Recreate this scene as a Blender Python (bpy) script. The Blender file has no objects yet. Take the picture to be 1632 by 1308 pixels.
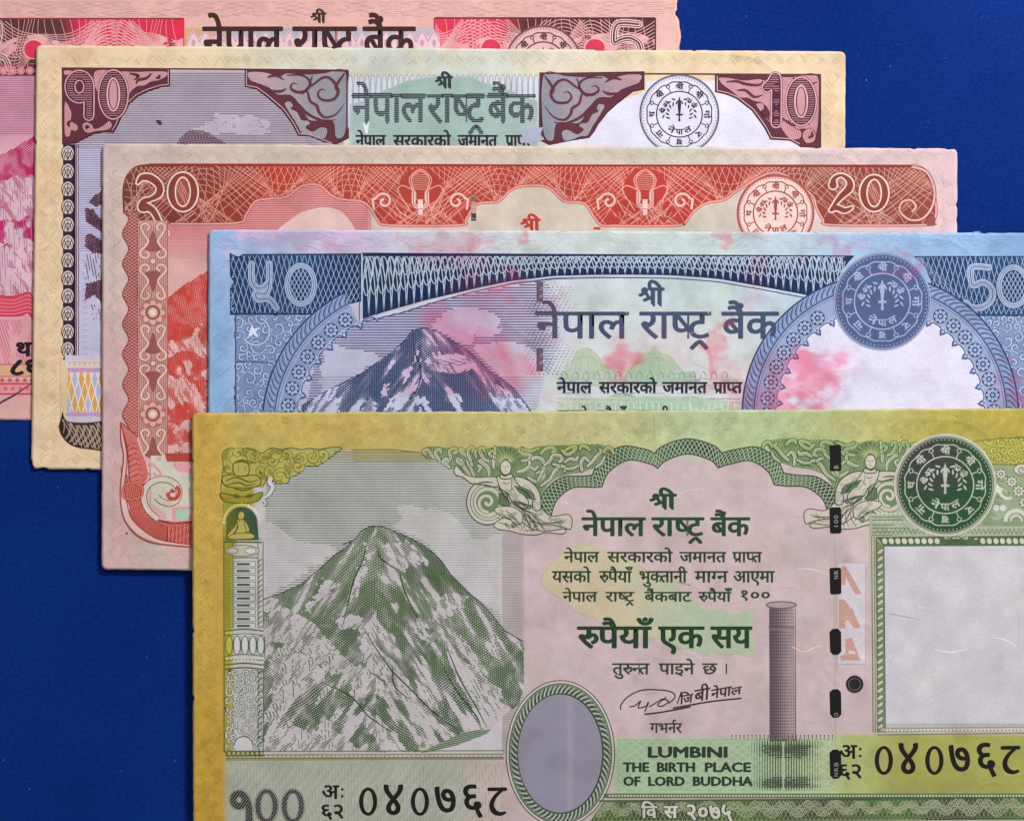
import bpy, math, random
import numpy as np
from mathutils.geometry import tessellate_polygon
from mathutils import Vector
random.seed(7)
SC = bpy.context.scene
COL = SC.collection
PX = 1e-4                       # one tenth of a millimetre: unit in which the prints are laid out
CX, CY = 816.0, 654.0

# ---------------------------------------------------------------- camera, world, light, exposure
cam = bpy.data.cameras.new('camera')
cam.lens = 80; cam.sensor_width = 36; cam.clip_start = 0.01; cam.clip_end = 50
cam_o = bpy.data.objects.new('camera', cam)
cam_o.location = (0, 0, 0.1632 * 80 / 36 + 0.0008)
COL.objects.link(cam_o); SC.camera = cam_o

w = bpy.data.worlds.new('World'); SC.world = w; w.use_nodes = True
w.node_tree.nodes['Background'].inputs[0].default_value = (1.0, 0.98, 0.99, 1)
w.node_tree.nodes['Background'].inputs[1].default_value = 0.30
def lamp(name, loc, size, energy, col, aim):
    l = bpy.data.lights.new(name, 'AREA'); l.shape = 'RECTANGLE'; l.size = size[0]; l.size_y = size[1]
    l.energy = energy; l.color = col
    o = bpy.data.objects.new(name, l); o.location = loc
    o.rotation_euler = (Vector(aim) - Vector(loc)).to_track_quat('-Z', 'Y').to_euler()
    COL.objects.link(o); return o
lamp('area_lamp', (0.29, 0.41, 0.33), (0.17, 0.12), 4.75, (1.0, 0.985, 0.98), (0.0, 0.02, 0))  # soft area lamp at upper right, placed by the banknotes' edge shadows
SC.view_settings.view_transform = 'Standard'; SC.view_settings.look = 'None'
SC.view_settings.exposure = 0; SC.view_settings.gamma = 1

# ---------------------------------------------------------------- small numeric helpers
def lin(c):
    c = np.asarray(c, float) / 255.0
    c = np.clip(c + 0.07 * ((c * (0.3, 0.55, 0.15)).sum(-1, keepdims=True) - c), 0, 1)     # aged, slightly faded inks
    return np.where(c <= 0.04045, c / 12.92, ((c + 0.055) / 1.055) ** 2.4)
def _hash(ix, iy, s):
    n = (ix * 374761393 + iy * 668265263 + s * 1442695041) & 0x7fffffff
    n = ((n ^ (n >> 13)) * 1274126177) & 0x7fffffff
    return ((n ^ (n >> 16)) & 0xffff) / 65535.0
def vnoise(x, y, s=0):
    x = np.asarray(x, float); y = np.asarray(y, float)
    ix = np.floor(x).astype(np.int64); iy = np.floor(y).astype(np.int64)
    fx = x - ix; fy = y - iy; fx = fx * fx * (3 - 2 * fx); fy = fy * fy * (3 - 2 * fy)
    a = _hash(ix, iy, s); b = _hash(ix + 1, iy, s); c = _hash(ix, iy + 1, s); d = _hash(ix + 1, iy + 1, s)
    return (a + (b - a) * fx) * (1 - fy) + (c + (d - c) * fx) * fy
def fbm(x, y, s=0, o=4):
    t = 0; a = 0.5; n = 0
    for k in range(o):
        t = t + a * vnoise(x * 2 ** k, y * 2 ** k, s + k * 17); n += a; a *= 0.5
    return t / n
def sstep(a, b, x):
    t = np.clip((x - a) / (b - a), 0, 1); return t * t * (3 - 2 * t)
def mix(a, b, t):
    t = np.asarray(t)[..., None]; return np.asarray(a, float) * (1 - t) + np.asarray(b, float) * t
def inside(loops, x, y):
    x = np.asarray(x, float); y = np.asarray(y, float); r = np.zeros(x.shape, bool)
    for L in loops:
        L = np.asarray(L, float); n = len(L)
        for i in range(n):
            x1, y1 = L[i]; x2, y2 = L[(i + 1) % n]
            if y1 == y2: continue
            c = ((y1 > y) != (y2 > y)) & (x < (x2 - x1) * (y - y1) / (y2 - y1) + x1)
            r ^= c
    return r
def smooth(P, closed=False, n=6):
    P = np.asarray(P, float); m = len(P)
    if m < 3: return P
    out = []
    rng = range(m) if closed else range(m - 1)
    for i in rng:
        if closed: p0, p1, p2, p3 = P[(i - 1) % m], P[i], P[(i + 1) % m], P[(i + 2) % m]
        else: p0, p1, p2, p3 = P[max(i - 1, 0)], P[i], P[i + 1], P[min(i + 2, m - 1)]
        for k in range(n):
            t = k / n
            out.append(0.5 * ((2 * p1) + (-p0 + p2) * t + (2 * p0 - 5 * p1 + 4 * p2 - p3) * t * t + (-p0 + 3 * p1 - 3 * p2 + p3) * t ** 3))
    if not closed: out.append(P[-1])
    return np.array(out)
OFF = dict(A=(0, 0), B=(540, 0), C=(1072, 0), D=(0, 340), E=(540, 340), F=(1072, 340), G=(0, 640), H=(540, 640), I=(1072, 640),
           J=(0, 948), K=(540, 948), L=(1072, 948))
def T(s):
    """traced outline: 'A x,y x,y B x,y' in three-times enlarged tiles of the layout sheet"""
    o = (0, 0); out = []; z = 2.914
    for t in s.split():
        if t in OFF: o = OFF[t]
        elif t == 'P': o = None
        else:
            a, b = map(float, t.split(','))
            out.append((a, b) if o is None else (o[0] + a / z, o[1] + b / z))
    return np.array(out)
def arc(cx, cy, rx, a0, a1, n=24, ry=None):
    t = np.radians(np.linspace(a0, a1, n)); return np.stack([cx + rx * np.cos(t), cy + (ry or rx) * np.sin(t)], 1)
def ellipse(cx, cy, rx, ry=None, n=40):
    t = np.linspace(0, 2 * np.pi, n, endpoint=False); return np.stack([cx + rx * np.cos(t), cy + (ry or rx) * np.sin(t)], 1)
def spiral(cx, cy, r, turns=1.5, a0=0, d=1, r0=0.12, n=30):
    t = np.linspace(0, 1, n); a = math.radians(a0) + d * t * turns * 2 * np.pi; rr = r * (r0 + (1 - r0) * (1 - t) ** 1.1)
    return np.stack([cx + rr * np.cos(a), cy + rr * np.sin(a)], 1)
def circ3(a, b, c):
    (x1, y1), (x2, y2), (x3, y3) = a, b, c
    d = 2 * (x1 * (y2 - y3) + x2 * (y3 - y1) + x3 * (y1 - y2))
    ux = ((x1 * x1 + y1 * y1) * (y2 - y3) + (x2 * x2 + y2 * y2) * (y3 - y1) + (x3 * x3 + y3 * y3) * (y1 - y2)) / d
    uy = ((x1 * x1 + y1 * y1) * (x3 - x2) + (x2 * x2 + y2 * y2) * (x1 - x3) + (x3 * x3 + y3 * y3) * (x2 - x1)) / d
    return ux, uy, math.hypot(x1 - ux, y1 - uy)
def rect(x0, y0, x1, y1): return np.array([(x0, y0), (x1, y0), (x1, y1), (x0, y1)], float)
def grad(*st):
    """colour running along x through the given stops"""
    xs = [s[0] for s in st]; cs = np.array([s[1] for s in st], float)
    return lambda x, y: np.stack([np.interp(x, xs, cs[:, k]) for k in range(3)], -1)

# ---------------------------------------------------------------- materials
def new_mat(name):
    m = bpy.data.materials.new(name); m.use_nodes = True
    nt = m.node_tree; b = nt.nodes['Principled BSDF']; return m, nt, b
def N(nt, t, **kw):
    n = nt.nodes.new(t)
    for k, v in kw.items(): setattr(n, k, v)
    return n
def relief(nt, b, fine=0.5, crease=0.5):
    """paper relief shared by sheet and print: fibres, soft waves, thin handling creases"""
    tc = N(nt, 'ShaderNodeTexCoord'); L = nt.links
    def noise(scale, det, vec=None, dist=0.0):
        n = N(nt, 'ShaderNodeTexNoise'); n.inputs['Scale'].default_value = scale; n.inputs['Detail'].default_value = det
        n.inputs['Distortion'].default_value = dist; L.new(vec or tc.outputs['Object'], n.inputs['Vector']); return n.outputs['Fac']
    def math_(op, a, bb=None):
        n = N(nt, 'ShaderNodeMath', operation=op)
        for i, v in enumerate((a, bb)):
            if v is None: continue
            if isinstance(v, (int, float)): n.inputs[i].default_value = v
            else: L.new(v, n.inputs[i])
        return n.outputs[0]
    oi = N(nt, 'ShaderNodeObjectInfo')
    fib = noise(4200, 3); mid = noise(420, 3); wav = noise(28, 2)
    # creases: thin ridges where a warped noise passes its middle value
    c1 = math_('ABSOLUTE', math_('SUBTRACT', noise(62, 2, None, 0.6), 0.5))
    c1 = math_('SUBTRACT', 1.0, math_('MINIMUM', math_('MULTIPLY', c1, 26.0), 1.0))
    msk = math_('MAXIMUM', math_('SUBTRACT', noise(45, 1), 0.50), 0.0)
    c1 = math_('MULTIPLY', math_('MULTIPLY', c1, msk), 16.0 * crease)
    def vor(scale, st=(1, 1, 1)):
        mp = N(nt, 'ShaderNodeMapping'); mp.inputs['Scale'].default_value = st
        wn = N(nt, 'ShaderNodeTexNoise'); wn.inputs['Scale'].default_value = 90; wn.inputs['Detail'].default_value = 2; L.new(tc.outputs['Object'], wn.inputs['Vector'])
        wm = N(nt, 'ShaderNodeVectorMath', operation='SCALE'); wm.inputs['Scale'].default_value = 0.006; L.new(wn.outputs['Color'], wm.inputs[0])
        wa = N(nt, 'ShaderNodeVectorMath', operation='ADD'); L.new(tc.outputs['Object'], wa.inputs[0]); L.new(wm.outputs[0], wa.inputs[1]); L.new(wa.outputs[0], mp.inputs['Vector'])
        v = N(nt, 'ShaderNodeTexVoronoi', feature='DISTANCE_TO_EDGE'); v.inputs['Scale'].default_value = scale; L.new(mp.outputs[0], v.inputs['Vector']); return v.outputs['Distance']
    crum = math_('MINIMUM', vor(75), 0.10); fold = math_('MINIMUM', vor(30, (1.0, 0.12, 1)), 0.05)
    c1 = math_('ADD', c1, math_('ADD', math_('MULTIPLY', crum, 5.0 * crease), math_('MULTIPLY', fold, 14.0 * crease)))
    h = math_('ADD', math_('MULTIPLY', fib, 0.16 * fine), math_('ADD', math_('MULTIPLY', mid, 0.9 * fine), math_('ADD', math_('MULTIPLY', wav, 2.0), math_('MULTIPLY', c1, 0.55))))
    bp = N(nt, 'ShaderNodeBump'); bp.inputs['Strength'].default_value = 0.55; bp.inputs['Distance'].default_value = 0.00012
    L.new(h, bp.inputs['Height']); L.new(bp.outputs['Normal'], b.inputs['Normal'])
    return tc, noise, math_, fib, mid
def print_mat(name, rough, spec, var, metallic=0.0):
    m, nt, b = new_mat(name); L = nt.links
    tc, noise, math_, fib, mid = relief(nt, b)
    at = N(nt, 'ShaderNodeAttribute'); at.attribute_name = 'Col'
    mr = N(nt, 'ShaderNodeMapRange'); mr.inputs['From Min'].default_value = 0.25; mr.inputs['From Max'].default_value = 0.75
    mr.inputs['To Min'].default_value = 1 - var; mr.inputs['To Max'].default_value = 1 + var
    v = math_('ADD', math_('MULTIPLY', noise(2600, 2), 0.45), math_('MULTIPLY', noise(260, 5), 0.55)); L.new(v, mr.inputs['Value'])
    vm = N(nt, 'ShaderNodeVectorMath', operation='SCALE'); L.new(at.outputs['Color'], vm.inputs[0]); L.new(mr.outputs[0], vm.inputs['Scale'])
    # soiling: a faint brownish film gathered in patches by handling
    sr = N(nt, 'ShaderNodeMapRange'); sr.inputs['From Min'].default_value = 0.48; sr.inputs['From Max'].default_value = 0.78; sr.inputs['To Max'].default_value = 0.30
    L.new(noise(120, 6, None, 0.4), sr.inputs['Value'])
    sx = N(nt, 'ShaderNodeMix', data_type='RGBA', blend_type='MULTIPLY'); L.new(sr.outputs[0], sx.inputs[0]); L.new(vm.outputs[0], sx.inputs[6]); sx.inputs[7].default_value = (0.80, 0.70, 0.60, 1)
    L.new(sx.outputs[2], b.inputs['Base Color'])
    b.inputs['Roughness'].default_value = rough; b.inputs['Specular IOR Level'].default_value = spec; b.inputs['Metallic'].default_value = metallic
    return m
M_PAPER = print_mat('banknote_paper', 0.68, 0.22, 0.12)
M_INK = print_mat('printing_ink', 0.6, 0.22, 0.17)
M_FOIL = print_mat('metallic_ink', 0.42, 0.5, 0.05, 0.12)
def blue_mat():
    m, nt, b = new_mat('deep_blue_card'); L = nt.links
    tc = N(nt, 'ShaderNodeTexCoord')
    def noise(scale, det, st=(1, 1, 1)):
        mp = N(nt, 'ShaderNodeMapping'); mp.inputs['Scale'].default_value = st; L.new(tc.outputs['Object'], mp.inputs['Vector'])
        n = N(nt, 'ShaderNodeTexNoise'); n.inputs['Scale'].default_value = scale; n.inputs['Detail'].default_value = det
        L.new(mp.outputs[0], n.inputs['Vector']); return n.outputs['Fac']
    cr = N(nt, 'ShaderNodeValToRGB'); L.new(noise(24, 5), cr.inputs[0])
    cr.color_ramp.elements[0].position = 0.25; cr.color_ramp.elements[1].position = 0.72
    cr.color_ramp.elements[0].color = (0.0022, 0.0190, 0.152, 1); cr.color_ramp.elements[1].color = (0.0052, 0.0315, 0.222, 1)
    gr = N(nt, 'ShaderNodeValToRGB'); L.new(noise(1900, 3, (0.8, 1, 1)), gr.inputs[0])
    gr.color_ramp.elements[0].position = 0.25; gr.color_ramp.elements[1].position = 0.78
    gr.color_ramp.elements[0].color = (0.74, 0.74, 0.78, 1); gr.color_ramp.elements[1].color = (1.32, 1.26, 1.18, 1)
    mx = N(nt, 'ShaderNodeMix', data_type='RGBA', blend_type='MULTIPLY'); mx.inputs[0].default_value = 1
    L.new(cr.outputs[0], mx.inputs[6]); L.new(gr.outputs[0], mx.inputs[7]); L.new(mx.outputs[2], b.inputs['Base Color'])
    b.inputs['Roughness'].default_value = 0.8; b.inputs['Specular IOR Level'].default_value = 0.03
    bp = N(nt, 'ShaderNodeBump'); bp.inputs['Strength'].default_value = 0.35; bp.inputs['Distance'].default_value = 0.00008
    L.new(noise(2600, 3, (0.5, 1, 1)), bp.inputs['Height']); L.new(bp.outputs[0], b.inputs['Normal'])
    return m
M_BLUE = blue_mat()

def mesh_obj(name, V, Q, Tr, C, mat, parent=None):
    """V (n,3) metres, Q (m,4), Tr (k,3), C (n,3) sRGB 0-255 or None"""
    me = bpy.data.meshes.new(name); nq, nt_ = len(Q), len(Tr)
    me.vertices.add(len(V)); me.vertices.foreach_set('co', np.ascontiguousarray(V, np.float32).ravel())
    idx = np.concatenate([np.asarray(Q, np.int32).ravel(), np.asarray(Tr, np.int32).ravel()]) if nq or nt_ else np.zeros(0, np.int32)
    me.loops.add(len(idx)); me.loops.foreach_set('vertex_index', idx)
    me.polygons.add(nq + nt_)
    st = np.concatenate([np.arange(nq) * 4, nq * 4 + np.arange(nt_) * 3]).astype(np.int32)
    me.polygons.foreach_set('loop_start', st)
    me.update(calc_edges=True)
    if C is not None:
        a = me.color_attributes.new('Col', 'FLOAT_COLOR', 'POINT')
        c = np.ones((len(V), 4), np.float32); c[:, :3] = lin(np.clip(C, 0, 255)); a.data.foreach_set('color', c.ravel())
    me.materials.append(mat)
    o = bpy.data.objects.new(name, me); COL.objects.link(o)
    if parent: o.parent = parent
    return o

# ---------------------------------------------------------------- the print: parts collected as thin ink sheets
class Part:
    def __init__(s, note, name, mat=None, label=None, parent=None):
        s.note = note; s.name = name; s.mat = mat or M_INK; s.label = label; s.up = parent
        s.loose = False; s.V = []; s.Z = []; s.C = []; s.Q = []; s.T = []; s.n = 0
    def _add(s, P, col, Q=None, Tr=None, extra=None, mark=None):
        P = np.asarray(P, float)
        if len(P) == 0: return
        # every piece of print lies just above whatever it overlaps: a coarse height map keeps the stack thin
        H = s.note.hmap; mk = P if mark is None else mark
        ci = np.clip(((mk[:, 0] + 320) / 6).astype(int), 0, H.shape[0] - 1); cj = np.clip(((mk[:, 1] + 40) / 6).astype(int), 0, H.shape[1] - 1)
        z = H[ci, cj].max() + 1.0
        if s.loose: z = 1 + random.random() * 8
        else: H[ci, cj] = z + (0 if extra is None else np.max(extra))
        if extra is not None: z = z + extra
        c = col(P[:, 0], P[:, 1]) if callable(col) else np.tile(np.asarray(col, float), (len(P), 1))
        if s.note.stain: c = s.note.stain(P[:, 0], P[:, 1], c)
        s.V.append(P); s.Z.append(np.full(len(P), z, float) if np.ndim(z) == 0 else np.asarray(z, float)); s.C.append(c)
        if Q is not None and len(Q): s.Q.append(np.asarray(Q) + s.n)
        if Tr is not None and len(Tr): s.T.append(np.asarray(Tr) + s.n)
        s.n += len(P)
    def poly(s, loops, col, sub=0):
        if not isinstance(loops, list) or np.ndim(loops[0]) == 1: loops = [loops]
        loops = [np.asarray(l, float) for l in loops if len(l) > 2]
        if not loops: return
        P = np.concatenate(loops)
        tr = tessellate_polygon([[Vector((p[0], p[1], 0)) for p in l] for l in loops])
        tr = np.array(tr, int).reshape(-1, 3)
        if sub and len(tr):
            for _ in range(14):
                a, b, c = P[tr[:, 0]], P[tr[:, 1]], P[tr[:, 2]]
                e = np.stack([np.hypot(*(a - b).T), np.hypot(*(b - c).T), np.hypot(*(c - a).T)], 1)
                k = e.argmax(1); big = e.max(1) > sub
                if not big.any(): break
                keep = tr[~big]; t = tr[big]; k = k[big]
                r = np.arange(len(t)); i, j, l = t[r, k], t[r, (k + 1) % 3], t[r, (k + 2) % 3]
                m = len(P) + r; P = np.concatenate([P, (P[i] + P[j]) / 2])
                tr = np.concatenate([keep, np.stack([i, m, l], 1), np.stack([m, j, l], 1)])
        lo, hi = P.min(0), P.max(0); gx, gy = np.meshgrid(np.arange(lo[0], hi[0] + 6, 5), np.arange(lo[1], hi[1] + 6, 5))
        s._add(P, col, None, tr, mark=np.stack([gx.ravel(), gy.ravel()], 1))
    def ribbons(s, X, Y, hw, mask, col):
        """X, Y (K,M) curves; hw half width; mask (K,M) where inked"""
        dx = np.gradient(X, axis=1); dy = np.gradient(Y, axis=1); l = np.hypot(dx, dy) + 1e-9
        nx, ny = -dy / l, dx / l; hw = np.broadcast_to(hw, X.shape)
        A = np.stack([X + nx * hw, Y + ny * hw], -1); B = np.stack([X - nx * hw, Y - ny * hw], -1)
        K, M = X.shape; use = mask[:, 1:] & mask[:, :-1]
        ids = np.arange(K * M).reshape(K, M)
        i0 = ids[:, :-1][use]; i1 = ids[:, 1:][use]
        if len(i0) == 0: return
        P = np.concatenate([A.reshape(-1, 2), B.reshape(-1, 2)])
        Q = np.stack([i0, i1, i1 + K * M, i0 + K * M], 1)
        u, inv = np.unique(Q, return_inverse=True)
        s._add(P[u], col, inv.reshape(-1, 4), extra=((u % (K * M)) // M % 3) * 0.6)
    def line(s, P, w, col, closed=False, sm=0):
        P = np.asarray(P, float)
        if sm: P = smooth(P, closed, sm)
        keep = np.ones(len(P), bool); keep[1:] = np.hypot(*(P[1:] - P[:-1]).T) > 1e-4; P = P[keep]
        if len(P) < 2: return
        if closed:
            if np.hypot(*(P[0] - P[-1])) < 1e-3: P = P[:-1]
            d0 = P - np.roll(P, 1, 0); d1 = np.roll(P, -1, 0) - P
        else:
            d = P[1:] - P[:-1]; d0 = np.concatenate([d[:1], d]); d1 = np.concatenate([d, d[-1:]])
        d0 = d0 / (np.hypot(*d0.T)[:, None] + 1e-9); d1 = d1 / (np.hypot(*d1.T)[:, None] + 1e-9)
        t = d0 + d1; l = np.hypot(*t.T)[:, None]; t = np.where(l > 0.3, t / np.maximum(l, 1e-9), d1)
        n = np.stack([-t[:, 1], t[:, 0]], 1); cs = np.clip((n * np.stack([-d1[:, 1], d1[:, 0]], 1)).sum(1), 0.5, 1)
        h = (np.broadcast_to(w, len(P)) / 2 / cs)[:, None]
        m = len(P); V = np.concatenate([P + n * h, P - n * h]); i = np.arange(m if closed else m - 1); j = (i + 1) % m
        R_ = np.concatenate([P, P[:1]]) if closed else P; sl = np.hypot(*(R_[1:] - R_[:-1]).T); k = int(max(1, math.ceil(sl.max() / 5)))
        mk = np.concatenate([R_[:-1] + (R_[1:] - R_[:-1]) * f for f in np.linspace(0, 1, k + 1)]); hw = float(np.max(w)) / 2
        mk = np.concatenate([mk, V] + [mk + d_ for d_ in ((hw, 0), (-hw, 0), (0, hw), (0, -hw))])
        s._add(V, col, np.stack([i, j, j + m, i + m], 1), mark=mk)
    def fat(s, P, w, col, sm=8):
        """broad stroke with round joins; every piece sits a hair above the one before"""
        P = smooth(P, False, sm) if sm else np.asarray(P, float); w = np.broadcast_to(w, len(P)) / 2
        V = []; Q = []; Tt = []; E_ = []
        for i in range(len(P)):
            e = ellipse(P[i][0], P[i][1], w[i], n=14); n0 = len(V); V += list(e); Tt += [(n0, n0 + k, n0 + k + 1) for k in range(1, 13)]; E_ += [i * 1.0] * 14
            if i + 1 < len(P):
                d = P[i + 1] - P[i]; l = np.hypot(*d)
                if l < 1e-6: continue
                n_ = np.array([-d[1], d[0]]) / l; n0 = len(V); V += [P[i] + n_ * w[i], P[i + 1] + n_ * w[i + 1], P[i + 1] - n_ * w[i + 1], P[i] - n_ * w[i]]; Q.append((n0, n0 + 1, n0 + 2, n0 + 3)); E_ += [i + .5] * 4
        s._add(np.array(V), col, np.array(Q), np.array(Tt), extra=np.array(E_) * .6)
    def taper(s, P, w, col, sm=6):
        P = smooth(P, False, sm) if sm else np.asarray(P, float); t = np.linspace(0, 1, len(P))
        s.line(P, w * (0.15 + 0.85 * np.sin(np.pi * np.clip(t * 0.9 + 0.08, 0, 1))), col)
    def hatch(s, box, ang, sp, tone, col, wmax=1.0, step=2.0, disp=None, thr=0.1):
        x0, y0, x1, y1 = box; a = math.radians(ang); ca, sa = math.cos(a), math.sin(a)
        cx, cy = (x0 + x1) / 2, (y0 + y1) / 2; R = math.hypot(x1 - x0, y1 - y0) / 2
        U, Vv = np.meshgrid(np.arange(-R, R + step, step), np.arange(-R, R + sp, sp))
        X = cx + U * ca - Vv * sa; Y = cy + U * sa + Vv * ca
        if disp is not None:
            d = disp(X, Y); X = X - sa * d; Y = Y + ca * d
        ok = (X > x0) & (X < x1) & (Y > y0) & (Y < y1)
        t = np.where(ok, tone(X, Y), 0.0)
        s.ribbons(X, Y, 0.5 * sp * wmax * np.clip(t, 0.02, 1), t > thr, col)
    def build(s):
        if not s.V: return None
        P = np.concatenate(s.V); z = np.concatenate(s.Z); nt = s.note
        V = np.zeros((len(P), 3)); V[:, 0] = (P[:, 0] - nt.ox) * PX; V[:, 1] = -(P[:, 1] - nt.oy) * PX
        V[:, 2] = nt.zs(P[:, 0], P[:, 1]) + 1.0e-5 + z * 2.0e-7
        Q = np.concatenate(s.Q) if s.Q else np.zeros((0, 4), int); Tr = np.concatenate(s.T) if s.T else np.zeros((0, 3), int)
        # all faces look up
        def flip(F):
            if len(F) == 0: return F
            a, b, c = V[F[:, 0]], V[F[:, 1]], V[F[:, 2]]
            ar = (b[:, 0] - a[:, 0]) * (c[:, 1] - a[:, 1]) - (b[:, 1] - a[:, 1]) * (c[:, 0] - a[:, 0])
            F = F.copy(); F[ar < 0] = F[ar < 0][:, ::-1]; return F
        o = mesh_obj(s.name, V, flip(Q), flip(Tr), np.concatenate(s.C), s.mat, s.up.obj if s.up else nt.root)
        if s.label: o['label'] = s.label
        s.obj = o; return o

class Note:
    def __init__(s, label, quad, z, paper, stain=None, radius=8, tatter=None, drop=0.0):
        s.quad = np.array(quad, float); s.ox, s.oy = s.quad.mean(0); s.stain = stain; s.hmap = np.zeros((370, 240)); s.parts = []
        s.paper = paper; s.radius = radius; s.tatter = tatter; s.drop = drop
        s.root = bpy.data.objects.new('banknote', None); COL.objects.link(s.root)
        s.root.location = ((s.ox - CX) * PX, -(s.oy - CY) * PX, z)
        s.root['label'] = label; s.root['category'] = 'banknote'; s.root['group'] = 'banknotes fanned over each other on the blue card'
        s.sheet()
    def edge(s, x, y):
        """distance to the nearest side, in layout units"""
        d = np.full(np.shape(x), 1e9); q = s.quad
        for i in range(4):
            a, b = q[i], q[(i + 1) % 4]; e = b - a; l = np.hypot(*e)
            d = np.minimum(d, np.abs(((x - a[0]) * e[1] - (y - a[1]) * e[0]) / l))
        return d
    def zs(s, x, y):
        t = np.clip(1 - s.edge(x, y) / 26.0, 0, 1)
        return -(t ** 2) * s.drop + (t ** 2) * 0.000015 * (vnoise(x / 60, y / 60, 5) - 0.5)
    def part(s, name, mat=None, label=None, parent=None):
        p = Part(s, name, mat, label, parent); s.parts.append(p); return p
    def sheet(s, cell=4.0):
        q = s.quad; nx = int(np.hypot(*(q[1] - q[0])) / cell); ny = int(np.hypot(*(q[3] - q[0])) / cell)
        U, W = np.meshgrid(np.linspace(0, 1, nx), np.linspace(0, 1, ny))
        lw, lh = np.hypot(*(q[1] - q[0])), np.hypot(*(q[3] - q[0])); r = s.radius
        u = U * lw; v = W * lh
        cxn = np.clip(u, r, lw - r); cyn = np.clip(v, r, lh - r); du, dv = u - cxn, v - cyn
        d = np.maximum(np.abs(du), np.abs(dv)); e = np.hypot(du, dv) + 1e-9; f = np.where(d > 0, d / e, 0)   # square corner to round corner
        cor = (np.abs(du) > 0) & (np.abs(dv) > 0); u = np.where(cor, cxn + du * f, u); v = np.where(cor, cyn + dv * f, v)
        sgn = seed = int(s.ox)
        u = u + np.where(U < 1e-6, 1, 0) * (vnoise(v / 9, v * 0, seed) - 0.5) * 0.8 + np.where(U > 1 - 1e-6, 1, 0) * (vnoise(v / 9, v * 0, seed + 3) - 0.5) * 0.8
        v = v + np.where(W < 1e-6, 1, 0) * (vnoise(u / 11, u * 0, seed + 5) - 0.5) * 0.8 + np.where(W > 1 - 1e-6, 1, 0) * (vnoise(u / 11, u * 0, seed + 7) - 0.5) * 0.8
        a, b = u / lw, v / lh
        X = (q[0][0] * (1 - a) + q[1][0] * a) * (1 - b) + (q[3][0] * (1 - a) + q[2][0] * a) * b
        Y = (q[0][1] * (1 - a) + q[1][1] * a) * (1 - b) + (q[3][1] * (1 - a) + q[2][1] * a) * b
        X = X + np.where(U > 1 - 1e-6, -1, 0) * sstep(.86, 1, vnoise(Y / 13, Y * 0, seed + 21)) * 3.0 + np.where(U < 1e-6, 1, 0) * sstep(.86, 1, vnoise(Y / 15, Y * 0, seed + 22)) * 2.4
        Y = Y + np.where(W < 1e-6, 1, 0) * sstep(.88, 1, vnoise(X / 14, X * 0, seed + 23)) * 2.2 + np.where(W > 1 - 1e-6, -1, 0) * sstep(.86, 1, vnoise(X / 14, X * 0, seed + 24)) * 2.6
        if s.tatter: X, Y = s.tatter(X, Y)
        z = s.zs(X, Y)
        V = np.stack([(X - s.ox) * PX, -(Y - s.oy) * PX, z], -1).reshape(-1, 3)
        i = np.arange(nx * ny).reshape(ny, nx)
        Q = np.stack([i[:-1, :-1], i[1:, :-1], i[1:, 1:], i[:-1, 1:]], -1).reshape(-1, 4)
        ring = np.concatenate([i[0, :-1], i[:-1, -1], i[-1, :0:-1], i[:0:-1, 0]])
        Bv = V[ring].copy(); Bv[:, 2] -= 1.0e-4; n0 = len(V); m = len(ring)
        k = np.arange(m); Qs = np.stack([ring, ring[(k + 1) % m], n0 + (k + 1) % m, n0 + k], 1)
        mid = n0 + m; Vall = np.concatenate([V, Bv, [[0, 0, -1.0e-4]]]); Tb = np.stack([n0 + k, n0 + (k + 1) % m, np.full(m, mid)], 1)
        C = s.paper(X.ravel(), Y.ravel()); C = C * (1 + .07 * (fbm(X.ravel() / 9, Y.ravel() / 9, 90, 3) - .5) + .07 * (fbm(X.ravel() / 28, Y.ravel() / 28, 91, 3) - .5))[:, None]
        if s.stain: C = s.stain(X.ravel(), Y.ravel(), C)
        ed = s.edge(X.ravel(), Y.ravel())
        C = C * (1 - 0.08 * np.exp(-ed / 1.2) * vnoise(X.ravel() / 14, Y.ravel() / 14, 9))[:, None]     # handled, slightly grimy edges
        C = np.concatenate([C, C[ring] * 0.93, [[200, 190, 180]]])
        mesh_obj('paper', Vall, np.concatenate([Q, Qs]), Tb, C, M_PAPER, s.root)
    def finish(s):
        print('LAYERS', s.hmap.max(), s.hmap.mean())
        for p in s.parts: p.build()

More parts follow.
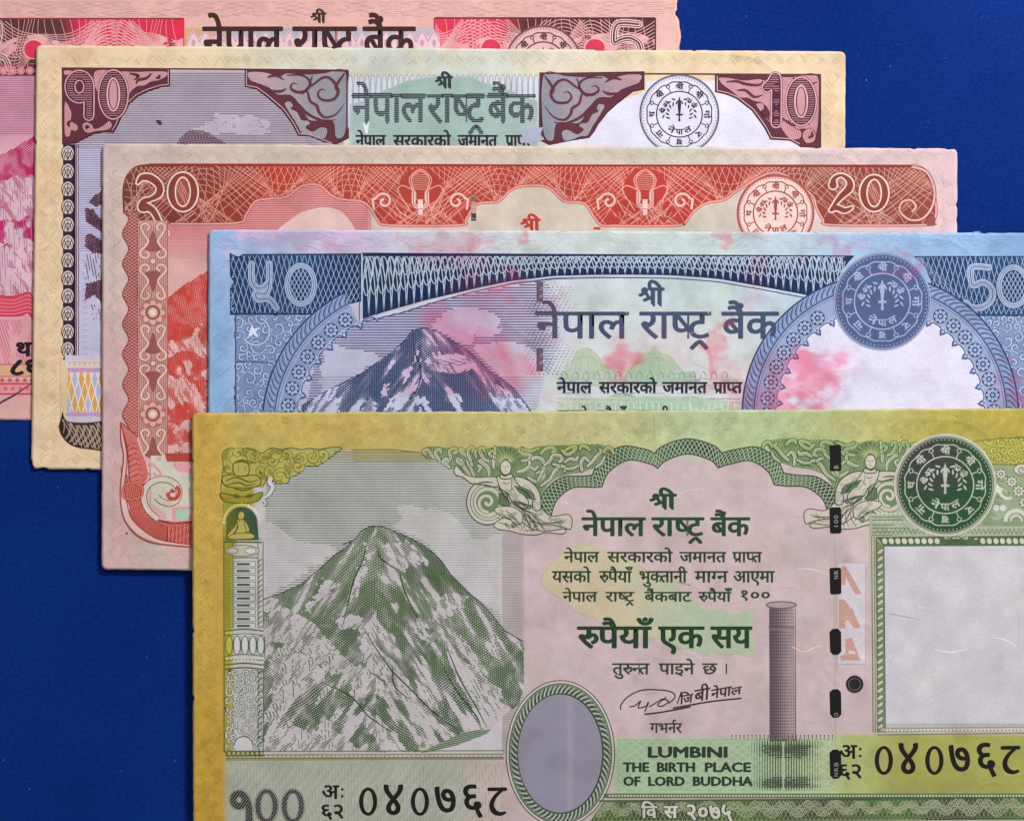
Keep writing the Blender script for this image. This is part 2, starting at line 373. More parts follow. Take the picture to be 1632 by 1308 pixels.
# ---------------------------------------------------------------- lettering
GL = {".":[219,[[109,111,67,93,49,51,67,9,109,-9,151,9,169,51,151,93]]],"/":[281,[[8,-9,78,-9,274,691,204,691]]],"0":[500,[[470,341,410,595,250,691,90,595,30,341,91,87,250,-9,410,87],[372,341,340,153,250,84,161,153,128,341,161,530,250,598,340,530]]],"1":[500,[[300,682,202,682,202,0,300,0]]],"2":[500,[[466,93,205,93,368,312,417,478,359,632,209,691,129,675,48,626,48,503,127,575,202,595,286,559,319,467,307,393,271,321,159,161,34,7,34,0,466,0]]],"5":[500,[[404,682,101,682,101,327,277,313,340,207,298,120,199,84,124,97,50,134,50,33,133,1,215,-9,375,53,438,209,372,367,190,423,190,594,404,594]]],":":[219,[[109,458,67,440,49,398,67,356,109,338,151,356,169,398,151,440],[109,111,67,93,49,51,67,9,109,-9,151,9,169,51,151,93]]],"A":[667,[[362,686,293,686,0,0,100,0,186,201,476,201,567,0,667,0],[326,536,436,289,224,289]]],"B":[563,[[75,0,309,0,490,60,543,182,499,298,379,360,379,362,458,419,483,508,433,627,273,682,75,682],[173,594,263,594,356,566,382,499,346,417,238,390,173,390],[173,302,291,302,405,272,442,196,412,123,296,88,173,88]]],"C":[708,[[656,635,530,678,422,691,154,589,48,331,136,107,416,-9,554,8,663,51,663,158,544,101,425,81,226,153,149,340,227,527,421,601,537,584,656,530]]],"D":[750,[[76,0,342,0,607,105,704,341,617,572,341,682,76,682],[174,594,325,594,536,519,603,341,550,183,330,88,174,88]]],"E":[500,[[462,682,75,682,75,0,471,0,471,88,173,88,173,300,452,300,452,388,173,388,173,594,462,594]]],"F":[469,[[440,682,76,682,76,0,174,0,174,317,440,317,440,405,174,405,174,594,440,594]]],"H":[729,[[653,682,555,682,555,385,173,385,173,682,75,682,75,0,173,0,173,297,555,297,555,0,653,0]]],"I":[250,[[174,682,76,682,76,0,174,0]]],"L":[490,[[172,682,74,682,74,0,480,0,480,88,172,88]]],"M":[781,[[709,682,618,682,391,402,165,682,73,682,73,0,171,0,171,531,173,531,383,267,399,267,609,531,611,531,611,0,709,0]]],"N":[781,[[706,682,614,682,614,154,152,682,74,682,74,0,166,0,166,525,622,0,706,0]]],"O":[823,[[45,341,143,97,409,-9,680,97,778,341,679,587,411,691,145,587],[146,341,222,527,411,601,601,527,677,341,601,155,411,81,222,155]]],"P":[510,[[70,682,70,0,168,0,168,295,270,295,444,350,500,486,447,625,283,682],[168,594,283,594,374,561,399,490,366,411,279,383,168,383]]],"R":[604,[[77,682,77,0,175,0,175,296,216,296,292,271,397,140,487,0,604,0,551,74,511,135,439,246,359,324,443,389,473,491,413,631,249,682],[175,598,238,598,340,571,372,495,345,418,238,384,175,384]]],"S":[458,[[399,643,325,679,247,691,97,642,40,509,188,320,335,165,308,108,224,79,128,105,44,178,44,54,133,6,235,-9,372,43,426,176,279,381,131,522,161,581,239,603,315,588,399,532]]],"T":[604,[[587,682,17,682,17,594,253,594,253,0,351,0,351,594,587,594]]],"U":[708,[[648,682,550,682,550,285,542,200,507,136,444,97,347,81,266,95,200,139,168,192,159,279,159,682,61,682,61,258,149,55,345,-9,573,67,648,268]]],"t":[333,[[167,542,0,379,0,369,78,369,78,132,115,31,224,-9,277,0,332,21,332,104,280,79,231,71,189,85,167,139,167,369,309,369,309,449,167,449]]],"ँ":[0,[[-188,847,-184,866,-174,882,-158,893,-139,896,-120,893,-104,882,-93,866,-89,847,-93,828,-104,812,-120,801,-139,797,-158,801,-174,812,-184,828],[69,863,38,778,-8,722,-67,690,-138,680,-206,691,-264,725,-313,781,-352,863,-283,887,-255,826,-223,782,-184,756,-135,747,-84,756,-49,785,-24,829,-5,889]]],"ं":[0,[[-185,772,-181,794,-169,813,-151,826,-130,830,-109,826,-91,813,-79,794,-75,772,-79,750,-91,731,-109,718,-130,714,-151,718,-169,731,-181,750]]],"अ":[764,[[470,218,459,157,425,114,374,89,312,80,231,96,159,144,93,229,29,356,100,382,145,287,193,215,246,168,305,153,340,157,367,171,385,193,391,227,386,262,371,293,347,321,318,347,290,343,260,341,255,411,313,418,352,435,373,461,380,494,374,525,357,546,331,558,302,562,267,560,235,552,204,540,171,525,146,594,175,608,211,620,252,629,298,632,367,622,418,593,449,549,459,495,442,426,392,375,403,365,412,355,450,351,486,350,516,351,543,353,568,357,594,363,594,551,521,551,521,622,779,622,779,551,675,551,675,0,594,0,594,290,570,285,547,282,523,280,498,279,479,280,455,282,466,251]]],"आ":[1023,[[470,218,459,157,425,114,374,89,312,80,231,96,159,144,93,229,29,356,100,382,145,287,193,215,246,168,305,153,340,157,367,171,385,193,391,227,386,262,371,293,347,321,318,347,290,343,260,341,255,411,313,418,352,435,373,461,380,494,374,525,357,546,331,558,302,562,267,560,235,552,204,540,171,525,146,594,175,608,211,620,252,629,298,632,367,622,418,593,449,549,459,495,442,426,392,375,403,365,412,355,450,351,486,350,516,351,543,353,568,357,594,363,594,551,521,551,521,622,1038,622,1038,551,934,551,934,0,853,0,853,551,675,551,675,0,594,0,594,290,570,285,547,282,523,280,498,279,479,280,455,282,466,251]]],"इ":[491,[[271,222,242,220,213,215,186,207,161,197,118,228,82,263,58,304,50,352,52,378,60,400,72,418,87,433,112,448,141,458,177,463,221,465,314,465,314,551,0,551,0,622,505,622,505,551,395,551,395,394,211,394,185,393,167,391,155,387,145,381,134,367,130,347,134,325,144,307,159,291,174,277,222,290,275,294,343,285,398,257,435,212,447,154,437,96,406,52,356,21,289,4,319,-8,350,-19,382,-30,415,-40,382,-110,326,-83,273,-56,223,-27,176,1,123,7,83,19,57,37,48,65,51,85,62,102,78,112,101,116,121,113,143,106,166,91,194,70,207,69,219,68,281,73,328,89,356,115,366,153,360,182,342,204,312,218]]],"ए":[553,[[568,551,474,551,474,380,472,334,467,299,456,271,441,246,393,208,323,192,307,266,327,270,345,275,359,282,370,292,380,305,388,322,392,345,393,380,393,551,160,551,160,353,161,311,163,278,168,252,176,230,189,212,206,196,230,179,260,160,370,98,424,63,460,30,479,-7,486,-53,482,-92,470,-128,454,-160,439,-184,367,-142,380,-121,392,-100,400,-77,403,-55,401,-37,395,-22,383,-6,363,11,333,31,290,56,203,106,167,129,137,154,112,180,95,212,83,256,79,316,79,551,0,551,0,622,568,622]]],"क":[762,[[777,551,452,551,452,349,505,387,569,399,628,389,675,358,706,307,716,239,712,192,701,141,681,90,651,39,579,80,602,115,620,154,632,196,636,237,631,278,617,307,593,324,562,330,508,312,452,258,452,0,371,0,371,174,344,155,312,136,272,123,226,118,180,123,138,137,100,161,71,195,52,238,46,290,60,362,101,417,164,452,244,464,268,463,296,461,321,457,339,454,333,381,315,385,293,388,269,390,249,391,198,385,159,365,135,334,127,292,135,246,158,214,190,194,228,188,270,193,307,209,340,232,371,260,371,551,0,551,0,622,777,622]]],"ख":[818,[[729,551,729,0,648,0,648,45,611,28,572,16,530,9,488,7,382,20,282,61,183,132,85,239,62,271,49,297,42,318,40,338,44,358,55,376,75,389,104,393,127,390,148,382,165,368,181,350,199,372,210,399,215,428,217,458,216,483,214,508,209,530,201,551,0,551,0,622,833,622,833,551],[534,232,567,236,598,247,625,262,648,280,648,551,281,551,294,509,298,458,289,385,263,328,221,285,166,253,238,179,314,124,396,90,490,79,532,82,572,89,611,102,648,122,648,198,623,185,593,174,559,167,521,164,476,169,437,184,403,207,378,238,361,276,356,319,368,384,404,433,460,463,531,473,551,472,575,471,599,467,616,463,610,394,594,398,576,401,558,403,540,404,497,399,465,382,444,354,437,316,444,279,465,252,496,237]]],"ग":[563,[[208,551,208,234,205,211,196,193,180,182,160,178,134,183,107,199,81,222,60,250,46,280,41,308,44,329,55,345,73,356,102,359,127,359,127,551,0,551,0,622,578,622,578,551,474,551,474,0,393,0,393,551]]],"घ":[591,[[605,551,502,551,502,0,421,0,421,166,388,148,352,132,310,122,259,118,189,128,134,159,98,206,86,266,89,294,96,320,109,345,128,366,92,389,65,420,48,457,42,497,45,526,52,551,0,551,0,622,605,622],[167,269,174,233,195,208,227,193,267,188,316,193,358,210,393,233,421,260,421,551,145,551,129,525,123,494,128,461,145,437,169,421,200,412,230,417,263,419,288,419,308,417,302,347,295,348,287,348,280,348,273,348,229,343,196,328,174,303]]],"च":[634,[[649,551,545,551,545,0,465,0,465,165,437,149,403,133,364,122,317,118,247,129,191,161,153,211,141,275,144,303,154,330,168,353,185,371,38,369,38,441,331,441,349,441,367,441,382,440,389,440,382,370,350,370,298,364,257,346,230,315,221,274,228,236,250,210,281,193,317,188,363,193,403,210,436,233,465,260,465,551,0,551,0,622,649,622]]],"छ":[701,[[296,70,370,78,436,102,493,139,537,187,565,245,574,310,568,353,551,388,524,411,487,419,458,415,439,401,428,381,424,358,431,328,451,301,485,278,535,261,502,198,432,226,384,263,356,307,347,356,354,401,375,438,408,466,455,481,455,551,0,551,0,622,715,622,715,551,535,551,535,477,582,457,620,422,645,373,653,308,647,251,628,195,598,143,557,96,505,56,444,26,374,7,296,0,211,10,150,42,113,89,101,147,103,168,109,191,118,212,132,231,95,254,67,284,49,319,43,359,54,412,88,451,140,475,206,483,225,482,249,481,272,477,288,473,282,404,267,408,251,412,232,414,212,415,146,399,124,350,130,324,146,305,171,291,202,281,233,288,266,290,277,290,289,289,300,288,308,287,302,217,296,218,289,218,282,218,276,218,206,201,182,148,190,113,213,89,249,75]]],"ज":[742,[[653,551,653,0,572,0,572,370,435,370,400,371,378,373,411,341,436,303,453,262,458,218,453,176,438,141,414,114,384,95,348,84,310,80,258,88,209,111,162,151,117,212,73,294,31,401,102,426,149,308,198,223,250,170,306,153,335,157,359,170,374,193,379,227,371,270,349,310,314,346,273,377,302,441,572,441,572,551,0,551,0,622,757,622,757,551]]],"ट":[504,[[519,551,371,551,371,349,316,349,272,347,236,341,206,331,181,318,140,273,126,215,132,171,148,136,173,108,206,89,243,78,283,74,333,77,375,87,414,101,455,121,482,47,437,29,389,14,338,3,286,0,221,7,163,26,114,58,77,101,54,155,46,220,55,280,80,330,119,369,170,397,227,414,288,420,290,420,290,551,0,551,0,622,519,622]]],"ड":[577,[[358,222,329,220,300,215,273,207,248,197,205,228,169,263,145,304,137,352,140,378,147,400,159,418,174,433,199,448,228,458,264,463,308,465,401,465,401,551,0,551,0,622,592,622,592,551,482,551,482,394,298,394,272,393,254,391,242,387,232,381,221,367,217,347,221,325,231,307,245,291,261,277,309,290,362,294,430,285,485,257,522,212,534,154,522,93,485,44,424,11,337,0,244,11,162,44,89,95,25,158,86,207,144,148,203,107,266,82,337,74,424,94,453,152,447,183,429,205,399,218]]],"त":[570,[[481,551,481,0,400,0,400,328,291,328,238,326,200,322,172,313,150,299,132,274,126,237,135,189,163,143,208,94,271,40,217,-12,173,28,132,68,96,109,69,151,51,195,45,242,48,275,59,305,74,331,93,351,125,373,163,388,211,396,272,399,400,399,400,551,0,551,0,622,584,622,584,551]]],"थ":[642,[[553,551,553,0,472,0,472,180,440,162,403,147,359,136,308,132,229,144,164,181,114,240,83,322,164,346,217,378,245,418,255,467,249,511,232,543,205,562,171,568,148,565,130,556,118,541,114,521,134,481,195,461,187,391,129,405,84,431,56,468,46,519,55,568,83,604,123,625,172,632,212,628,251,615,285,592,312,561,330,520,336,469,326,402,296,349,248,307,182,274,207,243,234,221,269,207,314,203,362,208,403,223,439,246,472,275,472,551,390,551,390,622,656,622,656,551]]],"द":[520,[[413,-58,393,-24,373,11,356,44,342,73,330,71,316,70,302,68,287,68,245,71,203,79,162,92,125,113,93,140,68,176,51,219,46,272,50,313,62,348,79,377,102,401,139,426,183,443,234,453,290,456,295,456,295,551,0,551,0,622,534,622,534,551,376,551,376,385,327,385,275,383,234,378,201,369,173,355,153,338,139,317,129,292,126,262,136,214,166,175,216,149,287,140,293,140,299,140,305,140,312,141,308,160,306,176,311,206,327,226,349,236,373,240,411,234,439,216,455,190,461,162,457,134,447,113,430,97,410,86,423,62,439,37,457,9,480,-24]]],"ध":[615,[[630,551,526,551,526,0,445,0,445,150,413,132,378,117,336,106,283,103,213,113,159,144,123,191,111,251,113,278,120,303,132,327,148,348,105,370,72,402,49,442,42,493,52,548,83,593,130,622,187,632,236,625,275,604,302,572,311,531,301,486,271,443,210,482,219,492,226,504,229,515,230,526,228,541,220,555,206,565,184,568,158,562,136,546,121,521,116,489,120,460,132,438,149,421,172,409,197,402,223,397,254,403,288,405,300,405,312,404,324,403,333,402,326,332,319,333,312,333,304,333,298,333,253,328,220,312,198,288,191,254,198,218,220,193,252,178,292,173,341,178,382,195,416,218,445,245,445,551,383,551,383,622,630,622]]],"न":[555,[[0,622,569,622,569,551,466,551,466,0,385,0,385,298,204,298,204,244,201,220,190,202,174,192,153,188,128,193,102,209,77,232,56,260,42,290,37,318,40,339,51,355,69,366,98,369,385,369,385,551,0,551]]],"प":[568,[[479,551,479,0,398,0,398,191,368,174,335,159,298,149,254,146,216,149,182,160,152,175,128,194,106,223,91,258,82,301,79,358,79,551,0,551,0,622,583,622,583,551],[398,551,160,551,160,369,161,332,163,304,167,282,173,266,180,252,190,240,220,223,263,217,302,222,338,236,371,257,398,280]]],"ब":[571,[[585,551,482,551,482,0,401,0,401,165,371,148,336,133,293,122,241,118,188,123,141,139,101,164,71,198,52,238,46,286,61,362,107,418,176,453,265,464,280,464,299,463,319,461,339,459,356,457,369,454,363,385,342,389,318,392,293,394,268,395,249,394,230,392,365,224,384,239,401,256,401,551,0,551,0,622,585,622],[127,287,135,242,161,210,198,190,242,184,260,185,277,187,293,191,308,195,168,370,137,335]]],"भ":[703,[[174,632,209,629,240,622,267,607,291,586,307,563,321,533,329,492,332,437,332,321,533,321,533,551,402,551,402,622,717,622,717,551,614,551,614,0,533,0,533,250,332,250,332,213,328,185,318,166,302,155,283,151,264,154,243,164,223,178,204,196,188,216,175,237,167,258,164,278,167,295,178,309,196,318,224,321,253,321,253,426,252,468,248,498,242,521,232,538,206,561,169,568,145,565,128,555,118,540,114,521,120,496,138,478,169,466,218,460,210,389,143,401,91,426,57,464,46,520,56,571,84,606,126,625]]],"म":[598,[[509,551,509,0,428,0,428,250,207,250,207,213,203,185,193,166,177,155,159,151,140,154,119,164,99,178,80,196,64,216,51,237,42,258,39,278,42,295,53,309,71,318,100,321,126,321,126,551,0,551,0,622,612,622,612,551],[428,551,207,551,207,321,428,321]]],"य":[580,[[595,622,595,551,491,551,491,0,410,0,410,179,379,162,343,147,301,136,253,132,172,147,108,193,62,263,38,353,92,369,130,390,153,418,160,457,157,484,149,509,136,532,123,551,0,551,0,622],[129,301,152,258,180,228,215,209,259,203,306,208,346,224,380,247,410,274,410,551,211,551,233,499,240,445,212,355]]],"र":[409,[[395,42,341,-12,284,37,230,87,181,136,138,181,102,222,75,256,57,284,47,305,42,323,40,340,44,359,55,376,75,389,104,393,127,390,148,382,165,368,181,349,215,372,238,399,252,431,256,468,255,491,251,514,245,534,239,551,0,551,0,622,424,622,424,551,320,551,332,510,336,458,331,407,314,365,288,330,254,301,213,276,167,254,216,201,272,147,332,93]]],"ल":[678,[[0,551,0,622,693,622,693,551,589,551,589,0,508,0,508,355,502,356,494,356,470,353,445,344,421,327,397,301,375,262,356,208,279,232,293,275,311,313,287,329,263,342,238,350,209,353,174,347,148,330,131,304,126,271,131,234,148,199,174,163,210,127,255,86,309,40,255,-12,200,37,149,84,106,129,73,176,52,224,45,275,51,323,70,362,97,391,131,411,168,422,204,426,246,422,285,412,320,394,354,370,419,412,499,426,504,426,508,426,508,551]]],"व":[556,[[571,551,467,551,467,0,387,0,387,165,358,148,324,133,282,122,233,118,182,123,137,139,99,164,71,198,52,238,46,286,60,362,104,418,170,453,255,464,270,464,288,463,307,461,326,459,342,457,354,454,349,381,329,385,306,388,282,390,259,391,204,384,162,364,136,331,127,287,135,243,159,212,193,194,235,188,283,194,325,211,359,234,387,260,387,551,0,551,0,622,571,622]]],"श":[680,[[122,189,90,193,64,207,46,227,40,255,45,280,58,299,79,310,104,314,122,312,142,307,164,295,191,276,237,299,273,335,297,384,305,443,298,493,275,533,242,558,199,566,172,563,153,553,142,537,138,516,140,500,148,484,162,467,186,454,221,445,270,440,253,370,171,385,113,418,78,463,66,517,75,563,102,600,145,624,204,632,250,627,292,611,329,584,359,547,378,499,384,440,375,374,350,312,308,260,254,221,298,180,341,135,380,88,414,43,350,-1,301,65,258,118,217,160,179,194,151,190],[591,551,591,0,510,0,510,551,421,551,421,622,695,622,695,551]]],"ष":[578,[[593,622,593,551,489,551,489,0,408,0,408,191,376,175,341,160,301,150,254,146,216,149,182,160,152,175,128,194,106,223,91,258,82,301,79,358,79,551,0,551,0,622],[408,551,205,551,408,287],[189,240,219,223,262,217,288,219,313,225,337,234,360,245,159,507,159,369,160,332,162,304,166,282,172,266,179,252]]],"स":[676,[[587,551,587,0,506,0,506,266,477,259,448,254,417,252,380,251,337,253,292,259,248,267,212,277,191,265,167,253,212,200,264,146,320,93,380,42,326,-12,272,37,221,87,174,136,133,181,99,222,73,256,55,284,46,305,41,323,40,340,44,359,55,376,75,389,104,393,127,390,148,382,165,368,181,350,199,372,210,399,215,428,217,458,216,487,213,512,207,534,201,551,0,551,0,622,691,622,691,551],[369,322,406,323,440,326,473,331,506,339,506,551,281,551,288,533,293,511,297,486,298,458,296,419,289,385,277,357,262,333,315,325]]],"ा":[259,[[170,551,170,0,89,0,89,551,0,551,0,622,273,622,273,551]]],"ि":[259,[[89,551,0,551,0,622,80,622,69,645,61,669,55,695,53,724,68,794,111,849,179,884,266,896,399,877,516,820,618,730,704,615,620,615,459,772,283,824,221,817,174,795,144,760,134,714,136,686,144,662,154,640,165,622,273,622,273,551,170,551,170,0,89,0]]],"ी":[259,[[-185,615,-200,649,-211,682,-218,715,-220,748,-210,807,-178,855,-128,886,-61,896,-6,889,39,868,76,831,108,779,136,709,163,622,273,622,273,551,170,551,170,0,89,0,89,551,0,551,0,622,87,622,58,712,29,776,-8,813,-57,825,-92,819,-118,801,-134,771,-139,733,-137,701,-129,672,-118,644,-105,615]]],"ु":[0,[[-248,-12,-193,5,-136,11,-69,1,-20,-28,12,-72,22,-129,10,-185,-25,-229,-81,-258,-157,-268,-247,-257,-325,-222,-392,-169,-455,-100,-394,-57,-356,-101,-320,-136,-284,-163,-246,-182,-204,-192,-157,-196,-78,-177,-51,-122,-57,-93,-76,-73,-102,-61,-131,-57,-157,-58,-180,-62,-201,-69,-222,-79]]],"ू":[0,[[-63,-245,-89,-254,-117,-262,-145,-266,-173,-268,-240,-258,-291,-229,-322,-183,-333,-126,-322,-73,-287,-29,-233,1,-162,11,-92,4,-31,-17,22,-49,68,-91,109,-138,145,-189,83,-228,28,-155,-27,-101,-87,-68,-156,-57,-201,-62,-233,-77,-252,-99,-259,-128,-253,-160,-234,-181,-208,-192,-178,-196,-153,-195,-130,-191,-109,-184,-88,-175]]],"े":[0,[[-169,615,-190,686,-211,740,-232,778,-256,804,-283,818,-315,823,-336,822,-354,819,-370,814,-385,809,-409,882,-367,893,-318,896,-268,890,-225,871,-187,836,-154,784,-123,711,-94,615]]],"ै":[0,[[-179,615,-205,650,-229,674,-251,689,-273,698,-295,702,-320,703,-340,702,-361,697,-382,690,-402,682,-428,751,-405,760,-380,767,-354,772,-326,773,-284,768,-246,752,-214,726,-187,692,-183,694,-203,740,-222,775,-242,799,-263,815,-287,824,-316,827,-338,826,-356,823,-372,819,-386,813,-409,882,-367,893,-318,896,-268,890,-225,871,-187,836,-154,784,-123,711,-94,615]]],"ो":[259,[[170,551,170,0,89,0,89,551,0,551,0,622,273,622,273,551],[90,615,69,686,49,740,27,778,3,804,-24,818,-56,823,-77,822,-95,819,-111,814,-126,809,-150,882,-108,893,-59,896,-9,890,35,871,72,836,106,784,136,711,165,615]]],"्":[0,[[-179,-44,-156,-40,-131,-39,-67,-45,-13,-65,35,-94,78,-133,116,-178,151,-227,94,-268,44,-199,-7,-151,-61,-122,-125,-113,-137,-113,-148,-115,-158,-116,-167,-118]]],"।":[379,[[194,622,275,622,275,0,194,0]]],"०":[551,[[275,121,220,127,172,147,131,177,101,218,81,266,75,321,81,376,101,425,131,464,171,495,219,514,274,520,330,514,379,495,419,464,450,424,470,375,476,319,470,264,451,216,420,176,380,146,331,127],[273,192,321,201,360,229,386,271,394,322,386,374,362,414,325,440,277,449,230,440,191,412,166,370,157,318,165,267,189,227,226,201]]],"१":[551,[[275,632,339,623,388,594,419,551,429,499,425,461,412,424,388,386,353,347,305,304,241,256,362,160,396,129,418,99,429,68,433,34,430,4,421,-24,406,-51,386,-79,321,-30,333,-15,343,0,348,16,350,34,348,53,342,69,329,85,310,103,128,254,132,276,225,340,293,396,334,448,348,498,343,526,328,546,304,558,276,562,248,559,228,548,214,532,210,510,214,489,226,472,247,456,280,444,231,386,188,410,158,438,140,473,134,517,138,544,149,571,167,595,195,615,230,628]]],"२":[551,[[477,33,413,-12,322,115,239,208,213,205,187,204,155,208,128,222,110,242,104,270,109,296,122,314,143,325,168,329,187,327,206,321,228,310,255,291,295,312,329,346,352,389,360,442,352,494,328,531,290,554,243,561,209,559,178,553,146,542,110,526,84,595,122,612,163,623,204,630,247,632,299,627,347,611,386,585,417,548,437,499,443,440,434,374,408,316,368,268,316,233,361,186,405,133,444,80]]],"३":[551,[[90,594,119,608,155,620,198,629,248,632,319,623,373,596,406,553,417,498,402,433,358,384,400,362,428,332,445,297,450,257,442,209,419,168,380,133,329,108,359,77,389,44,417,9,442,-25,377,-67,343,-20,312,22,282,59,254,91,224,88,193,87,162,91,135,105,117,125,111,152,116,178,129,197,150,208,175,212,196,210,218,204,243,190,274,167,316,180,345,200,361,227,367,260,360,292,341,319,308,338,264,346,230,342,193,340,189,411,242,414,281,422,308,434,326,451,335,472,338,495,332,525,314,546,287,558,252,562,218,560,184,552,150,540,115,525]]],"४":[551,[[428,127,418,77,388,35,340,7,277,-2,236,2,199,15,167,34,142,61,125,94,120,131,122,157,128,183,139,210,157,241,185,277,225,320,176,370,139,413,110,449,90,480,76,508,68,533,63,556,62,579,62,591,64,605,66,618,69,632,154,617,149,598,147,579,149,555,156,530,169,501,192,467,226,426,275,375,323,426,358,469,382,503,396,531,404,555,406,576,404,596,399,617,483,632,488,605,490,579,488,553,484,529,474,504,460,477,439,447,411,412,373,370,327,322,368,277,396,239,413,206,423,178,427,152],[200,138,204,113,217,90,240,74,274,69,305,74,328,88,343,110,348,136,347,152,343,168,335,187,323,209,303,235,274,266,246,235,226,210,213,188,205,169,201,153]]],"५":[551,[[477,-67,460,-36,441,-1,422,37,404,76,387,114,371,150,358,182,348,208,331,207,312,207,270,210,228,218,189,232,155,253,125,283,103,321,89,369,84,428,88,476,98,529,116,582,143,632,227,611,202,563,182,516,168,468,164,417,173,356,199,312,244,285,308,276,317,276,326,277,322,298,320,313,325,342,342,362,365,373,391,377,427,371,453,353,470,327,475,298,471,270,460,249,441,232,418,221,433,186,453,143,476,96,501,48,525,3,549,-35]]],"६":[551,[[470,-67,454,-39,437,-8,421,25,406,56,393,83,384,106,372,105,360,105,347,104,335,104,274,110,224,127,184,154,155,189,138,229,132,272,135,299,144,326,158,351,180,373,148,397,124,426,108,460,103,501,116,557,156,599,215,624,288,632,315,631,346,629,373,626,391,622,385,552,366,556,345,560,320,562,292,563,211,545,184,492,189,464,204,443,226,426,254,414,291,421,333,423,347,423,361,422,374,421,384,419,377,350,366,351,354,352,340,352,324,352,279,347,243,331,220,304,212,266,221,226,247,197,286,180,332,174,338,174,345,174,351,174,357,175,354,185,353,195,352,203,352,210,357,240,373,260,394,270,418,274,456,268,484,250,500,224,506,196,502,169,491,148,473,131,451,120,468,85,490,45,516,3,542,-35]]],"७":[551,[[512,270,500,169,462,101,405,62,334,49,276,55,225,74,179,108,140,159,106,228,78,319,55,433,38,573,118,588,133,451,155,336,184,244,222,178,270,137,330,123,381,133,412,164,427,212,432,275,429,324,420,370,404,410,383,441,355,461,322,468,300,465,283,455,273,439,269,418,272,400,280,384,296,368,320,356,355,347,401,342,384,272,298,288,239,321,205,366,193,420,202,468,228,506,268,531,322,539,376,530,423,504,460,463,489,408,506,343]]],"८":[551,[[273,0,223,5,176,18,134,41,101,74,79,117,72,171,74,202,82,233,95,266,115,301,143,341,180,388,382,632,444,579,233,324,194,274,171,236,158,202,154,168,162,124,187,96,224,79,268,74,318,78,366,91,414,112,465,142,501,68,453,43,399,21,340,5]]],"९":[551,[[71,470,76,513,92,552,116,585,150,611,192,627,240,632,309,620,362,586,396,532,407,465,398,406,372,359,329,325,271,307,282,300,294,292,305,284,317,274,460,158,491,129,512,99,523,68,527,34,524,4,515,-24,500,-51,480,-79,416,-30,428,-15,437,0,442,16,444,34,442,53,436,69,423,85,404,103,166,300,120,345,91,386,76,427],[151,464,157,426,175,397,203,377,237,371,274,378,302,398,320,429,326,467,320,504,303,535,275,554,240,561,205,554,176,535,157,504]]]}
_gc = {}
def glyph(ch):
    """advance, loops, triangles of a letter"""
    if ch in _gc: return _gc[ch]
    if ch == ' ': r = (260, [], None)
    else:
        adv, ls = GL[ch]; r = (adv, [np.array(l, float).reshape(-1, 2) for l in ls], None)
    _gc[ch] = r; return r
def clip_x(l, xm):
    out = []; n = len(l)
    for i in range(n):
        a, b = l[i], l[(i + 1) % n]
        if a[0] <= xm: out.append(a)
        if (a[0] <= xm) != (b[0] <= xm):
            t = (xm - a[0]) / (b[0] - a[0]); out.append(a + (b - a) * t)
    return np.array(out)
def strip_(P, w):
    P = smooth(P, False, 4); d = np.gradient(P, axis=0); d /= np.hypot(*d.T)[:, None]; n = np.stack([-d[:, 1], d[:, 0]], 1)
    return np.concatenate([P + n * w / 2, (P - n * w / 2)[::-1]])
HALF = {'न': 400, 'प': 408, 'त': 415, 'ग': 330, 'ष': 418, 'स': 515, 'श': 520, 'क': 640}
SHRI = [[ellipse(222, 540, 96, 92, 22), ellipse(222, 545, 24, 20, 12)], [strip_([(44, 372), (130, 398), (222, 470)], 80)], [strip_([(200, 440), (290, 420), (330, 330)], 62)], [strip_([(200, 200), (330, 250), (480, 318)], 84)],
        [np.array([(457, 590), (552, 590), (552, -10), (457, 100)], float)], [np.array([(686, 590), (781, 590), (781, -10), (686, 100)], float)], [np.array([(413, 540), (882, 540), (882, 622), (413, 622)], float)],
        [strip_([(420, 560), (390, 680), (400, 800), (470, 850), (600, 800), (720, 680), (756, 600)], 78)]]
def shape(s):
    """letters of one line in their joined forms -> list of (loops, clip, x offset) and total advance"""
    out = []; x = 0.0; i = 0
    while i < len(s):
        c = s[i]
        if s.startswith('श्री', i):
            for q in SHRI: out.append((q, None, x))
            x += 885; i += 4; continue
        if s.startswith('ट्र', i):
            out.append((glyph('ट')[1], None, x)); out.append(([strip_([(90, -250), (200, -130), (290, -70)], 70)], None, x)); out.append(([strip_([(280, -70), (360, -150), (440, -250)], 70)], None, x)); x += 504; i += 3; continue
        if i + 2 < len(s) and s[i + 1] == '्' and s[i + 2] == 'र':
            g = glyph(c); out.append((g[1], None, x)); out.append(([strip_([(410, 210), (300, 150), (170, 30)], 70)], None, x)); x += g[0]; i += 3; continue
        if c == 'र' and i + 1 < len(s) and s[i + 1] == '्':
            g = glyph(s[i + 2]); out.append((g[1], None, x)); x += g[0]
            out.append(([strip_([(-140, 622), (-200, 740), (-110, 830), (-20, 790)], 65)], None, x)); i += 3; continue
        if i + 1 < len(s) and s[i + 1] == '्' and c in HALF:
            h = HALF[c]; out.append((glyph(c)[1], h, x)); x += h - 24; i += 2; continue
        g = glyph(c)
        if c == 'ु' and i and s[i - 1] == 'र':
            out.append(([strip_([(-150, 290), (-50, 380), (40, 370), (85, 290), (60, 200), (-30, 150)], 74)], None, x)); out.append(([np.array([(-60, 551), (150, 551), (150, 622), (-60, 622)], float)], None, x)); x += 125; i += 1; continue
        out.append((g[1], None, x)); x += g[0]; i += 1
    return out, x
_tc = {}
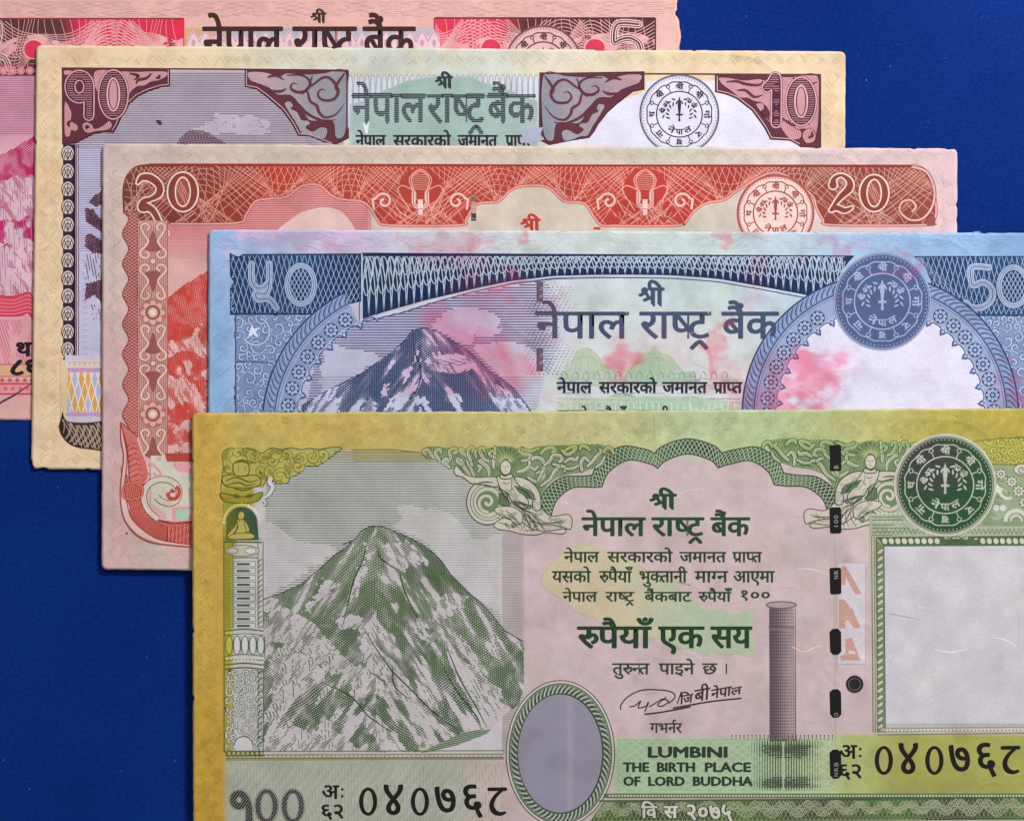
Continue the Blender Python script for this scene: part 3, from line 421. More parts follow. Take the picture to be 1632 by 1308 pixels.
def tris(ls, xm):
    """triangles of a letter, cut at xm for a half form"""
    k = (id(ls[0]), len(ls), xm)
    if k in _tc: return _tc[k][0]
    L = [l for l in ls if len(l) > 2]; P = np.concatenate(L); t = np.array(tessellate_polygon([[Vector((p[0], p[1], 0)) for p in l] for l in L]), int).reshape(-1, 3)
    if xm is None: r = (P, t)
    else:
        V = []; F = []
        for f in t:
            q = clip_x(P[f], xm)
            if len(q) > 2: n0 = len(V); V += list(q); F += [(n0, n0 + j, n0 + j + 1) for j in range(1, len(q) - 1)]
        r = (np.array(V), np.array(F))
    _tc[k] = (r, ls); return r
def layout(s, x0, x1, yh, yb, head):
    items, W = shape(s); sx = (x1 - x0) / W; sy = (yb - yh) / head
    return [(ls, xm, lambda p, ox=ox: np.stack([x0 + (p[:, 0] + ox) * sx, yb - p[:, 1] * sy], 1)) for ls, xm, ox in items if len(ls)]
def text(p, s, x0, x1, yh, yb, col, bold=0.0, mat=None, head=622.0):
    dirs = [(0, 0)] + ([(bold * 1.3 * math.cos(a), bold * .75 * math.sin(a)) for a in np.arange(8) * math.pi / 4] if bold else [])
    for ls, xm, f in layout(s, x0, x1, yh, yb, head):
        P, t = tris(ls, xm)
        if len(t) == 0: continue
        P = f(P); V = np.concatenate([P + d for d in dirs]); F = np.concatenate([t + k * len(P) for k in range(len(dirs))]); e = np.repeat(np.arange(len(dirs)) * .6, len(P))
        if mat is not None: V = mat(V)
        lo, hi = V.min(0), V.max(0); gx, gy = np.meshgrid(np.arange(lo[0], hi[0] + 6, 5), np.arange(lo[1], hi[1] + 6, 5))
        p._add(V, col, None, F, extra=e, mark=np.stack([gx.ravel(), gy.ravel()], 1))
def clip_y(l, ym):
    q = clip_x(l[:, ::-1], ym); return q[:, ::-1] if len(q) else q
def lat(p, s, x0, x1, y0, y1, col, bold=0): text(p, s, x0, x1, y0, y1, col, bold, head=716.0)
def rotm(cx, cy, a, sc=1.0):
    a = math.radians(a); c, s_ = math.cos(a) * sc, math.sin(a) * sc
    return lambda P: np.stack([cx + P[:, 0] * c - P[:, 1] * s_, cy + P[:, 0] * s_ + P[:, 1] * c], 1)
# ---------------------------------------------------------------- shared ornaments
def seal(note, cx, cy, r, bg, ln, light=False, sub=0, petals=8, cin=None, rimc=None):
    p = note.part('seal')
    p.poly(ellipse(cx, cy, r, n=72), rimc or bg, sub)
    p.line(ellipse(cx, cy, r - 1.2, n=72), 2.0, ln, True)
    p.line(ellipse(cx, cy, r * 0.95, n=72), 0.9, ln, True)
    if rimc is None or True:
        p.poly(ellipse(cx, cy, r * 0.925, n=72), bg, sub)
    for k in range(72):
        a = k * math.tau / 72; p.poly(ellipse(cx + math.cos(a) * r * 0.905, cy + math.sin(a) * r * 0.905, r * 0.014, n=6), ln)
    # petals with divider knots
    m = petals
    for rr, w_ in ((0.80, 1.7),):
        pts = []
        for k in range(m):
            a0 = (k - 0.5) * math.tau / m - math.pi / 2
            for t in np.linspace(0, 1, 12, endpoint=False):
                a = a0 + t * math.tau / m; b = rr * r * (0.975 + 0.05 * abs(math.sin(2 * math.pi * t)) + (0.035 if 0.42 < t < 0.58 else 0))
                pts.append((cx + b * math.cos(a), cy + b * math.sin(a)))
        p.line(pts, w_, ln, True)
    for k in range(m):
        a = (k - 0.5) * math.tau / m - math.pi / 2; c_, s_ = math.cos(a), math.sin(a)
        def R(u, v): return (cx + u * r * c_ - v * r * s_, cy + u * r * s_ + v * r * c_)
        p.line([R(0.57, 0), R(0.69, 0)], 1.6, ln)
        p.line([R(0.69, 0), R(0.735, 0.05), R(0.80, 0.0), R(0.735, -0.05), R(0.69, 0)], 1.3, ln)
    p.line(ellipse(cx, cy, r * 0.57, n=60), 2.0, ln, True)
    q = note.part('lettering', parent=p)
    words = ['श्री', 'श्री', 'गो', 'र', 'ख', 'ना', 'थ', 'श्री']
    for k, wd in enumerate(words):
        a = k * 360 / m; m_ = rotm(cx, cy, a); h = r * 0.066; wdt = {'श्री': 0.098, 'गो': 0.10, 'ना': 0.09}.get(wd, 0.07) * r
        text(q, wd, -wdt, wdt, -r * 0.68 - h, -r * 0.68 + h, ln, r * 0.006, mat=m_)
    for wd, a in (('ने', 28), ('पा', 0), ('ल', -28)):
        text(q, wd, -r * 0.085, r * 0.085, r * 0.37, r * 0.50, ln, r * 0.006, mat=rotm(cx, cy, a))
    for wd, a in (('भ', -52), ('वा', 34), ('नी', 58), ('श्री', -78)):
        if wd == 'वा': wd = 'वा'
        text(q, wd, -r * 0.07, r * 0.07, -r * 0.47, -r * 0.36, ln, r * 0.004, mat=rotm(cx, cy, a))
    s = note.part('sword', parent=p)
    s.poly([(cx - r * .035, cy - r * .33), (cx, cy - r * .45), (cx + r * .035, cy - r * .33), (cx + r * .045, cy - r * .22), (cx + r * .022, cy + r * .01), (cx - r * .022, cy + r * .01), (cx - r * .045, cy - r * .22)], ln)
    s.line([(cx - r * .085, cy + r * .01), (cx + r * .085, cy + r * .01)], r * .045, ln)
    s.line([(cx, cy + r * .01), (cx, cy + r * .13)], r * .04, ln); s.poly(ellipse(cx, cy + r * .15, r * .03, n=10), ln)
    l = note.part('laurel', parent=p)
    for sg in (-1, 1):
        for k in range(11):
            a = math.radians(-78 + k * 9.5); rr = 0.40 if k % 2 else 0.30
            x, y = cx + sg * math.cos(a) * r * rr, cy + math.sin(a) * r * rr
            d = a + (0.9 if k % 2 else -0.6); dx, dy = sg * math.cos(d) * r * .055, math.sin(d) * r * .055
            l.taper([(x - dx, y - dy), (x, y), (x + dx, y + dy)], r * .04, ln, 2)
    return p
def flower(p, x, y, r, dark, pale, n=8):
    p.poly(ellipse(x, y, r * 1.05, n=24), dark)
    for k in range(n):
        a = k * math.tau / n; e = ellipse(0, 0, r * .30, r * .25, 10); m_ = rotm(x, y, math.degrees(a)); p.poly(m_(e + (r * .68, 0)), pale)
    p.poly(ellipse(x, y, r * .36, n=14), dark); p.poly(ellipse(x, y, r * .24, n=12), pale)
def ring_point(cx, cy, r, a): return cx + r * math.cos(a), cy + r * math.sin(a)
def mountain_tone(out, snow, seed, dark=0.72, nlev=0.30, streak=None, apex=0, blot=False, y0=0, y1=1):
    def f(X, Y):
        t = inside([out], X, Y).astype(float)
        sg = np.where(X < apex, -1.0, 1.0) if apex else 1.0
        u, w_ = X * .55 * sg + Y * .83, X * .83 * sg - Y * .55; g = fbm(u / 46, w_ / 9, seed, 4); h = fbm(X / 60, Y / 60, seed + 9, 2)
        if blot: g = fbm(X / 15, Y / 17, seed, 4); nl = .05 + .40 * sstep(y0, y1, Y)
        else: nl = nlev + .15 * sstep(y0, y1, Y) if y0 else nlev
        v = dark * (.62 + .38 * sstep(.36, .60, g)) * (.90 + .35 * (h - .4)); v = v * sstep(nl - .07, nl + .06, g)
        for sl, jag in snow:
            d = (vnoise(X / 5, Y / 5, seed + 3) - 0.5) * jag
            v = np.where(inside([sl], X + d, Y + d * 0.8), .03 + .50 * sstep(.44, .66, fbm(u / 18, w_ / 4, seed + 40, 4)), v)
        if streak is not None: v = v * streak(X, Y)
        return t * np.clip(v, 0, 0.92)
    return f
def volute(p, x, y, r, d, a0, w, col, fill=None, out=None):
    """thick scroll: tapered spiral, optional pale body with a darker outline"""
    S = spiral(x, y, r, 1.55, a0, d, 0.16, 34); t = np.linspace(1, 0.35, len(S))
    if out is not None: p.line(S, (w + 2.2) * t, out)
    p.line(S, w * t, fill if fill is not None else col)
def scrollwork(p, poly, n, rmin, rmax, dark, pale, seed, w=2.2):
    """dense engraved foliage inside an outline: curling pale leaves edged with a dark line"""
    rg = random.Random(seed); P = np.asarray(poly); x0, y0 = P.min(0); x1, y1 = P.max(0); pts = []; tries = 0
    while len(pts) < n and tries < n * 60:
        tries += 1; x, y = rg.uniform(x0, x1), rg.uniform(y0, y1); r = rg.uniform(rmin, rmax)
        if not inside([P], np.array([x]), np.array([y]))[0]: continue
        if any(math.hypot(x - a, y - b) < 0.8 * (r + c) for a, b, c in pts): continue
        pts.append((x, y, r))
    for x, y, r in pts:
        d = rg.choice((-1, 1)); a0 = rg.uniform(0, 360); S = spiral(x, y, r, rg.uniform(0.9, 1.35), a0, d, 0.2, 22)
        a = math.radians(a0); tl = np.array([(x + math.cos(a - d * .5) * r * 1.8, y + math.sin(a - d * .5) * r * 1.8)])
        S = np.concatenate([tl, S]); S = smooth(S, False, 2); t = np.sin(np.linspace(0.25, 2.6, len(S)))
        ok = inside([P], S[:, 0], S[:, 1]); S = S[ok]; t = t[ok]
        if len(S) < 6: continue
        p.line(S, (w + 2.6) * t, dark); p.line(S, w * t, pale)
        for k in range(3):
            i = int(len(S) * (0.15 + 0.2 * k)); b = rg.uniform(0.5, 1.0) * r * 0.45
            e = S[i] + (S[i] - (x, y)) / (np.hypot(*(S[i] - (x, y))) + 1e-6) * b
            if inside([P], np.array([e[0]]), np.array([e[1]]))[0]: p.line([S[i], e], [w * 1.0, 0.5], pale)
def shade(p, Q, ang, sp, t, col, **k):
    Q = np.asarray(Q); a, b = Q.min(0), Q.max(0); p.hatch((a[0], a[1], b[0], b[1]), ang, sp, lambda X, Y: inside([Q], X, Y) * t * (.6 + .8 * vnoise(X / 9, Y / 9, 3)), col, 1, 1.6, **k)
def grimy(x, y, c):
    return c * (1 - 0.05 * sstep(0.55, 0.8, fbm(x / 45, y / 45, 77, 4)))[..., None]
# ================================================================ the surface
def sheet_bm():
    n = 60; xs = np.linspace(-0.6, 0.6, n); X, Y = np.meshgrid(xs, xs); i = np.arange(n * n).reshape(n, n)
    V = np.stack([X, Y, X * 0], -1).reshape(-1, 3); Q = np.stack([i[:-1, :-1], i[:-1, 1:], i[1:, 1:], i[1:, :-1]], -1).reshape(-1, 4)
    return mesh_obj('tabletop', V, Q, np.zeros((0, 3), int), None, M_BLUE)
tb = sheet_bm(); tb['kind'] = 'structure'

# ================================================================ five
DK5 = (74, 40, 42)
def paper5(x, y):
    c = mix((226, 174, 164), (230, 176, 170), fbm(x / 90, y / 60, 3))
    c = mix(c, (218, 150, 172), sstep(95, 135, y) * sstep(262, 215, y) * sstep(80, 40, x))
    c = mix(c, (224, 184, 196), sstep(200, 280, y) * sstep(80, 40, x) * sstep(640, 440, y))
    c = mix(c, (226, 160, 168), sstep(470, 500, y) * sstep(660, 600, y) * sstep(80, 60, x))
    return c
def tat5(X, Y):
    d = 8 * sstep(60, 8, Y) * (0.6 + 0.6 * vnoise(Y / 7, Y * 0, 4)) + 3 * np.exp(-((Y - 22) / 7) ** 2)
    return np.where(X > 1040, X - d * (X - 1040) / 46, X), Y
n5 = Note('pink five rupee banknote with crimson and brown panels, lowest of the fan at top left',
          [(-276, -14), (1086, -10), (1084, 674), (-276, 668)], 0.00014, paper5, tatter=tat5, radius=5)
c5 = grad((-300, (74, 40, 42)), (95, (92, 52, 50)), (125, (220, 44, 80)), (292, (232, 44, 76)), (690, (232, 50, 82)), (800, (226, 46, 80)), (835, (96, 42, 46)), (1045, (82, 40, 42)))
p = n5.part('border_print')
Xg, Yg = np.meshgrid(np.arange(0, 1078, 3.0), np.arange(3, 26, 3.6)); Yg = Yg + 1.4 * np.sin(Xg / 5.2 + np.floor(Yg)) * np.sin(Xg / 33)
p.ribbons(Xg, Yg, 0.42, vnoise(Xg / 12, Yg / 4, 8) > 0.33, (206, 148, 150))
for Y0, Y1, x0, x1 in ((29, 120, -250, 292), (28, 120, 692, 1045)):
    p = n5.part('guilloche_panel')
    p.poly(rect(x0, Y0, x1, Y1), c5, 14)
    box = rect(x0 + 2, Y0 + 2, x1 - 2, Y1)
    U = np.arange(max(x0, -6), x1, 2.5)
    for fam, (A, wl, ph, cc) in enumerate(((26, 96, 0, (236, 176, 176)), (22, 120, 1.7, (238, 160, 170)), (34, 150, 3.0, (228, 170, 170)))):
        K = 15; X = np.tile(U, (K, 1)); kk = np.arange(K)[:, None]
        Yc = Y0 + 44 + (kk - K / 2) * 6.0 * (0.45 + 0.55 * np.cos(X / wl * math.tau / 2 + ph)) + A * 0.4 * np.sin(X / wl * math.tau + ph)
        p.ribbons(X, Yc, 0.55, (Yc > Y0 + 2) & (Yc < Y1), cc)
    K = 30; kk = np.arange(K)[:, None]; Yv = np.tile(np.arange(Y0, Y1, 2.5), (K, 1))
    Xv = max(x0, 0) + kk * (x1 - max(x0, 0)) / K + 9 * np.sin((Yv - Y0) / 30 + kk * 0.6)
    p.ribbons(Xv, Yv, 0.45, (Xv > x0 + 2) & (Xv < x1 - 2), (232, 160, 168))
    p.line([(x0, Y0), (x1, Y0)], 2.4, (150, 40, 60) if x0 < 0 else DK5); p.line([(x1, Y0), (x1, Y1)], 2.2, c5)
    if x0 > 0: p.line([(x0, Y0), (x0, Y1)], 2.0, (176, 50, 72))
for cx_, cy_ in ((52, 78), (782, 76), (948, 76)):
    p = n5.part('guilloche_bulb'); p.poly(ellipse(cx_, cy_, 17, 15), (226, 50, 84))
    for k in range(-3, 4): p.line(arc(cx_ + k * 7, cy_, 15, -70, 70) if k > 0 else arc(cx_ + k * 7 , cy_, 15, 110, 250), 0.9, (240, 170, 180))
    p.line(ellipse(cx_, cy_, 17, 15), 1.4, (240, 180, 186), True)
p = n5.part('arch_band')
p.poly(rect(294, 44, 691, 110), grad((294, (214, 168, 116)), (345, (216, 170, 130)), (372, (170, 176, 190)), (640, (176, 180, 194)), (691, (196, 180, 190))), 20)
for k in range(21):
    x = 298 + k * 19.2
    p.poly([(x, 80), (x, 60), (x + 4, 54), (x + 9.6, 46), (x + 15, 54), (x + 19, 60), (x + 19, 80)], (232, 196, 200))
    p.line([(x, 66), (x + 4, 57), (x + 9.6, 49), (x + 15, 57), (x + 19, 66)], 1.6, (196, 146, 182)); p.poly(ellipse(x + 9.6, 68, 3, 6, 10), (202, 150, 182))
p = n5.part('bank_name')
text(p, 'नेपाल', 323, 448, 42.5, 93, (66, 34, 34), 1.3); text(p, 'राष्ट्र', 467, 566, 42.5, 93, (66, 34, 34), 1.3)
text(p, 'बैंक', 579, 660, 42.5, 93, (66, 34, 34), 1.3)
text(p, 'श्री', 494, 519, 20, 36, (70, 38, 38), 0.7)
seal(n5, 866, 101.5, 62, (226, 176, 176), (78, 36, 40))
p = n5.part('numeral', label='pale outlined numeral 5')
o5 = [np.array([(1018, 38), (984, 38), (979, 66), (990, 62), (1004, 60), (1018, 68), (1021, 82), (1014, 98), (996, 104), (978, 98)])]
for P in o5:
    for w_, c in ((13, (236, 196, 196)), (9.5, (88, 40, 44)), (6.5, (236, 196, 196)), (3.0, (100, 44, 48))): p.fat(P, w_, c, 5)
p = n5.part('numeral', label='pale outlined Devanagari five cut off by the picture edge')
P = [(-30, 38), (-28, 66), (-12, 72), (-2, 60), (-2, 40)]
for P in (P, [(-2, 60), (-8, 84), (6, 92), (14, 110)]): p.fat(P, 9, (236, 196, 200)); p.fat(P, 5.4, (96, 52, 52)); p.fat(P, 2, (220, 170, 176))
p = n5.part('scalloped_band')
for k in range(-3, 5):
    x = 4 + k * 14; p.poly(ellipse(x, 112, 6.4, n=16), (232, 150, 162)); p.line(ellipse(x, 112, 4.4, n=16), 1.2, (206, 84, 112), True)
p.line([(-40, 104), (58, 101)], 1.5, (206, 90, 110))
p = n5.part('mountain_print')
mt = T('P -60,300 0,246 24,234 58,212 58,470 -60,470')
sn = [T('P -60,292 6,286 20,276 36,288 58,278 58,352 40,344 20,350 -60,348'), T('P -60,392 4,388 16,398 30,404 40,396 58,412 58,470 -60,470')]
tone = mountain_tone(mt, [(sn[0], 12), (sn[1], 12)], 31, 0.95, blot=True, y0=262, y1=300)
p.hatch((-10, 205, 58, 470), -38, 3.0, tone, (196, 34, 104), 1.15, 1.6, thr=0.14)
p.hatch((-10, 280, 58, 470), 88, 4.0, lambda X, Y: 0.35 * (vnoise(X / 3, Y / 14, 5) > 0.42), (176, 120, 170), 0.8, 2.0, thr=0.2)
p.hatch((-10, 118, 58, 214), 0, 3.4, lambda X, Y: 0.34 + 0 * X, (190, 120, 160), 1, 4, thr=0.1)
p = n5.part('ribbon_banner')
B5 = smooth([(-20, 470), (10, 472), (30, 470), (43, 465), (52, 474), (58, 480), (58, 510), (48, 504), (42, 498), (30, 503), (0, 503), (-20, 502)], True)
p.poly(B5, (222, 66, 94)); p.line(B5, 1.6, (186, 30, 70), True)
for k in range(5): p.line([(-10, 475 + k * 6), (20, 478 + k * 5.6), (44, 470 + k * 6.4), (58, 484 + k * 5)], 0.9, (240, 160, 170), sm=4)
p.hatch((-10, 508, 58, 582), 72, 4.2, lambda X, Y: 0.4 * (vnoise(X / 5, Y / 20, 6) > 0.35), (212, 110, 140), 0.9, 2.5)
p = n5.part('border_band')
p.poly(rect(-250, 582, 58, 600), (220, 172, 130)); p.poly(rect(-250, 600, 58, 630), (228, 150, 152))
for k in range(-2, 6):
    x = 2 + k * 12; p.line(arc(x, 606, 6.2, 180, 360, 10), 1.5, (236, 200, 190)); p.poly(ellipse(x, 606, 3, n=8), (196, 90, 104)); p.poly(ellipse(x + 5, 619, 3.3, n=10), (226, 96, 116)); 
for yy, ww in ((581, 1.2), (600, 1.4), (612, 2.2), (628, 2.2)): p.line([(-250, yy), (58, yy - .5)], ww, (206, 44, 72))
p = n5.part('serial_number')
text(p, 'थ', 24, 48, 546, 567, (34, 26, 30), 1.3); text(p, '८६', 14, 60, 574, 597, (34, 26, 30), 1.7)
p = n5.part('pen_stroke'); p.taper([(-20, 655), (2, 640), (24, 628), (58, 604)], 3.0, (74, 36, 84))
n5.finish()

# ================================================================ ten
MAR = (98, 44, 58)
def paper10(x, y):
    g = grad((50, (236, 206, 168)), (340, (232, 210, 174)), (440, (220, 214, 190)), (560, (206, 210, 200)), (780, (204, 208, 198)), (900, (222, 212, 190)), (1080, (228, 206, 170)), (1348, (226, 200, 164)))(x, y)
    n = fbm(x / 30, y / 30, 21); return mix(g, g * (0.975, 0.93, 0.86), sstep(0.45, 0.75, n) * 0.55)
n10 = Note('cream ten rupee banknote with maroon scroll corners, second from the bottom of the fan',
           [(57, 72), (1348, 82), (1346, 762), (49, 747)], 0.00046, paper10, stain=grimy, radius=9)
p = n10.part('margin_weave')
rg = random.Random(4)
def weave(x0, y0, x1, y1, cs, seed, pal):
    """basket weave of short parallel strokes, turning direction from patch to patch"""
    rr = random.Random(seed); nx = int((x1 - x0) / cs) + 1; ny = int((y1 - y0) / cs) + 1
    for i in range(nx):
        for j in range(ny):
            cx_, cy_ = x0 + (i + .5) * cs + rr.uniform(-2, 2), y0 + (j + .5) * cs + rr.uniform(-2, 2)
            if cx_ > x1 - 3 or cy_ > y1 - 3: continue
            a = (0.75 if (i + j) % 2 else -0.75) + rr.uniform(-.25, .25)
            for k in range(-2, 3):
                l = cs * rr.uniform(.25, .5); ox, oy = cx_ - math.sin(a) * k * 3.0, cy_ + math.cos(a) * k * 3.0
                dx, dy = math.cos(a) * l, math.sin(a) * l
                Q = np.array([(ox - dx, oy - dy), (ox, oy + 1.2 * (k % 2)), (ox + dx, oy + dy)])
                if Q[:, 0].min() < x0 or Q[:, 0].max() > x1 or Q[:, 1].min() < y0 or Q[:, 1].max() > y1: continue
                c = pal(np.array([ox]), np.array([oy]))[0]; p.line(Q, rr.uniform(.7, 1.5), c * (rr.choice((0.90, 0.94, 1.045))))
p.loose = True
weave(62, 86, 1340, 110, 17, 1, paper10); weave(60, 110, 96, 740, 17, 2, paper10); weave(96, 722, 162, 742, 17, 3, paper10); weave(1312, 108, 1342, 240, 17, 4, paper10); p.loose = False
# sky engraving
lil = (176, 168, 188)
p = n10.part('sky_print')
p.poly(rect(104, 112, 548, 236), lambda x, y: mix((188, 174, 184), (184, 178, 198), fbm(x / 50, y / 30, 7)), 20)
p.poly(rect(125, 226, 164, 566), (196, 192, 222)); p.poly(rect(163, 228, 172, 566), (196, 192, 222))
cloud = smooth([(343, 182), (372, 184), (412, 186), (430, 200), (420, 212), (400, 216), (360, 212), (340, 214), (310, 210), (330, 198)], True)
def skyt(X, Y):
    d = (fbm(X / 8, Y / 4, 3) - .5) * 26
    t = np.where(inside([cloud], X + d, Y + d * .5), 0.06 + .3 * (fbm(X / 6, Y / 3, 8) > .62), 0.42 + 0.05 * np.sin(X / 50)); return t
p.hatch((106, 114, 546, 236), 0, 3.55, skyt, (122, 104, 124), 1, 2)
p.hatch((126, 236, 170, 400), 0, 3.55, lambda X, Y: 0.32 + 0 * X, (130, 120, 160), 1, 3)
for yy in np.arange(405, 564, 9.3): p.line([(130, yy), (140, yy)], 1.1, (186, 150, 200)); p.line([(130, yy + 3), (138, yy + 3)], 0.9, (186, 150, 200))
p = n10.part('mountain_print')
mt = smooth([(282, 240), (292, 214), (304, 207), (322, 207), (338, 214), (352, 224), (372, 240)], True)
p.hatch((275, 204, 375, 236), 40, 3.2, lambda X, Y: inside([mt], X, Y) * 0.42, (96, 50, 66), 1, 2); p.hatch((275, 204, 375, 236), -40, 3.2, lambda X, Y: inside([mt], X, Y) * 0.42, (96, 50, 66), 1, 2)
for q in ([(164, 300), (150, 312), (140, 322), (152, 330), (164, 326)], [(134, 330), (150, 334), (156, 345), (164, 350), (164, 372), (150, 362), (136, 352)], [(136, 374), (146, 372), (164, 384), (164, 404), (146, 404), (134, 392)],
          [(136, 452), (164, 444), (164, 486), (150, 470), (134, 480)]):
    q = np.array(q); x0, y0 = q.min(0); x1, y1 = q.max(0)
    for an in (35, -50): p.hatch((x0, y0, x1, y1), an, 3.3, lambda X, Y: inside([q], X, Y) * (0.55 + .3 * vnoise(X / 6, Y / 6, 3)), (84, 36, 56), 1, 1.6)
p.hatch((136, 404, 164, 446), 80, 4.2, lambda X, Y: .34 * (vnoise(X / 3, Y / 8, 3) > .4), (98, 60, 84), 1, 2); p.hatch((144, 484, 164, 510), 70, 4.2, lambda X, Y: .34 * (vnoise(X / 3, Y / 8, 3) > .4), (98, 60, 84), 1, 2)
# corner ornaments
def corner10(name, O, bodyc, swirl, seed, cuts, light=None):
    p = n10.part('scroll_corner'); p.poly(O, MAR)
    if light is not None: p.poly(light, bodyc)
    for k_, s_ in enumerate(swirl):
        q_ = smooth(s_, True); p.poly(q_, bodyc, 14); shade(p, q_, 35 + 40 * (k_ % 3), 3.0, .22, lambda x, y: bodyc(x, y) * (.70, .58, .64)); p.line(q_, 1.0, (60, 22, 38), True)
    for s_ in cuts: p.taper(s_, 5, MAR)
    p.line(O, 2.0, (70, 24, 40), True); return p
PK = grad((100, (214, 150, 152)), (215, (214, 154, 158)), (262, (206, 160, 168)), (400, (206, 166, 176)), (455, (176, 164, 172)), (548, (150, 158, 166)), (870, (150, 156, 166)), (960, (176, 160, 172)), (1000, (200, 160, 172)), (1150, (216, 158, 168)), (1308, (214, 148, 156)))
O1 = T('A 290,316 786,320 786,397 750,402 690,422 640,445 600,480 568,528 545,580 525,614 480,612 430,622 395,640 350,664 290,668')
p = corner10('a', O1, PK, [T('A 300,470 330,520 328,560 345,570 362,590 350,610 330,606 322,632 300,630 296,560'), T('A 380,580 400,566 425,578 440,598 480,580 505,560 520,580 505,600 480,606 440,610 410,618 388,608'),
    T('A 440,330 560,330 640,332 700,330 770,332 774,352 740,372 700,380 668,398 640,400 612,420 590,450 560,470 520,470 450,430'), T('A 296,326 340,330 300,350'), T('A 560,500 585,470 592,500 560,545 540,540')], 1,
    [T('A 700,340 680,362 640,372 630,392'), T('A 600,340 640,352 620,372'), T('A 320,590 316,570 334,560'), T('A 400,600 402,588 416,592'), T('A 740,345 735,360 720,362')])
p.line(T('A 780,322 780,392 740,396 680,415 630,440 590,478 558,526 536,578 518,606'), 1.3, (214, 160, 170))
O2 = T('A 1138,322 1617,330 1617,640 1560,668 1500,656 1440,632 1384,628 1360,580 1312,512 1232,444 1190,412 1138,402')
p = corner10('b', O2, PK, [T('A 1150,336 1220,334 1300,352 1330,340 1420,345 1500,340 1606,340 1606,600 1560,640 1540,560 1440,560 1400,500 1360,450 1330,440 1290,440 1250,410 1230,400 1190,385 1160,372'),
    T('A 1320,480 1345,470 1360,490 1352,505 1380,520 1400,555 1430,560 1440,575 1420,590 1450,610 1490,590 1520,600 1510,640 1480,640 1430,622 1400,618 1372,570 1340,520')], 2,
    [T('A 1330,350 1400,350 1440,380 1420,420 1380,428 1350,410 1358,388 1384,390'), T('A 1450,350 1440,400 1500,360 1540,370 1570,420 1550,460 1500,465 1475,440 1490,415 1512,420'), T('A 1600,340 1560,400 1572,430'),
     T('A 1400,440 1425,425 1440,470 1470,490 1480,520 1510,545 1560,530 1600,480'), T('A 1330,440 1380,480 1430,530 1500,560 1560,555'), T('A 1240,360 1280,350 1320,372'), T('A 1260,420 1300,425 1330,410')])
p.line(T('A 1143,326 1143,396 1194,406 1238,438 1318,506 1366,576 1388,620 1440,626 1505,650 1540,664'), 1.3, (206, 168, 182))
MX = lambda P: np.stack([1417 - P[:, 0], P[:, 1] + 4], 1)
p = corner10('c', MX(O2), PK, [MX(q) for q in ([T('A 1150,336 1220,334 1300,352 1330,340 1420,345 1500,340 1606,340 1606,600 1560,640 1540,560 1440,560 1400,500 1360,450 1330,440 1290,440 1250,410 1230,400 1190,385 1160,372'),
    T('A 1320,480 1345,470 1360,490 1352,505 1380,520 1400,555 1430,560 1440,575 1420,590 1450,610 1490,590 1520,600 1510,640 1480,640 1430,622 1400,618 1372,570 1340,520')])], 2,
    [MX(q) for q in [T('A 1330,350 1400,350 1440,380 1420,420 1380,428 1350,410 1358,388 1384,390'), T('A 1450,350 1440,400 1500,360 1540,370 1570,420 1550,460 1500,465 1475,440 1490,415 1512,420'), T('A 1600,340 1560,400 1572,430'),
     T('A 1400,440 1425,425 1440,470 1470,490 1480,520 1510,545 1560,530 1600,480'), T('A 1330,440 1380,480 1430,530 1500,560 1560,555'), T('A 1240,360 1280,350 1320,372'), T('A 1260,420 1300,425 1330,410')]])
# white watermark field on the right
p = n10.part('watermark_field')
p.poly(smooth(T('B 1000,700 1090,652 1165,640 1205,580 1262,512 1335,455 1430,424 1430,376 C 0,376 200,376 206,424 300,458 370,512 430,592 456,646 560,658 610,700'), True, 2), (222, 220, 238))
O4 = T('C 200,347 688,347 688,700 620,700 585,672 545,650 456,646 428,592 370,512 300,458 250,436 200,426')
p = corner10('d', O4, PK, [T('C 215,362 260,360 330,372 400,366 430,372 470,360 560,356 676,356 678,560 660,640 640,640 620,600 560,600 540,560 480,590 450,560 450,520 420,480 380,470 350,455 310,452 270,420 230,390'),
    T('C 390,490 420,480 425,505 410,520 440,550 470,580 500,590 540,640 590,645 600,610 570,595 560,580 520,560 470,585'), T('C 610,610 640,595 665,620 660,655 625,665 605,640')], 4,
    [T('C 250,380 300,378 340,390 400,395 420,375'), T('C 300,420 340,420 380,450 420,440'), T('C 560,360 600,400 676,380'), T('C 500,540 560,580 600,560 640,580'), T('C 630,640 650,630 645,610')])
p.line(T('C 208,352 208,420 256,430 306,452 378,508 436,590 460,638 548,644 592,668'), 1.3, (220, 176, 186))
p = n10.part('frame_line'); p.line([(99.5, 228), (99, 108.5), (400, 110.5), (553, 112), (552.5, 214)], 2.6, MAR)
p = n10.part('frame_line'); p.line([(860, 218), (861, 116.5), (1307, 119), (1305, 240)], 2.6, MAR)
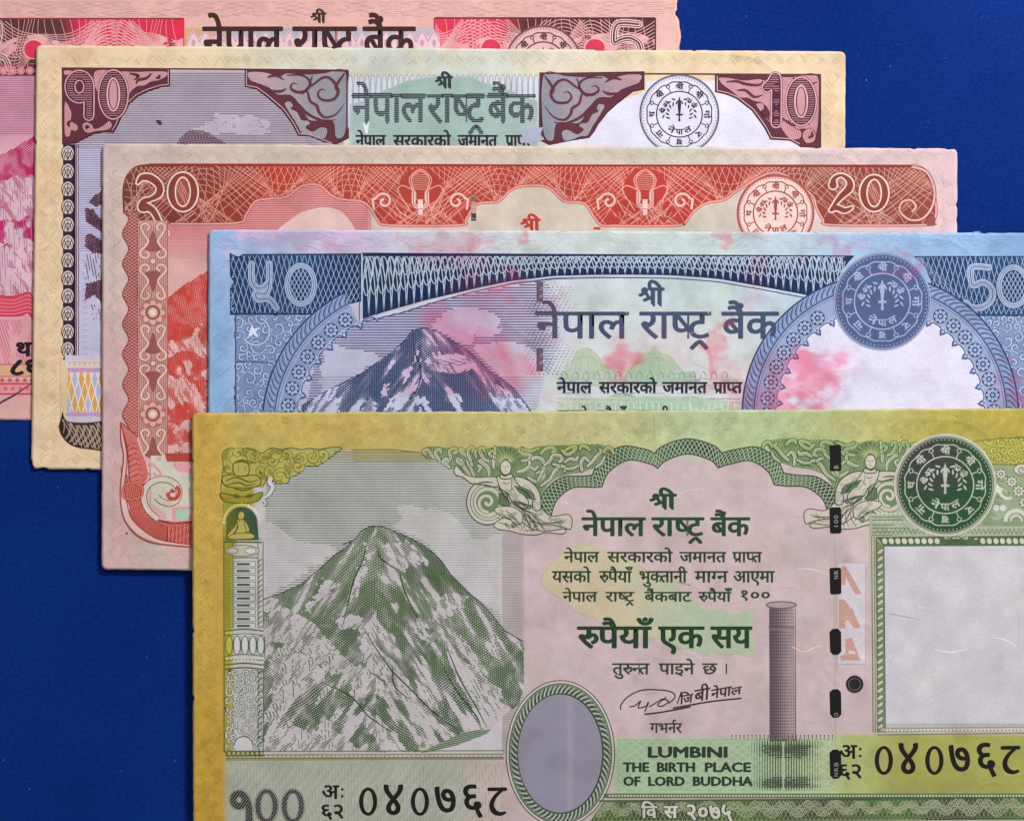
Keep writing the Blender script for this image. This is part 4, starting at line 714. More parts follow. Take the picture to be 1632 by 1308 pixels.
# numerals
def num10(pts_list, ring, lab, ang=0):
    p = n10.part('numeral', label=lab)
    BC, OC, LC = (84, 34, 52), (232, 178, 186), (190, 130, 144)
    for wv, c in ((19.5, MAR), (17.5, OC), (14.0, MAR), (12.5, BC)):
        for P in pts_list: p.fat(P, wv, c, 5)
    cx_, cy_, rx, ry = ring
    for ins, c in ((-1, MAR), (0, OC), (1.8, MAR), (2.6, BC)): p.poly(ellipse(cx_, cy_, rx - ins, ry - ins, 44), c)
    for ins, c in ((rx * .52, MAR), (rx * .55, OC), (rx * .66, MAR), (rx * .74, (206, 146, 156))): p.poly(ellipse(cx_, cy_, rx - ins, ry - ins * .95, 36), c)
    def tn(X, Y):
        e = ((X - cx_) / (rx - 3.2)) ** 2 + ((Y - cy_) / (ry - 3.2)) ** 2; e2 = ((X - cx_) / (rx * .48)) ** 2 + ((Y - cy_) / (ry - rx * .5)) ** 2
        m_ = (e < 1) & (e2 > 1)
        for P in pts_list:
            S = smooth(P, False, 4); d = np.min(np.hypot(X[..., None] - S[:, 0], Y[..., None] - S[:, 1]), -1); m_ |= d < 5.6
        return m_ * 0.36
    p.hatch((cx_ - rx - 60, cy_ - ry - 4, cx_ + rx + 2, cy_ + ry + 4), 0, 3.6, tn, LC, 1, 1.2)
    return p
num10([arc(126, 138, 15, 0, 360, 26, 18), np.array([(141, 134), (141.5, 160), (141, 184)])], (100 + 80, 150.5, 24.5, 40), 'pink outlined Devanagari ten on the left corner')
num10([T('C 440,405 462,385 482,370 482,570')], (1072 + 598 / 2.914, 161.5, 25, 39.5), 'pink outlined numeral 10 on the right corner')
# middle panel
p = n10.part('loop_border')
for k in range(34):
    x = 558 + k * 9.0
    p.poly(smooth([(x - 3.4, 200), (x - 3.2, 134), (x, 120), (x + 3.2, 134), (x + 3.4, 200)], True, 3), (206, 214, 228)); p.line([(x - 3.6, 205), (x - 3.4, 134), (x, 119), (x + 3.4, 134), (x + 3.6, 205)], 0.9, (142, 152, 170), sm=4)
p = n10.part('tint_panel')
TP = np.array([(557, 240), (557, 166), (588, 158), (606, 146), (626, 138), (650, 128), (690, 122), (752, 122), (768, 131), (800, 138), (826, 150), (857, 162), (857, 240)], float)
p.poly(TP, grad((540, (180, 192, 192)), (700, (164, 184, 174)), (860, (182, 192, 194))), 20)
p.hatch((560, 118, 862, 238), 45, 3.6, lambda X, Y: inside([TP], X, Y) * 0.36, (134, 176, 168), 1, 3)
p = n10.part('bank_name')
DT = (48, 54, 66)
text(p, 'श्री', 693, 721, 122, 141, DT, 0.9)
def striped(p, s, x0, x1, yh, yb, col, sp=2.9, grow=1.7):
    for ls, xm, f in layout(s, x0, x1, yh, yb, 622.0):
        L = [f(l) for l in ls]; Pp = np.concatenate(L); b0 = Pp.min(0) - 3; b1 = Pp.max(0) + 3; xc = 1e9 if xm is None else f(np.array([[xm, 0.0]]))[0, 0]
        def tn(X, Y):
            m_ = inside(L, X, Y)
            for dx, dy in ((-grow, 0), (grow, 0), (0, 1.2), (0, -1.2)): m_ = m_ | inside(L, X + dx, Y + dy)
            return m_ * (X < xc + 1) * 0.80
        p.hatch((b0[0], b0[1], b1[0], b1[1]), 0, sp, tn, col, 1, 0.8)
for s_, x0, x1 in (('नेपाल', 561, 677), ('राष्ट्र', 681, 772), ('बैंक', 777, 852)): striped(p, s_, x0, x1, 150, 195, DT)
p = n10.part('promise_text')
for s_, x0, x1 in (('नेपाल', 567, 614), ('सरकारको', 627, 718), ('जमानत', 730, 792), ('प्राप्त', 806, 845)): text(p, s_, x0, x1, 215.5, 234, (44, 40, 48), 0.75)
p = n10.part('silver_patch')
p.poly(smooth([(826, 208), (834, 204), (841, 206), (848, 199), (856, 204), (865, 203), (862, 214), (867, 222), (855, 226), (850, 232), (838, 226), (831, 229), (832, 217)], True), (172, 176, 200))
p = n10.part('silver_patch'); p.poly(smooth([(578, 194), (583, 200), (588, 192), (587, 204), (584, 214), (580, 204)], True), (226, 232, 238))
seal(n10, 1083, 182, 64, (222, 219, 236), (52, 40, 60))
# left chain strip
p = n10.part('rosette_strip')
p.poly(rect(100, 230, 122, 567), (44, 22, 44)); p.line([(120.2, 230), (120.2, 567)], 1.1, (170, 160, 190)); p.line([(124.5, 230), (124.5, 567)], 1.4, (90, 74, 110))
for k in range(12):
    y = 244.5 + k * 28.4
    p.poly(ellipse(107.5, y, 10.6, 13.2, 24), (40, 18, 34)); p.poly(ellipse(107.5, y, 9.4, 12, 24), (216, 204, 196))
    for a_, w_ in ((.95, 1.3), (0.6, 1.3)): p.line(arc(107.5, y + 9, 9.0 * a_, 185, 355, 14, 19 * a_), w_, (56, 28, 50))
    for dx in (-5.5, 0, 5.5): p.line([(107.5, y + 10), (107.5 + dx, y - 8 + abs(dx) * .8)], 1.3, (56, 28, 50))
    p.poly([(99, y + 14.2), (104, y + 10.5), (111, y + 10.5), (116, y + 14.2), (111, y + 17.5), (104, y + 17.5)], (60, 34, 56))
p = n10.part('lattice_vase')
p.poly(rect(103, 568, 175, 672), (220, 206, 216))
for k in range(12):
    for j in range(4):
        x = 108 + k * 10.6 + (j % 2) * 5.3; y = 604 + j * 20; c = [(222, 166, 84), (176, 182, 214), (216, 160, 92)][(k + j // 2) % 3]
        if x < 174: p.poly([(x, y - 19), (x + 5, y), (x, y + 19), (x - 5, y)], c); p.line([(x, y - 19), (x + 5, y), (x, y + 19), (x - 5, y), (x, y - 19)], 0.9, (244, 230, 214))
for y0_, y1_, c in ((566, 574, (208, 196, 214)), (575, 586, (226, 206, 196)), (586, 593, (196, 150, 196)), (657, 663, (196, 150, 196)), (664, 672, (200, 196, 214))): p.poly(rect(104, y0_, 175, y1_), c)
for k in range(9): p.poly([(106 + k * 8, 576), (110 + k * 8, 584), (114 + k * 8, 576)], (222, 180, 130) if k % 2 else (186, 190, 214))
p.poly([(96, 568), (108, 590), (107, 650), (101, 672), (96, 672)], (226, 198, 156))
p = n10.part('dark_border_corner')
Q = smooth(T('G 288,48 300,84 332,97 400,100 520,100 520,218 400,216 330,200 286,156 272,110'), False, 5); p.poly(Q, (52, 34, 32))
for sg, ph in ((1, 0), (1, 9), (-1, 3), (-1, 12), (1, 5)):
    for k in range(7):
        Pp = np.array([(98 + k * 11 + ph, 668), (104 + k * 11 + sg * 7 + ph, 690), (98 + k * 11 + sg * 22 + ph, 716)]); Pp = smooth(Pp, False, 6)
        m_ = inside([Q], Pp[:, 0], Pp[:, 1])
        if m_.sum() > 3: p.line(Pp[m_], 1.0, (196, 168, 146))
p.line(Q, 1.6, (74, 46, 42))
p = n10.part('ink_speck'); p.poly(smooth(T('A 722,560 740,558 750,570 748,580 736,578'), True), (60, 44, 58))
n10.finish()

# ================================================================ twenty
def paper20(x, y):
    g = grad((160, (212, 186, 180)), (400, (208, 190, 176)), (700, (216, 196, 180)), (1100, (206, 198, 180)), (1300, (216, 194, 192)), (1525, (222, 188, 194)))(x, y)
    g = mix(g, (214, 176, 176), sstep(420, 620, y) * sstep(240, 190, x)); n = fbm(x / 36, y / 36, 41); return mix(g, g * 0.93, sstep(.5, .75, n) * .5)
n20 = Note('red twenty rupee banknote with a wavy lattice border, middle of the fan',
           [(163, 229), (1526, 237), (1522, 922), (162, 907)], 0.00080, paper20, stain=grimy, radius=9, drop=0.0)
cr = grad((195, (124, 56, 48)), (300, (134, 54, 46)), (405, (158, 56, 46)), (440, (196, 58, 44)), (560, (182, 62, 50)), (840, (188, 60, 48)), (1090, (192, 56, 48)), (1210, (166, 58, 48)), (1290, (150, 66, 54)), (1500, (146, 66, 56)))
p = n20.part('margin_zigzag'); p.loose = True
def zig(x0, y0, x1, y1, horiz=True, seed=2):
    """chevrons of fine parallel strokes"""
    rr = random.Random(seed); s_ = 30.0; L = (x1 - x0) if horiz else (y1 - y0); W_ = (y1 - y0) if horiz else (x1 - x0)
    for k in range(int(L / (s_ / 2)) - 1):
        for j in range(8):
            a = k * s_ / 2 + 2 + j * 1.7; up = (k % 2 == 0); b0, b1 = (W_ * .95 - j * 3.0, W_ * .12 + 1.5 * j) if up else (W_ * .12 + 1.5 * j, W_ * .95 - j * 3.0)
            A = (a, b0); B = (a + s_ / 2, b1)
            P = [(x0 + A[0], y0 + A[1]), (x0 + B[0], y0 + B[1])] if horiz else [(x0 + A[1], y0 + A[0]), (x0 + B[1], y0 + B[0])]
            c = paper20(np.array([P[0][0]]), np.array([P[0][1]]))[0]; p.line(P, rr.uniform(.8, 1.3), c * (0.955 if (j + k) % 3 else 1.03))
zig(170, 234, 1516, 262); zig(168, 262, 196, 900, False); zig(1492, 262, 1519, 390, False, 3)
p = n20.part('margin_zigzag'); p.loose = True; zig(180, 872, 320, 902)
# background field
p = n20.part('picture_field')
p.poly(rect(267, 296, 592, 900), lambda x, y: mix((216, 148, 146), (226, 176, 172), sstep(345, 460, y)), 20)
p.hatch((268, 296, 592, 420), 0, 3.6, lambda X, Y: 0.36 * sstep(430, 360, Y) + 0.04, (206, 96, 100), 1, 6)
p.poly(smooth([(470, 345), (500, 333), (530, 332), (552, 345), (560, 380), (440, 380)], True), (228, 190, 186))
# mountain
p = n20.part('mountain_print')
mt = T('D 775,392 850,335 970,262 1000,240 1000,900 775,900')
sn = [T('D 775,585 830,592 900,560 925,500 940,520 915,580 940,600 965,600 1000,590 1000,700 890,640 830,640 775,660'), T('D 775,740 820,770 860,760 905,800 940,860 960,900 940,960 880,880 860,870 820,900 775,900')]
sn2 = [T('G 775,0 830,0 860,60 880,90 850,120 775,130')]
tn = mountain_tone(np.array(list(map(tuple, mt[:3])) + [(345, 420), (345, 722), (266, 722)]), [(sn[0], 8), (sn[1], 10)], 51, 0.9, blot=True, y0=490, y1=580)
p.hatch((266, 420, 340, 722), -40, 3.4, tn, (204, 56, 48), 1.0, 1.5); p.hatch((266, 420, 340, 722), 20, 3.4, lambda X, Y: tn(X, Y) * .8, (208, 62, 52), 1.0, 1.5)
p.hatch((266, 520, 340, 722), 85, 4, lambda X, Y: .3 * (vnoise(X / 3, Y / 10, 4) > .45), (196, 110, 106), .9, 2)
# red lattice band with shaped lower side
top = [(214, 262), (225, 262)]
low = np.concatenate([T('A 790,1040 1100,1036 1140,1000 1180,940 1230,925 1330,915 1400,865 1480,860 1550,915 1620,930'), T('B 60,930 110,938 150,970 180,1020 230,1046 560,1046 590,1020 640,948 740,935 800,882 860,864 950,864 1000,892 1050,935 1140,945 1180,1000 1220,1046 1290,1048 1400,1050 1560,1048 1600,1040'),
      T('C 55,1040 100,980 160,942 240,928 310,880 480,800 640,900 668,965 700,1020 740,1045 1170,1045 1210,1030 1224,980 1214,900 1180,800 1120,765')])
low = smooth(low, False, 4)
band = np.concatenate([[(238, 262), (216, 266), (202, 280), (196, 302), (197, 340), (215, 356), (268, 357)], low])
p = n20.part('lattice_border'); p.poly(band, cr, 16)
PL = (236, 168, 156); PLN = grad((196, (212, 156, 138)), (340, (226, 150, 130)), (480, (236, 158, 140)), (1210, (234, 160, 144)), (1290, (214, 158, 142)))
U = np.arange(196, 1495, 2.4)
gm = inside([band], *np.meshgrid(U, np.arange(262, 362, 1.0))); 
def inb(X, Y): 
    ix = np.clip(((X - 196) / 2.4).astype(int), 0, gm.shape[1] - 1); iy = np.clip((Y - 262).astype(int), 0, gm.shape[0] - 1); return gm[iy, ix] & (Y > 264)
for sg in (-1, 1):
    K = 168; kk = np.arange(K)[:, None]; Yv = np.tile(np.arange(262, 362, 2.0), (K, 1)); xb = 150 + kk * 8.4
    X = xb + sg * (Yv - 262) * (.75 + .55 * np.sin(xb / 118 * math.tau + 1.2 * sg)) + 9 * np.sin((Yv - 262) / 30 + xb / 59); p.ribbons(X, Yv, 0.46, inb(X, Yv), PLN)
for wl, A, ph, K, pitch in ((236, 26, 2.0, 9, 11.4),):
    X = np.tile(U, (K, 1)); kk = np.arange(K)[:, None]; Yc = 268 + kk * pitch * (0.75 + .25 * np.cos(X / wl * math.tau)) + A * np.sin(X / wl * math.tau + ph + kk * 0.16); p.ribbons(X, Yc, 0.42, inb(X, Yc), PLN)
p.line(low, 4.6, cr); p.line(low, 2.6, (234, 166, 162)); 
p.line([(238, 262), (700, 263), (1100, 264.5), (1455, 266)], 2.6, (150, 44, 44))
p.line(smooth([(238, 262), (216, 266), (202, 280), (196, 302), (197, 340)]), 1.4, (120, 50, 46))
# spiral end
p = n20.part('spiral_end'); S = smooth(T('C 1110,775 1180,800 1215,880 1205,960 1160,1015 1100,1020 1055,980 1065,940 1105,930 1130,960 1110,985'), False, 8)
p.line(S, 6, (120, 54, 48)); p.line(S, 3.4, (230, 172, 166))
p.poly(T('C 1180,1020 1205,1000 1222,1015 1218,1048 1180,1048'), (150, 80, 74))
# lotus ornaments
for cx_ in (670, 1028):
    p = n20.part('lotus_ornament'); cy_ = 309
    p.poly(ellipse(cx_, 298, 34, 30), cr); 
    for r_ in (1, .82): p.line(smooth([(cx_ - 8 * r_, 318), (cx_ - 14 * r_, 300), (cx_ - 17 * r_, 284), (cx_, 270 + (1 - r_) * 16), (cx_ + 17 * r_, 284), (cx_ + 14 * r_, 300), (cx_ + 8 * r_, 318)], False, 6), 1.5, PL)
    for k in range(8): p.line([(cx_ - 14, 277 + k * 3.4), (cx_ + 14, 279 + k * 3.4)], 0.9, PL)
    for sg in (-1, 1):
        p.line(smooth([(cx_ + sg * 8, 322), (cx_ + sg * 8, 306), (cx_ + sg * 18, 300), (cx_ + sg * 30, 296), (cx_ + sg * 36, 304), (cx_ + sg * 28, 318), (cx_ + sg * 16, 336)]), 1.6, PL)
        p.line(smooth([(cx_ + sg * 12, 350), (cx_ + sg * 30, 340), (cx_ + sg * 38, 330), (cx_ + sg * 46, 316)]), 1.3, PL)
        S = spiral(cx_ + sg * 58, 321, 14, 1.2, 200 if sg < 0 else -20, -sg, .2); S = np.concatenate([[(cx_ + sg * 74, 334), (cx_ + sg * 76, 318)], S]) 
        p.line(S, 6.0, (188, 56, 48)); p.line(S, 3.8, (238, 190, 182))
        for k in range(4): p.line([(cx_ + sg * (22 + 8 * k), 346), (cx_ + sg * (26 + 8 * k), 336 + k)], 1.0, PL)
    p.line([(cx_ - 11, 306), (cx_ - 11, 324), (cx_ - 6, 330), (cx_ + 6, 330), (cx_ + 11, 324), (cx_ + 11, 306)], 5.4, (240, 194, 188)); p.line([(cx_ - 11, 306), (cx_ - 11, 324), (cx_ - 6, 330), (cx_ + 6, 330), (cx_ + 11, 324), (cx_ + 11, 306)], 1.4, (196, 80, 72))
    p.poly(rect(cx_ - 4, 318, cx_ + 4, 343), (244, 206, 200)); p.line(rect(cx_ - 4, 333, cx_ + 4, 343), 1, (206, 110, 104), True)
# numerals
def num20(strokes, ring, lab):
    p = n20.part('numeral', label=lab); BC = (140, 62, 50); OC = (240, 208, 196)
    for P, wd in strokes:
        P = smooth(P, False, 5); t = np.interp(np.linspace(0, 1, len(P)), np.linspace(0, 1, len(wd)), wd)
        for dw, c in ((6.6, (110, 46, 40)), (5.2, OC), (0, BC)): p.fat(P, t + dw, c, 0)
    cx_, cy_, rx, ry = ring
    for e, c in (((rx + 1, ry + 1), (110, 46, 40)), ((rx, ry), OC), ((rx - 2.8, ry - 2.6), BC), ((rx * .50, ry * .74), OC), ((rx * .50 - 2.4, ry * .74 - 2.6), (160, 78, 64))): p.poly(ellipse(cx_, cy_, e[0], e[1], 44), c)
    for k in range(-3, 4): p.line([(cx_ + k * 3 - 5, cy_ - ry * .6 + abs(k) * 5), (cx_ + k * 3 + 4, cy_ + ry * .6 - abs(k) * 5)], .9, (228, 160, 148)) if abs(k) < 3 else None
num20([(T('A 640,850 660,825 700,828 738,860 738,900 700,925 670,935 665,960 690,965 715,985 745,1040 775,1085'), [3, 9, 11, 10, 10, 6, 8, 16, 10, 9, 7, 6])], (849 / 2.914, 306, 26, 33), 'pale outlined Devanagari twenty in the upper left corner')
num20([(T('C 745,860 750,830 785,815 820,840 820,875 780,915 745,960 735,978 760,965 800,978 832,965'), [12, 6, 4, 8, 11, 8, 4, 4, 8, 7, 3])], (1072 + 936 / 2.914, 308, 25, 31), 'pale outlined numeral 20 in the upper right corner')
seal(n20, 1236, 340, 62, (236, 206, 196), (168, 62, 54), rimc=(214, 140, 130))
p = n20.part('red_word'); text(p, 'श्री', 829, 861, 349, 368, (196, 52, 46), .8); p.poly(rect(946, 362, 957, 366), (200, 60, 50))
p = n20.part('security_thread')
for y0_, y1_, c in ((309, 322, (120, 96, 90)), (323, 338, (196, 150, 140)), (339, 352, (74, 60, 60))): p.poly(rect(751, y0_, 759, y1_), c); 
for k in range(5): p.line([(752, 312 + k * 9), (758, 313 + k * 9)], .9, (210, 180, 170))
# left column
p = n20.part('heart_column')
p.poly(rect(220, 352, 267, 740), (206, 152, 142)); p.hatch((221, 354, 266, 738), 90, 3.2, lambda X, Y: .34 + 0 * X, (178, 104, 98), 1, 6)
for x in (219.5, 267): p.line([(x, 350), (x, 742)], 1.4, (170, 84, 78))
PC = (232, 192, 182)
def heart(yc, up):
    g = lambda L: [(244 + dx, yc + (dy if up else -dy) * .87) for dx, dy in L]
    p.poly(smooth(g([(-2, -18), (2, -18), (6, -4), (14, 9), (12, 15), (0, 19), (-12, 15), (-14, 9), (-6, -4)]), True, 4), (156, 88, 76))
    for sg in (-1, 1):
        q = smooth(g([(sg * 9, -21), (sg * 6, -27), (sg * 12, -33), (sg * 19, -28), (sg * 15, -14), (sg * 8, -2), (sg * 12, 8), (sg * 20, 18), (sg * 19, 27), (sg * 11, 30), (sg * 6, 24), (sg * 10, 19)]))
        p.fat(q, 5.4, (160, 88, 80), 0); p.fat(q, 3.6, PC, 0)
for yc, up in ((385, 1), (448, 0), (547.5, 1), (608, 0)): heart(yc, up)
for yf in (498, 660):
    flower(p, 243.6, yf, 20, (186, 110, 100), (224, 174, 164)); p.poly(ellipse(243.6, yf, 12, n=20), (160, 84, 74)); p.poly(ellipse(243.6, yf, 8, n=20), (222, 176, 166)); p.poly(ellipse(243.6, yf, 4.5, n=14), (240, 216, 204))
for yb_ in (416.5, 579): p.poly(ellipse(244, yb_, 5.2, n=14), (176, 96, 88)); p.poly(ellipse(244, yb_, 3.8, n=14), (236, 202, 192))
heart(713, 1)
# wavy strip left of the column
yy = np.arange(338, 690, 2.0); xl = 200.5 + 5.5 * np.abs(np.sin((yy - 338) / 48 * math.pi)) * 0 + 4.8 * np.cos((yy - 372) / 48 * math.tau) * -1
p = n20.part('wavy_strip'); L_ = np.stack([xl, yy], 1); p.poly(np.concatenate([L_, [(220, 690), (220, 338)]]), lambda x, y: mix((146, 66, 58), (184, 78, 72), sstep(500, 680, y)), 12)
W_ = np.concatenate([L_, [(220, 690), (220, 338)]])
for an in (35, -35): p.hatch((194, 338, 220, 690), an, 4.4, lambda X, Y: inside([W_], X, Y) * .22, (216, 148, 138), 1, 1.6)
p.line(L_, 1.4, (150, 70, 64))
# lower left volute
p = n20.part('leaf_volute')
RD = (198, 72, 64)
F_ = T('G 700,250 900,250 900,560 760,552 700,520'); p.poly(F_, (212, 206, 188))
for q, c in (('G 765,240 900,236 900,280 775,278', (190, 70, 62)), ('G 805,282 900,282 900,335 830,325 805,300', (232, 158, 168)), ('G 800,490 895,485 895,560 800,560', (232, 160, 168)), ('G 815,500 880,500 880,550 815,550', (170, 206, 180)), ('G 700,470 770,520 780,555 720,540 690,500', (232, 176, 180))): p.poly(T(q), c)
for k in range(12): a = math.radians(k * 30); c0 = (640 * 0 + 870 / 2.914, 640 + 370 / 2.914); p.line([(c0[0] + 4 * math.cos(a), c0[1] + 4 * math.sin(a)), (c0[0] + 14 * math.cos(a), c0[1] + 14 * math.sin(a))], 1.4, (190, 200, 178))
BD = smooth(T('G 562,300 575,400 585,455 600,470 620,540 680,600 760,645 905,668 905,560 800,562 750,552 710,525 680,490 660,450 665,400 650,385 610,378 590,340'), True, 5)
p.poly(BD, RD); shade(p, BD, 78, 3.3, .5, (226, 140, 124)); shade(p, BD, 15, 3.6, .3, (168, 44, 42))
for k in range(70):
    t = k / 69; a = math.radians(176 - 92 * t); x0, y0 = 262 + 0 + 66 * math.cos(a), 812 + 56 * math.sin(a); x1, y1 = 264 + 40 * math.cos(a), 806 + 30 * math.sin(a)
    if x0 > 305: continue
    p.line([(x0, y0), (x1, y1)], 1.1, (224, 120, 104) if k % 2 else (160, 40, 38))
for k in range(16): p.line([(266 + k * 3, 868 - abs(k - 16) * .3), (267 + k * 3, 838)], 1.0, (228, 124, 108) if k % 2 else (160, 40, 38))
O_ = smooth(T('G 562,97 563,180 575,260 560,400 566,500 590,565 650,625 740,658 905,674 905,667 760,645 700,620 640,575 605,530 590,470 578,400 590,260 572,150'), True, 5); p.poly(O_, (226, 190, 184)); p.line(O_, 1.6, (178, 56, 52), True)
LF = smooth(T('G 562,97 600,130 640,165 662,230 690,310 694,350 684,380 640,385 606,372 600,300 592,220 575,150'), True, 5); p.poly(LF, RD); shade(p, LF, -25, 3.2, .5, (228, 146, 130)); p.line(LF, 1.8, (168, 60, 56), True)
p.line(smooth(T('G 640,165 655,215 684,290 690,350 675,378')), 3.0, (226, 184, 178))
for k in range(16): y = 645 + 62 + k * 4.2; p.line([(203 + k * .3, y + 4), (211 + k * .75, y - 2), (218 + k * .75, y)], 1.0, (228, 126, 110) if k % 2 else (158, 40, 38))
for w_, c in ((10.5, (176, 52, 48)), (8.0, (214, 208, 190))): p.line(smooth(T('G 735,545 690,505 668,450 680,395 730,362 790,366 828,400 828,445 795,472 750,462 728,440')), w_ * np.sin(np.linspace(.9, 2.9, 81)) if False else w_, c)
p.line(smooth(T('G 690,330 640,372 580,385 572,440 610,452 655,440 662,400 640,382'), False, 6), 4.2, (176, 52, 48)); p.line(smooth(T('G 690,330 640,372 580,385 572,440 610,452 655,440 662,400 640,382'), False, 6), 2.2, (222, 130, 118))
S = spiral(800 / 2.914 - 0, 640 + 425 / 2.914, 13, 1.1, -60, 1, .2); p.line(S, 6, RD); p.poly(ellipse(775 / 2.914, 640 + 405 / 2.914, 6, n=14), (212, 214, 192))
p.line(smooth(T('G 690,290 720,300 745,330 735,350 715,330')), 3, (214, 150, 160)); p.line(T('G 735,552 800,562 905,560'), 2, (168, 40, 40))
for x_, y_ in ((691, 275), (714, 292), (740, 262)): p.poly(ellipse(x_ / 2.914, 640 + y_ / 2.914, 4, n=12), (228, 170, 176)); 
p = n20.part('ink_speck'); p.poly(ellipse(202.5, 849.5, 1.7, n=8), (150, 50, 60))
n20.finish()
# ================================================================ fifty
NV = (20, 46, 92); LB = (176, 194, 226)
def paper50(x, y):
    g = grad((330, (146, 180, 224)), (372, (160, 184, 224)), (520, (184, 184, 216)), (640, (200, 196, 214)), (820, (202, 210, 214)), (1150, (196, 212, 212)), (1260, (186, 204, 220)), (1380, (158, 188, 224)), (1632, (132, 172, 222)))(x, y)
    g = mix(g, (206, 212, 214), sstep(480, 560, y) * sstep(820, 900, x) * sstep(1280, 1200, x))
    g = mix(g, (140, 182, 224), sstep(420, 520, y) * sstep(380, 360, x)); n = fbm(x / 40, y / 34, 61)
    g = mix(g, (206, 186, 222), sstep(.5, .68, n) * sstep(415, 395, y) * sstep(760, 480, x))
    return mix(g, g * 0.94, sstep(.45, .7, fbm(x / 25, y / 25, 63)) * .5)
ST = [(760, 560, 62, 44, .62), (715, 515, 50, 34, .5), (800, 600, 60, 40, .55), (846, 500, 60, 60, .16), (790, 452, 40, 26, .5), (990, 575, 26, 30, .62), (1150, 550, 16, 40, .55), (1160, 600, 40, 36, .30), (1185, 640, 40, 30, .35), (1300, 590, 56, 42, .72), (1255, 640, 60, 26, .66), (1230, 620, 30, 60, .42),
      (1450, 424, 26, 9, .5), (1345, 480, 22, 12, .3), (700, 392, 60, 14, .22), (760, 392, 30, 14, .42), (842, 394, 12, 14, .5), (1157, 376, 8, 26, .45), (1330, 398, 50, 16, .30), (740, 400, 28, 40, .25), (1060, 560, 60, 60, .12), (1208, 440, 20, 60, .2), (670, 388, 24, 12, .3), (760, 480, 40, 60, .28), (1620, 610, 30, 40, .4), (480, 380, 90, 14, .16)]
def stain50(x, y, c):
    a = np.zeros_like(x); dx = (fbm(x / 22, y / 22, 5, 5) - .5) * 90; dy = (fbm(x / 22, y / 22, 8, 5) - .5) * 90
    for sx, sy, rx, ry, k in ST: a = np.maximum(a, k * sstep(1.25, .5, np.hypot((x + dx - sx) / rx, (y + dy - sy) / ry)))
    a = a * (.35 + 1.1 * fbm(x / 11, y / 11, 15, 4))
    t = np.clip(a * 1.35, 0, .95)[..., None]; tgt = np.stack([np.minimum(c[..., 0] * .75 + 66, 246), c[..., 1] * .60 + 4, c[..., 2] * .66 + 6], -1)
    dark = (c.mean(-1) < 120)[..., None]; tgt = np.where(dark, np.stack([c[..., 0] * .8 + 86, c[..., 1] * .7 + 6, c[..., 2] * .8 + 12], -1), tgt)
    c = c * (1 - t) + tgt * t
    return c * (1 - .07 * sstep(.55, .8, fbm(x / 50, y / 50, 7)))[..., None]
n50 = Note('blue fifty rupee banknote with pink ink stains over its mountain print and watermark circle',
           [(333, 366), (1694, 372), (1692, 1050), (331, 1044)], 0.00112, paper50, stain=stain50, radius=9)
p = n50.part('margin_leaves'); p.loose = True
rr = random.Random(5)
for k in range(250):
    x = rr.uniform(342, 1640); y = rr.uniform(372, 398); a = rr.uniform(-1.2, 1.2); l = rr.uniform(10, 24); b = rr.uniform(-6, 6)
    P = smooth([(x - l * math.cos(a), y - l * math.sin(a) * .4), (x + b * .4, y + b), (x + l * math.cos(a), y + l * math.sin(a) * .4)], False, 4); P[:, 1] = np.clip(P[:, 1], 370, 400); P[:, 0] = np.clip(P[:, 0], 338, 1680)
    c = paper50(P[:1, 0], P[:1, 1])[0]; p.line(P, rr.uniform(.7, 1.5), c * rr.choice((.95, .965, 1.03)))
for k in range(90):
    x = rr.uniform(340, 370); y = rr.uniform(410, 655); P = smooth([(x - 8, y + 8), (x, y - 2), (x + 8, y - 6)], False, 4); P[:, 0] = np.clip(P[:, 0], 337, 373); c = paper50(P[:1, 0], P[:1, 1])[0]; p.line(P, rr.uniform(.7, 1.4), c * rr.choice((.93, .955, 1.04)))
# sky and fade of short dashes
p = n50.part('sky_print')
SK = T('E -80,505 100,510 400,420 700,355 960,312 1040,400 1100,500 1060,620 960,760 920,930 -160,930')
p.poly(SK, lambda x, y: mix((186, 186, 214), (204, 210, 222), sstep(760, 900, x)), 24)
cl = [smooth(T('E 440,520 520,450 600,440 690,455 740,500 720,560 640,570 620,600 560,600 500,560'), True), smooth(T('E -60,620 40,630 120,640 180,660 200,690 120,730 0,800 -80,820'), True), smooth(T('E 640,620 800,600 900,640 960,760 920,930 860,900 800,800 700,700'), True)]
def sk(X, Y):
    d = (fbm(X / 12, Y / 8, 3) - .5) * 18; t = .44 + 0 * X
    for c_ in cl: t = np.where(inside([c_], X + d, Y + d * .4), .07 + .12 * (Y > 600), t)
    return t * inside([SK], X, Y) * sstep(905, 850, X + d * 2) 
p.hatch((480, 440, 930, 658), 0, 4.2, sk, (66, 78, 124), 1, 2.5)
p.hatch((820, 455, 935, 600), 0, 4.6, lambda X, Y: .34 * ((np.sin(X * .9 + np.floor(Y / 4.6) * 2.1) > -.1)) * sstep(940, 860, X + (fbm(X / 14, Y / 14, 3) - .5) * 40) * sstep(820, 860, X), (86, 92, 132), 1, 1.2)
p = n50.part('mountain_print')
M5 = T('E -30,812 110,742 240,650 305,592 340,545 375,535 410,534 460,552 500,575 560,612 610,645 660,690 700,735 760,770 812,812 850,860 905,935 -200,935 -190,900 -100,850')
